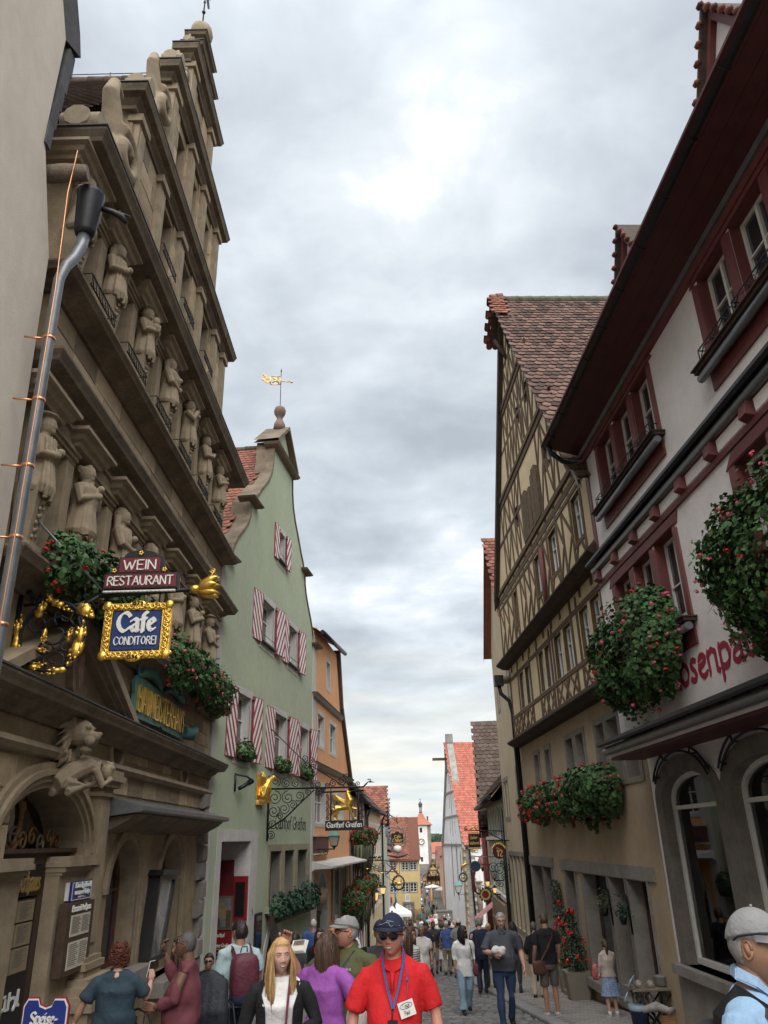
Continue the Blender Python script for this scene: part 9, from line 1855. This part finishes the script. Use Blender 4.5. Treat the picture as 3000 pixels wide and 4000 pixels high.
p.collar(CC['navy'],z=1.48); q=MB(); q.tubew([p.T((-.02,.096,-.05)),p.T((0,.104,-.047)),p.T((.02,.096,-.05))],[.004,.006,.004],5); p.raw(q,'moustache',[HR['grey']])
q=MB()
for k in range(9): q.ball(p.P(-.1+random.uniform(-.08,.08),.33+random.uniform(-.03,.03),1.19+random.uniform(-.03,.05)),(.07,.05,.05),8,0,True)
tag(link('paper_package',fuse(q,.02,[mat('crumpled_white_paper',(.72,.7,.66),.8,.06,20,.6,30)],'paper_package',0,p.P(-.1,.33,1.15)),None,Matrix.Translation(p.P(-.1,.33,1.15))),'crumpled white paper package in the hand of the man in the slate polo','package')
p=mid('woman in loose white blouse, dark bob and pale blue trousers looking sideways',1.42,18.45,8,1.6,True,'tan','bob','black','white','ltjeans',0,1.45,55,.14,glasses_='dark',loose=1.12,hem=.72,blo=1.25); p.strap([(.12,.0,1.46),(.14,.1,1.35),(.17,.15,1.15),(.2,.12,.95)],.02,M['black'],'bag_strap'); p.blob((.24,.1,.85),(.05,.09,.13),CC['maroon'],'handbag',.6)
p=mid('man in black tee and taupe shorts with a brown shoulder bag, back turned',2.98,17.3,192,1.8,False,'tan','buzz','brown','black','taupe',0,.8,0,shorts=.48,shoe=SHOEW); p.strap([(-.13,.02,1.46),(-.08,-.14,1.35),(.05,-.17,1.15),(.18,-.12,.95)],.03,LEATHER,'bag_strap'); p.blob((.2,-.06,.82),(.13,.05,.12),LEATHER,'shoulder_bag',.45)
p=mid('short-haired woman in black cardigan and beige trousers facing the shop windows',3.36,21.1,165,1.63,True,'fair','short','dgrey','black','beige',1,1.6,0,loose=1.15,hem=.78,blo=1.15)
mid('woman with long black hair standing beside the beige trousers in front of the windows',3.05,22.6,160,1.64,True,'tan','long','black','black','charcoal',1,1.8)
p=mid('man in navy jacket with grey hair walking away',2.22,22.9,178,1.76,False,'fair','short','grey','navy','navy',1,1.95,25,.12,bw=1.08); p.strap([(.1,-.14,1.1),(.11,-.12,1.35),(.1,0,1.47)],.03,CC['charcoal'],'bag_strap')
p=Body('little girl in cream sweater and blue patterned skirt with a ponytail',4.02,16.8,195,1.32,True,.95,lod=0).pose([((-.04,.06,-.22),(-.02,.2,-.36)),((.05,0,-.27),(.07,.06,-.45))]); p.head(-12,0,0,'pony','brown',brows=False); p.hand(0,.5); p.hand(1,.4); p.skirt(mat('blue_floral_cloth',(.22,.30,.45),.85,.55,38,0),.5,.25); p.top(cmat('cream_pink_knit',(.48,.40,.36)),1.85,.9,1.15,'sweater',.08,wr=.003); p.shoes(SHOEW,CC['white']); p.finish(); q=MB(); q.tubew([p.T((.022*math.cos(a),-.112,.03+.022*math.sin(a))) for a in np.linspace(0,6.28,10)],.008,5); p.raw(q,'hair_tie',[CC['teal']])
p=Body('person in black with a grey hood and white tote bag held behind the back',1.78,33.5,178,1.68,False,lod=1).pose([((-.05,-.08,-.27),(.1,-.2,-.48)),((.05,-.08,-.27),(-.1,-.2,-.48))],None); p.head(0,0,0,'short','brown',brows=False); q=MB(); q.ball(p.T((0,-.015,.015)),.125,12,0,True); p.raw(q,'hood',[CC['taupe']]); p.hand(0,.8); p.hand(1,.8); p.bottoms(CC['jeans']); p.top(CC['black'],1.85,.76,1.12); p.shoes(); p.finish(); q=MB(p.frame((0,-.25,.7),(1,0,0),(0,-1,0))); q.box(-.19,.19,0,.02,-.24,.16); tb=q.build('tote_bag',[M['signwht']],None,loc=p.P(0,-.25,.7)); q=MB(p.frame((0,-.25,.7),(1,0,0),(0,-1,0))); q.tube([(-.08,.01,.16),(-.06,.01,.3),(.06,.01,.3),(.08,.01,.16)],.01,5); q.build('handles',[M['signwht']],tb); tag(tb,'plain white tote bag held behind the back of the hooded person','tote bag')
# --- middle distance, facing the camera
p=mid('dark haired woman in a striped top behind the man in red',.2,13.2,25,1.64,True,'olive','long','brown','white','jeans',1,1.5,40)
q=MB()
for k in range(16): z=.93+k*.032; a=.168 if z<1.25 else .178; q.tubew([p.P(a*math.cos(g),.135*math.sin(g)+.0,z) for g in np.linspace(0,6.283,19)],.0045,4)
p.raw(q,'navy_stripes',[CC['navy']])
p=mid('man in dark cap holding a phone to his face behind the olive shirt',-.2,11.2,5,1.72,False,'olive','short','black','charcoal','jeans',1,.9,0,capm='navy',arms=[None,((.08,.14,-.2),(-.04,.26,.06))])
mid('grey haired woman in a loose white tee walking up the lane',.6,20.2,0,1.65,True,'tan','short','grey','offwhite','khaki',1,.85,0,.1,glasses_='clear',loose=1.15,hem=.74)
p=mid('smiling dark haired woman in black with red vest edges',-1.42,16.2,12,1.64,True,'fair','long','black','black','black',1,1.9,0,smile=True); p.strap([(-.1,.13,1.42),(-.09,.17,1.25),(-.1,.15,1.0)],.04,CC['red'],'red_edge'); p.strap([(.1,.13,1.42),(.09,.17,1.25),(.1,.15,1.0)],.04,CC['red'],'red_edge')
mid('laughing woman with long ginger hair in a pale sweater',-1.07,14.6,15,1.65,True,'fair','long','red','offwhite','ltjeans',1,1.9,10,smile=True)
mid('person in neon yellow jacket and dark cap',-1.7,26,5,1.62,False,'tan','short','black','neon','charcoal',1,1.95,0,capm='charcoal',glasses_='dark')
mid('white haired man in blue shirt walking away along the orange house',-2.42,25.5,178,1.84,False,'ruddy','short','white','blue','grey',1,.9,0,.1,bw=1.1)
mid('dark haired person turned away by the cellar door of the inn',-1.75,15.0,165,1.58,False,'tan','short','black','charcoal','black',1,1.9)
mid('woman with brown hair in a white shirt by the geranium basket',-1.1,22.5,-40,1.68,True,'fair','bob','brown','white','ltjeans',1,1.4)
mid('man in blue polo and pale cap with crossed arms further down the lane',1.82,31,178,1.7,False,'tan','short','grey','blue','khaki',1,.85,0,.14,capm='cream')
mid('man in tan cap and grey shirt carrying a dark bag on his shoulder',2.1,29,150,1.74,False,'tan','short','brown','grey','khaki',1,.9,30,.1,capm='cream')
mid('dark man in black tee and grey trousers beside the tote bag person',1.35,31,5,1.72,False,'dark','buzz','black','charcoal','grey',1,.9,0,.12)
mid('blonde child in yellow behind the navy jacket',2.35,24.0,170,1.35,True,'fair','bob','blonde','yellow','navy',1,1.8)
mid('woman with tied light brown hair beside the slate polo man',2.62,24.5,175,1.62,True,'fair','bun','blonde','rust','brown',1,1.8)
mid('woman in rust red top and glasses in the middle of the lane',.42,22.5,0,1.6,True,'tan','bob','brown','rust','black',1,.8,0,glasses_='clear')
mid('man in dark blue shirt looking down in the middle of the lane',.95,27,0,1.7,False,'tan','short','black','navy','charcoal',1,.9,0,.1,pitch=-20)
# --- crowd further off: light figures, each one built
rc=random.Random(44); used_=set(); tops=['pink','white','black','navy','grey','red','teal','beige','blue','green','orange','charcoal','olive','maroon','cream','ltblue','yellow','purple']; bots=['jeans','black','khaki','charcoal','beige','navy','grey']
cw_={'ltblue':'light blue','jeans':'blue jeans','charcoal':'dark grey'}; hw=dict(blonde='blonde',brown='brown',black='black',grey='grey',white='white',auburn='auburn')
def where(y): return 'in the dense crowd' if y<60 else 'near the white tent' if y<105 else 'below the church' if y<135 else 'on the far slope' if y<200 else 'close to the gate'
def crowd(x,y,t=None,b=None):
    for _ in range(60):
        tt=t or rc.choice(tops); bb=b or rc.choice(bots); hc=rc.choice(list(hw)); fem=rc.random()<.5; pose_='walking up' if rc.random()<.5 else 'walking away'
        key=(tt,bb,hc,where(y))
        if key not in used_: break
    used_.add(key); lab=f"{hw[hc]}-haired person in {cw_.get(tt,tt)} top and {cw_.get(bb,bb)}{'' if bb=='jeans' else ' trousers'} {pose_} {where(y)}"
    p=Body(lab,x,y,(0 if pose_=='walking up' else 180)+rc.uniform(-40,40),rc.uniform(1.56,1.84),fem,rc.uniform(.95,1.12),lod=2,skin=rc.choice(('fair','olive','tan','ruddy')),group='people in the crowd down the lane')
    p.pose(None,p.stride(rc.choice((-.15,0,.15)))); p.head(rc.uniform(-30,30),0,0,'long' if fem and rc.random()<.5 else 'short',hc); p.bottoms(CC[bb]); p.top(CC[tt],rc.choice((.8,1.9))); p.shoes(); p.finish()
for x,y,t,b in ((.35,36,'black','jeans'),(.65,38,'pink','black'),(.95,41,'grey','jeans'),(1.5,40,'beige','khaki'),(2.3,37,'navy','jeans'),(2.9,40,'white','charcoal'),(1.2,46,'red','black'),(1.95,47,'navy','khaki'),(2.5,48,'white','jeans'),(3.2,46,'teal','beige'),(.7,49,'white','black'),(1.1,53,'charcoal','black'),(1.7,55,'pink','grey'),(2.3,57,'beige','jeans'),(3.0,56,'blue','black'),(3.9,58,'cream','khaki'),(.3,55,'grey','black'),(1.4,62,'olive','black'),(2.2,66,'black','jeans'),(3.0,68,'white','jeans'),(3.7,70,'cream','beige'),(4.6,72,'white','black'),(1.0,70,'maroon','black'),(.6,88,'pink','jeans'),(1.6,92,'black','charcoal'),(2.6,85,'white','navy'),(3.4,88,'ltblue','jeans'),(3.9,92,'pink','beige'),(4.4,95,'white','jeans'),(4.9,90,'maroon','black'),(5.6,98,'black','black'),(6.2,100,'grey','khaki'),(4.2,104,'charcoal','black'),(5.1,108,'beige','jeans'),(3.4,112,'teal','navy'),(4.4,118,'olive','black'),(5.6,121,'charcoal','jeans'),(7.2,128,'blue','navy'),(4.9,128,'green','black'),(6.0,140,'teal','black'),(6.6,146,'black','charcoal'),(7.4,152,'grey','black')): crowd(x,y,t,b)
for i in range(26): y=rc.uniform(168,272); crowd(rc.uniform(.031,.041)*y,y)
# ---------------------------------------------------------------- cafe tables, planters, shop goods
def cafe_table(x,y,w,l,h,label,yaw=0):
    z=gz(y); t=thing('cafe_table',label,'table',(x,y,z)); q=MB(); q.box(x-w/2,x+w/2,y-l/2,y+l/2,z+h-.03,z+h); q.build('tabletop',[mat('dark_table_slab',(.05,.05,.052),.35,.1,8,.03)],t)
    for sx in (-1,1):
        for sy in (-1,1): q=MB(); q.tube([(x+sx*(w/2-.05),y+sy*(l/2-.05),z+h-.03),(x+sx*(w/2-.02),y+sy*(l/2-.03),z)],.014,6); q.build('leg',[M['iron']],t)
    return z+h
def bistro_chair(x,y,yaw,label):
    z=gz(y); t=thing('bistro_chair',label,'chair',(x,y,z),'iron bistro chairs by the sandstone house'); a=R_(yaw); c,s=math.cos(a),math.sin(a); W=lambda u,v,w:(x+u*c-v*s,y+u*s+v*c,z+w)
    q=MB(); q.tube([W(.2*math.cos(g),.2*math.sin(g),.45) for g in np.linspace(0,6.283,17)],.012,5); [q.tube([W(-.18,v,.45),W(.18,v,.45)],.007,4) for v in (-.12,-.06,0,.06,.12)]; q.build('seat',[M['iron']],t)
    q=MB(); q.tube([W(-.2,-.14,.45),W(-.21,-.2,.75),W(-.12,-.23,.92),W(0,-.235,.96),W(.12,-.23,.92),W(.21,-.2,.75),W(.2,-.14,.45)],.012,6); q.tube([W(-.13,-.17,.47),W(-.1,-.21,.75),W(0,-.22,.84),W(.1,-.21,.75),W(.13,-.17,.47)],.008,5); [q.tube([W(u,-.2,.47),W(u*1.4,-.22,.9)],.007,4) for u in (-.06,0,.06)]; q.build('backrest',[M['iron']],t)
    for u,v in ((-.15,-.13),(.15,-.13),(-.15,.13),(.15,.13)): q=MB(); q.tube([W(u,v,.45),W(u*1.25,v*1.3,0)],.011,5); q.build('leg',[M['iron']],t)
th=cafe_table(-2.45,8.05,.62,.9,.74,'dark square cafe table in front of the sandstone house')
q=MB(); q.lathe(-2.55,7.95,[(.11,0),(.13,.012),(.12,.015),(.05,.008)],14,0,th); pl_=q.build('saucer',[M['signwht']],None,loc=(-2.55,7.95,th)); tag(pl_,'white saucer on the dark cafe table','saucer')
q=MB(); q.lathe(-2.54,7.96,[(.03,.0),(.042,.03),(.047,.065),(.042,.065),(.038,.02)],14,0,th+.012); q.tube([(-2.5,7.96,th+.06),(-2.475,7.96,th+.05),(-2.49,7.96,th+.03)],.005,5); tag(q.build('coffee_cup',[M['signwht']],None,loc=(-2.54,7.96,th)),'white coffee cup standing on its saucer on the cafe table','cup')
q=MB(); q.box(-2.5,-2.32,8.1,8.25,th+.001,th+.004); tag(q.build('napkin',[M['signwht']],None,loc=(-2.4,8.2,th)),'white paper napkin lying flat on the cafe table','napkin')
q=MB(); q.lathe(-2.38,8.2,[(.03,.005),(.034,.03),(.03,.1),(.022,.12)],12,0,th); s_=q.build('sugar_shaker',[mat('sugar_glass',(.6,.6,.58),.2,.05,10,0)],None,loc=(-2.38,8.2,th)); q=MB(); q.lathe(-2.38,8.2,[(.023,.12),(.024,.14),(.012,.165),(.004,.175)],12,0,th); q.build('shaker_top',[M['zinc']],s_); tag(s_,'glass sugar shaker with metal top on the cafe table','sugar shaker')
bistro_chair(-2.72,9.0,170,'empty iron bistro chair behind the dark cafe table'); bistro_chair(-2.1,10.0,140,'iron bistro chair with a dark jacket over its back')
q=MB(); 
for k in range(9): q.tubew([(-2.2+.035*k,9.8,gz(9.8)+1.28-.1*abs(k-4)/4),(-2.22+.04*k,9.72-.02*(k%2),gz(9.8)+.9),(-2.2+.04*k,9.7+.03*(k%2),gz(9.8)+.35+.05*(k%3))],[.06,.07,.04],7)
tag(link('jacket',fuse(q,.02,[cmat('dark_shell_jacket',(.02,.024,.032),.6)],'jacket',1,Vector((-2.05,9.75,gz(9.8)+.9))),None,Matrix.Translation((-2.05,9.75,gz(9.8)+.9))),'dark padded jacket hanging over the chair back behind the man in maroon','jacket')
th=cafe_table(-2.95,14.6,.7,.7,.74,'cafe table with papers in front of the seated man'); q=MB(); q.box(-3.1,-2.85,14.4,14.6,th+.001,th+.012); tag(q.build('menu_folder',[mat('tan_menu',(.4,.33,.22),.7,.1,9,0)],None,loc=(-3,14.5,th)),'tan menu lying on the table of the seated man','menu'); q=MB(); q.lathe(-3.15,14.8,[(.1,0),(.12,.012),(.05,.008)],12,0,th); tag(q.build('plate',[M['signwht']],None,loc=(-3.15,14.8,th)),'white plate on the table of the seated man','plate'); q=MB(); q.box(-3.05,-2.8,14.75,14.95,th+.001,th+.01); tag(q.build('red_folder',[CC['red']],None,loc=(-2.9,14.85,th)),'flat red folder on the table of the seated man','folder')
# tall planter with climbing mandevilla and the second one against the wall
def planter(x,y,h,w,hp,label,seed):
    z=gz(y)+.03; t=thing('planter',label,'planter',(x,y,z)); q=MB(); a,b=w*.36,w*.5
    q.add([(x-a,y-a,z),(x+a,y-a,z),(x+a,y+a,z),(x-a,y+a,z),(x-b,y-b,z+h),(x+b,y-b,z+h),(x+b,y+b,z+h),(x-b,y+b,z+h),(x-b*.85,y-b*.85,z+h-.02),(x+b*.85,y-b*.85,z+h-.02),(x+b*.85,y+b*.85,z+h-.02),(x-b*.85,y+b*.85,z+h-.02)],[(0,1,5,4),(1,2,6,5),(2,3,7,6),(3,0,4,7),(8,9,10,11),(4,5,9,8),(5,6,10,9),(6,7,11,10),(7,4,8,11)]); q.build('pot',[mat('taupe_planter',(.24,.215,.17),.6,.1,4,.1)],t)
    rr=random.Random(seed)
    def pf(rn): zz=rn.random(); r=.27*(1-.45*zz)*math.sqrt(rn.random()); g=rn.uniform(0,6.28); d=Vector((math.cos(g),math.sin(g),.2)); return Vector((x+r*math.cos(g)+.05*math.sin(zz*5),y+r*math.sin(g),z+h+zz*hp)),d
    foliage('foliage',t,pf,900,.05,mat('dark_glossy_leaf',(.028,.06,.03),.4,.2,6,0,isl=.5),rr,lobed=False)
    for k in range(14): p,d=pf(rr); link('flower_head',rr.choice(UMB['r']),t,Matrix.Translation(p+d*.08)@Matrix.Scale(1.5,4))
planter(4.12,20.3,.6,.56,1.25,'square taupe planter with a red flowering climber by the shop windows',3); planter(4.28,22.3,.55,.4,2.0,'narrow tall red flowering climber against the stone wall by the shop door',5)
# hanging pots, bench with wood and metal decorations
for i,(u,z,m,l) in enumerate(((18.0,-1.42,M['leafd2'],'dark wire hanging pot of dry lavender on the far window mullion'),(16.8,-1.47,M['leafd'],'dark wire hanging pot of grey green herbs on the near window mullion'))):
    t=thing('hanging_pot',l,'hanging pot',R.P(u,.15,z)); q=MB(R); q.lathe(u,.16,[(.05,-.14),(.085,0),(.075,0)],8,0,z); q.build('pot',[M['iron']],t); q=MB(R); q.tube([(u-.08,.04,z-.3),(u-.08,.06,z+.35),(u-.04,.1,z+.42)],.02,5); q.build('hook',[M['iron']],t)
    foliage('foliage',t,lambda rn,u=u,z=z:(R.P(u+rn.gauss(0,.09),.16+rn.gauss(0,.06),z+abs(rn.gauss(0,.14))),Vector((rn.gauss(0,1),rn.gauss(0,1),1))),260,.035,m,random.Random(i),lobed=False)
bx,by=4.35,15.45; z=gz(by)+.03; t=thing('display_table','weathered display table with driftwood and metal garden ornaments by the shop','table',(bx,by,z))
q=MB(); [q.box(bx-.35,bx+.42,by-.3+.12*k,by-.19+.12*k,z+.56,z+.585) for k in range(5)]; q.build('tabletop',[mat('weathered_plank',(.2,.17,.13),.9,.25,6,.4,40)],t)
for a,b in ((-.3,-.25),(.35,-.25),(-.3,.25),(.35,.25)): q=MB(); q.tube([(bx+a,by+b,z+.56),(bx-a*.4,by+b,z)],.018,5); q.build('leg',[M['iron']],t)
q=MB(); q.lathe(bx+.22,by-.05,[(.07,0),(.1,.05),(.1,.14),(.115,.16),(.1,.17),(.085,.15)],14,0,z+.585); tag(q.build('enamel_pot',[mat('grey_enamel',(.22,.23,.22),.4,.15,8,.05)],None,loc=(bx+.22,by,z+.6)),'grey enamel pot on the right of the display table','pot')
for k,(dx,l) in enumerate(((-.18,'pale woven ball on the left of the display table'),(.02,'pale woven ball next to the grey enamel pot'))): q=MB(); q.ball((bx+dx,by-.1,z+.64),.055,10); [q.tubew([(bx+dx+.06*math.cos(g)*math.cos(a),by-.1+.06*math.sin(a),z+.64+.06*math.sin(g)*math.cos(a)) for g in np.linspace(0,6.28,12)],.006,4) for a in (-.6,0,.6)]; tag(q.build('woven_ball',[mat('pale_rattan',(.38,.35,.29),.8,.2,10,.1)],None,loc=(bx+dx,by-.1,z+.64)),l,'ball')
q=MB(); P=[(bx-.42,by-.22,z+.55),(bx-.36,by-.24,z+.7),(bx-.28,by-.26,z+.8),(bx-.24,by-.27,z+.72),(bx-.3,by-.25,z+.6)]; q.tubew([P[0],P[1],P[2]],[.015,.06,.02],7,0,True,True,.3); q.tubew([(bx-.5,by-.22,z+.4),P[0]],[.05,.015],6,0,True,True,.3); tag(q.build('metal_fish',[mat('blue_white_glaze',(.3,.42,.5),.3,.4,14,0)],None,loc=P[0]),'blue and white glazed fish ornament leaning on the display table','ornament')
rr=random.Random(4); q=MB()
for k in range(22): a=rr.uniform(0,3.1); q.tubew([(bx-.1+rr.uniform(-.25,.3),by+rr.uniform(-.2,.1),z+.2),(bx-.1+rr.uniform(-.3,.3),by+rr.uniform(-.3,.2),z+.62),(bx-.1+rr.uniform(-.4,.4),by+rr.uniform(-.3,.2),z+.62+rr.uniform(-.1,.15))],[.012,.009,.004],4)
tag(q.build('driftwood',[mat('grey_driftwood',(.22,.19,.16),.9,.25,8,.4,40)],None,loc=(bx,by,z+.5)),'tangle of grey driftwood twigs on the display table','driftwood')
q=MB(); q.tube([(bx-.25,by-.35,z+.3),(bx+.0,by-.36,z+.36),(bx+.2,by-.35,z+.28),(bx+.32,by-.34,z+.32)],[.05,.07,.055,.02],7); tag(q.build('bark_piece',[mat('silver_bark',(.36,.35,.33),.6,.4,9,.5,30)],None,loc=(bx,by-.35,z+.3)),'silvery piece of bark hanging in front of the display table','bark')
q=MB(); q.lathe(bx-.26,by-.2,[(.13,0),(.16,.3),(.175,.32),(.155,.31)],14,0,z); bk=q.build('bucket',[mat('dark_blue_bucket',(.02,.03,.07),.5,.1,6,.05)],None,loc=(bx-.26,by-.2,z)); q=MB(); q.lathe(bx-.26,by-.2,[(.172,.28),(.178,.3),(.178,.36),(.16,.36)],14,0,z); q.build('bucket_rim',[mat('pale_blue_enamel',(.25,.35,.42),.4,.1,6,0)],bk); tag(bk,'dark blue bucket with pale rim under the display table','bucket')
q=MB(); 
for k in range(7): q.tube([(bx+.25+.2*math.cos(g),by-.2+.13*math.sin(g),z+.03+k*.028) for g in np.linspace(0,6.283,17)],.016,5)
q.lathe(bx+.25,by-.2,[(.01,.02),(.19,.02)],14,0,z,.66); tag(q.build('basket',[mat('tan_wicker',(.36,.2,.09),.8,.25,12,.3)],None,loc=(bx+.25,by-.2,z)),'low tan wicker basket on the pavement under the display table','basket')
q=MB(); q.lathe(3.86,17.15,[(.06,0),(.075,.05),(.07,.2),(.03,.27)],10,0,gz(17)+.62); tag(q.build('gift_bag',[mat('colourful_print',(.42,.12,.12),.6,.8,25,0)],None,loc=(3.86,17.15,gz(17)+.6)),'colourful printed bag in front of the little girl','bag')
q=MB(R); q.prism([(-.1,-3.55),(.1,-3.55),(.1,-3.3),(-.1,-3.3)],.1,.5) if 0 else q.box(20.7,21.7,.0,.35,-3.7,-3.42); tag(q.build('door_step',[M['greyst']],None,loc=R.P(21.2,.1,-3.6)),'stone doorstep of the tan shop door','step')
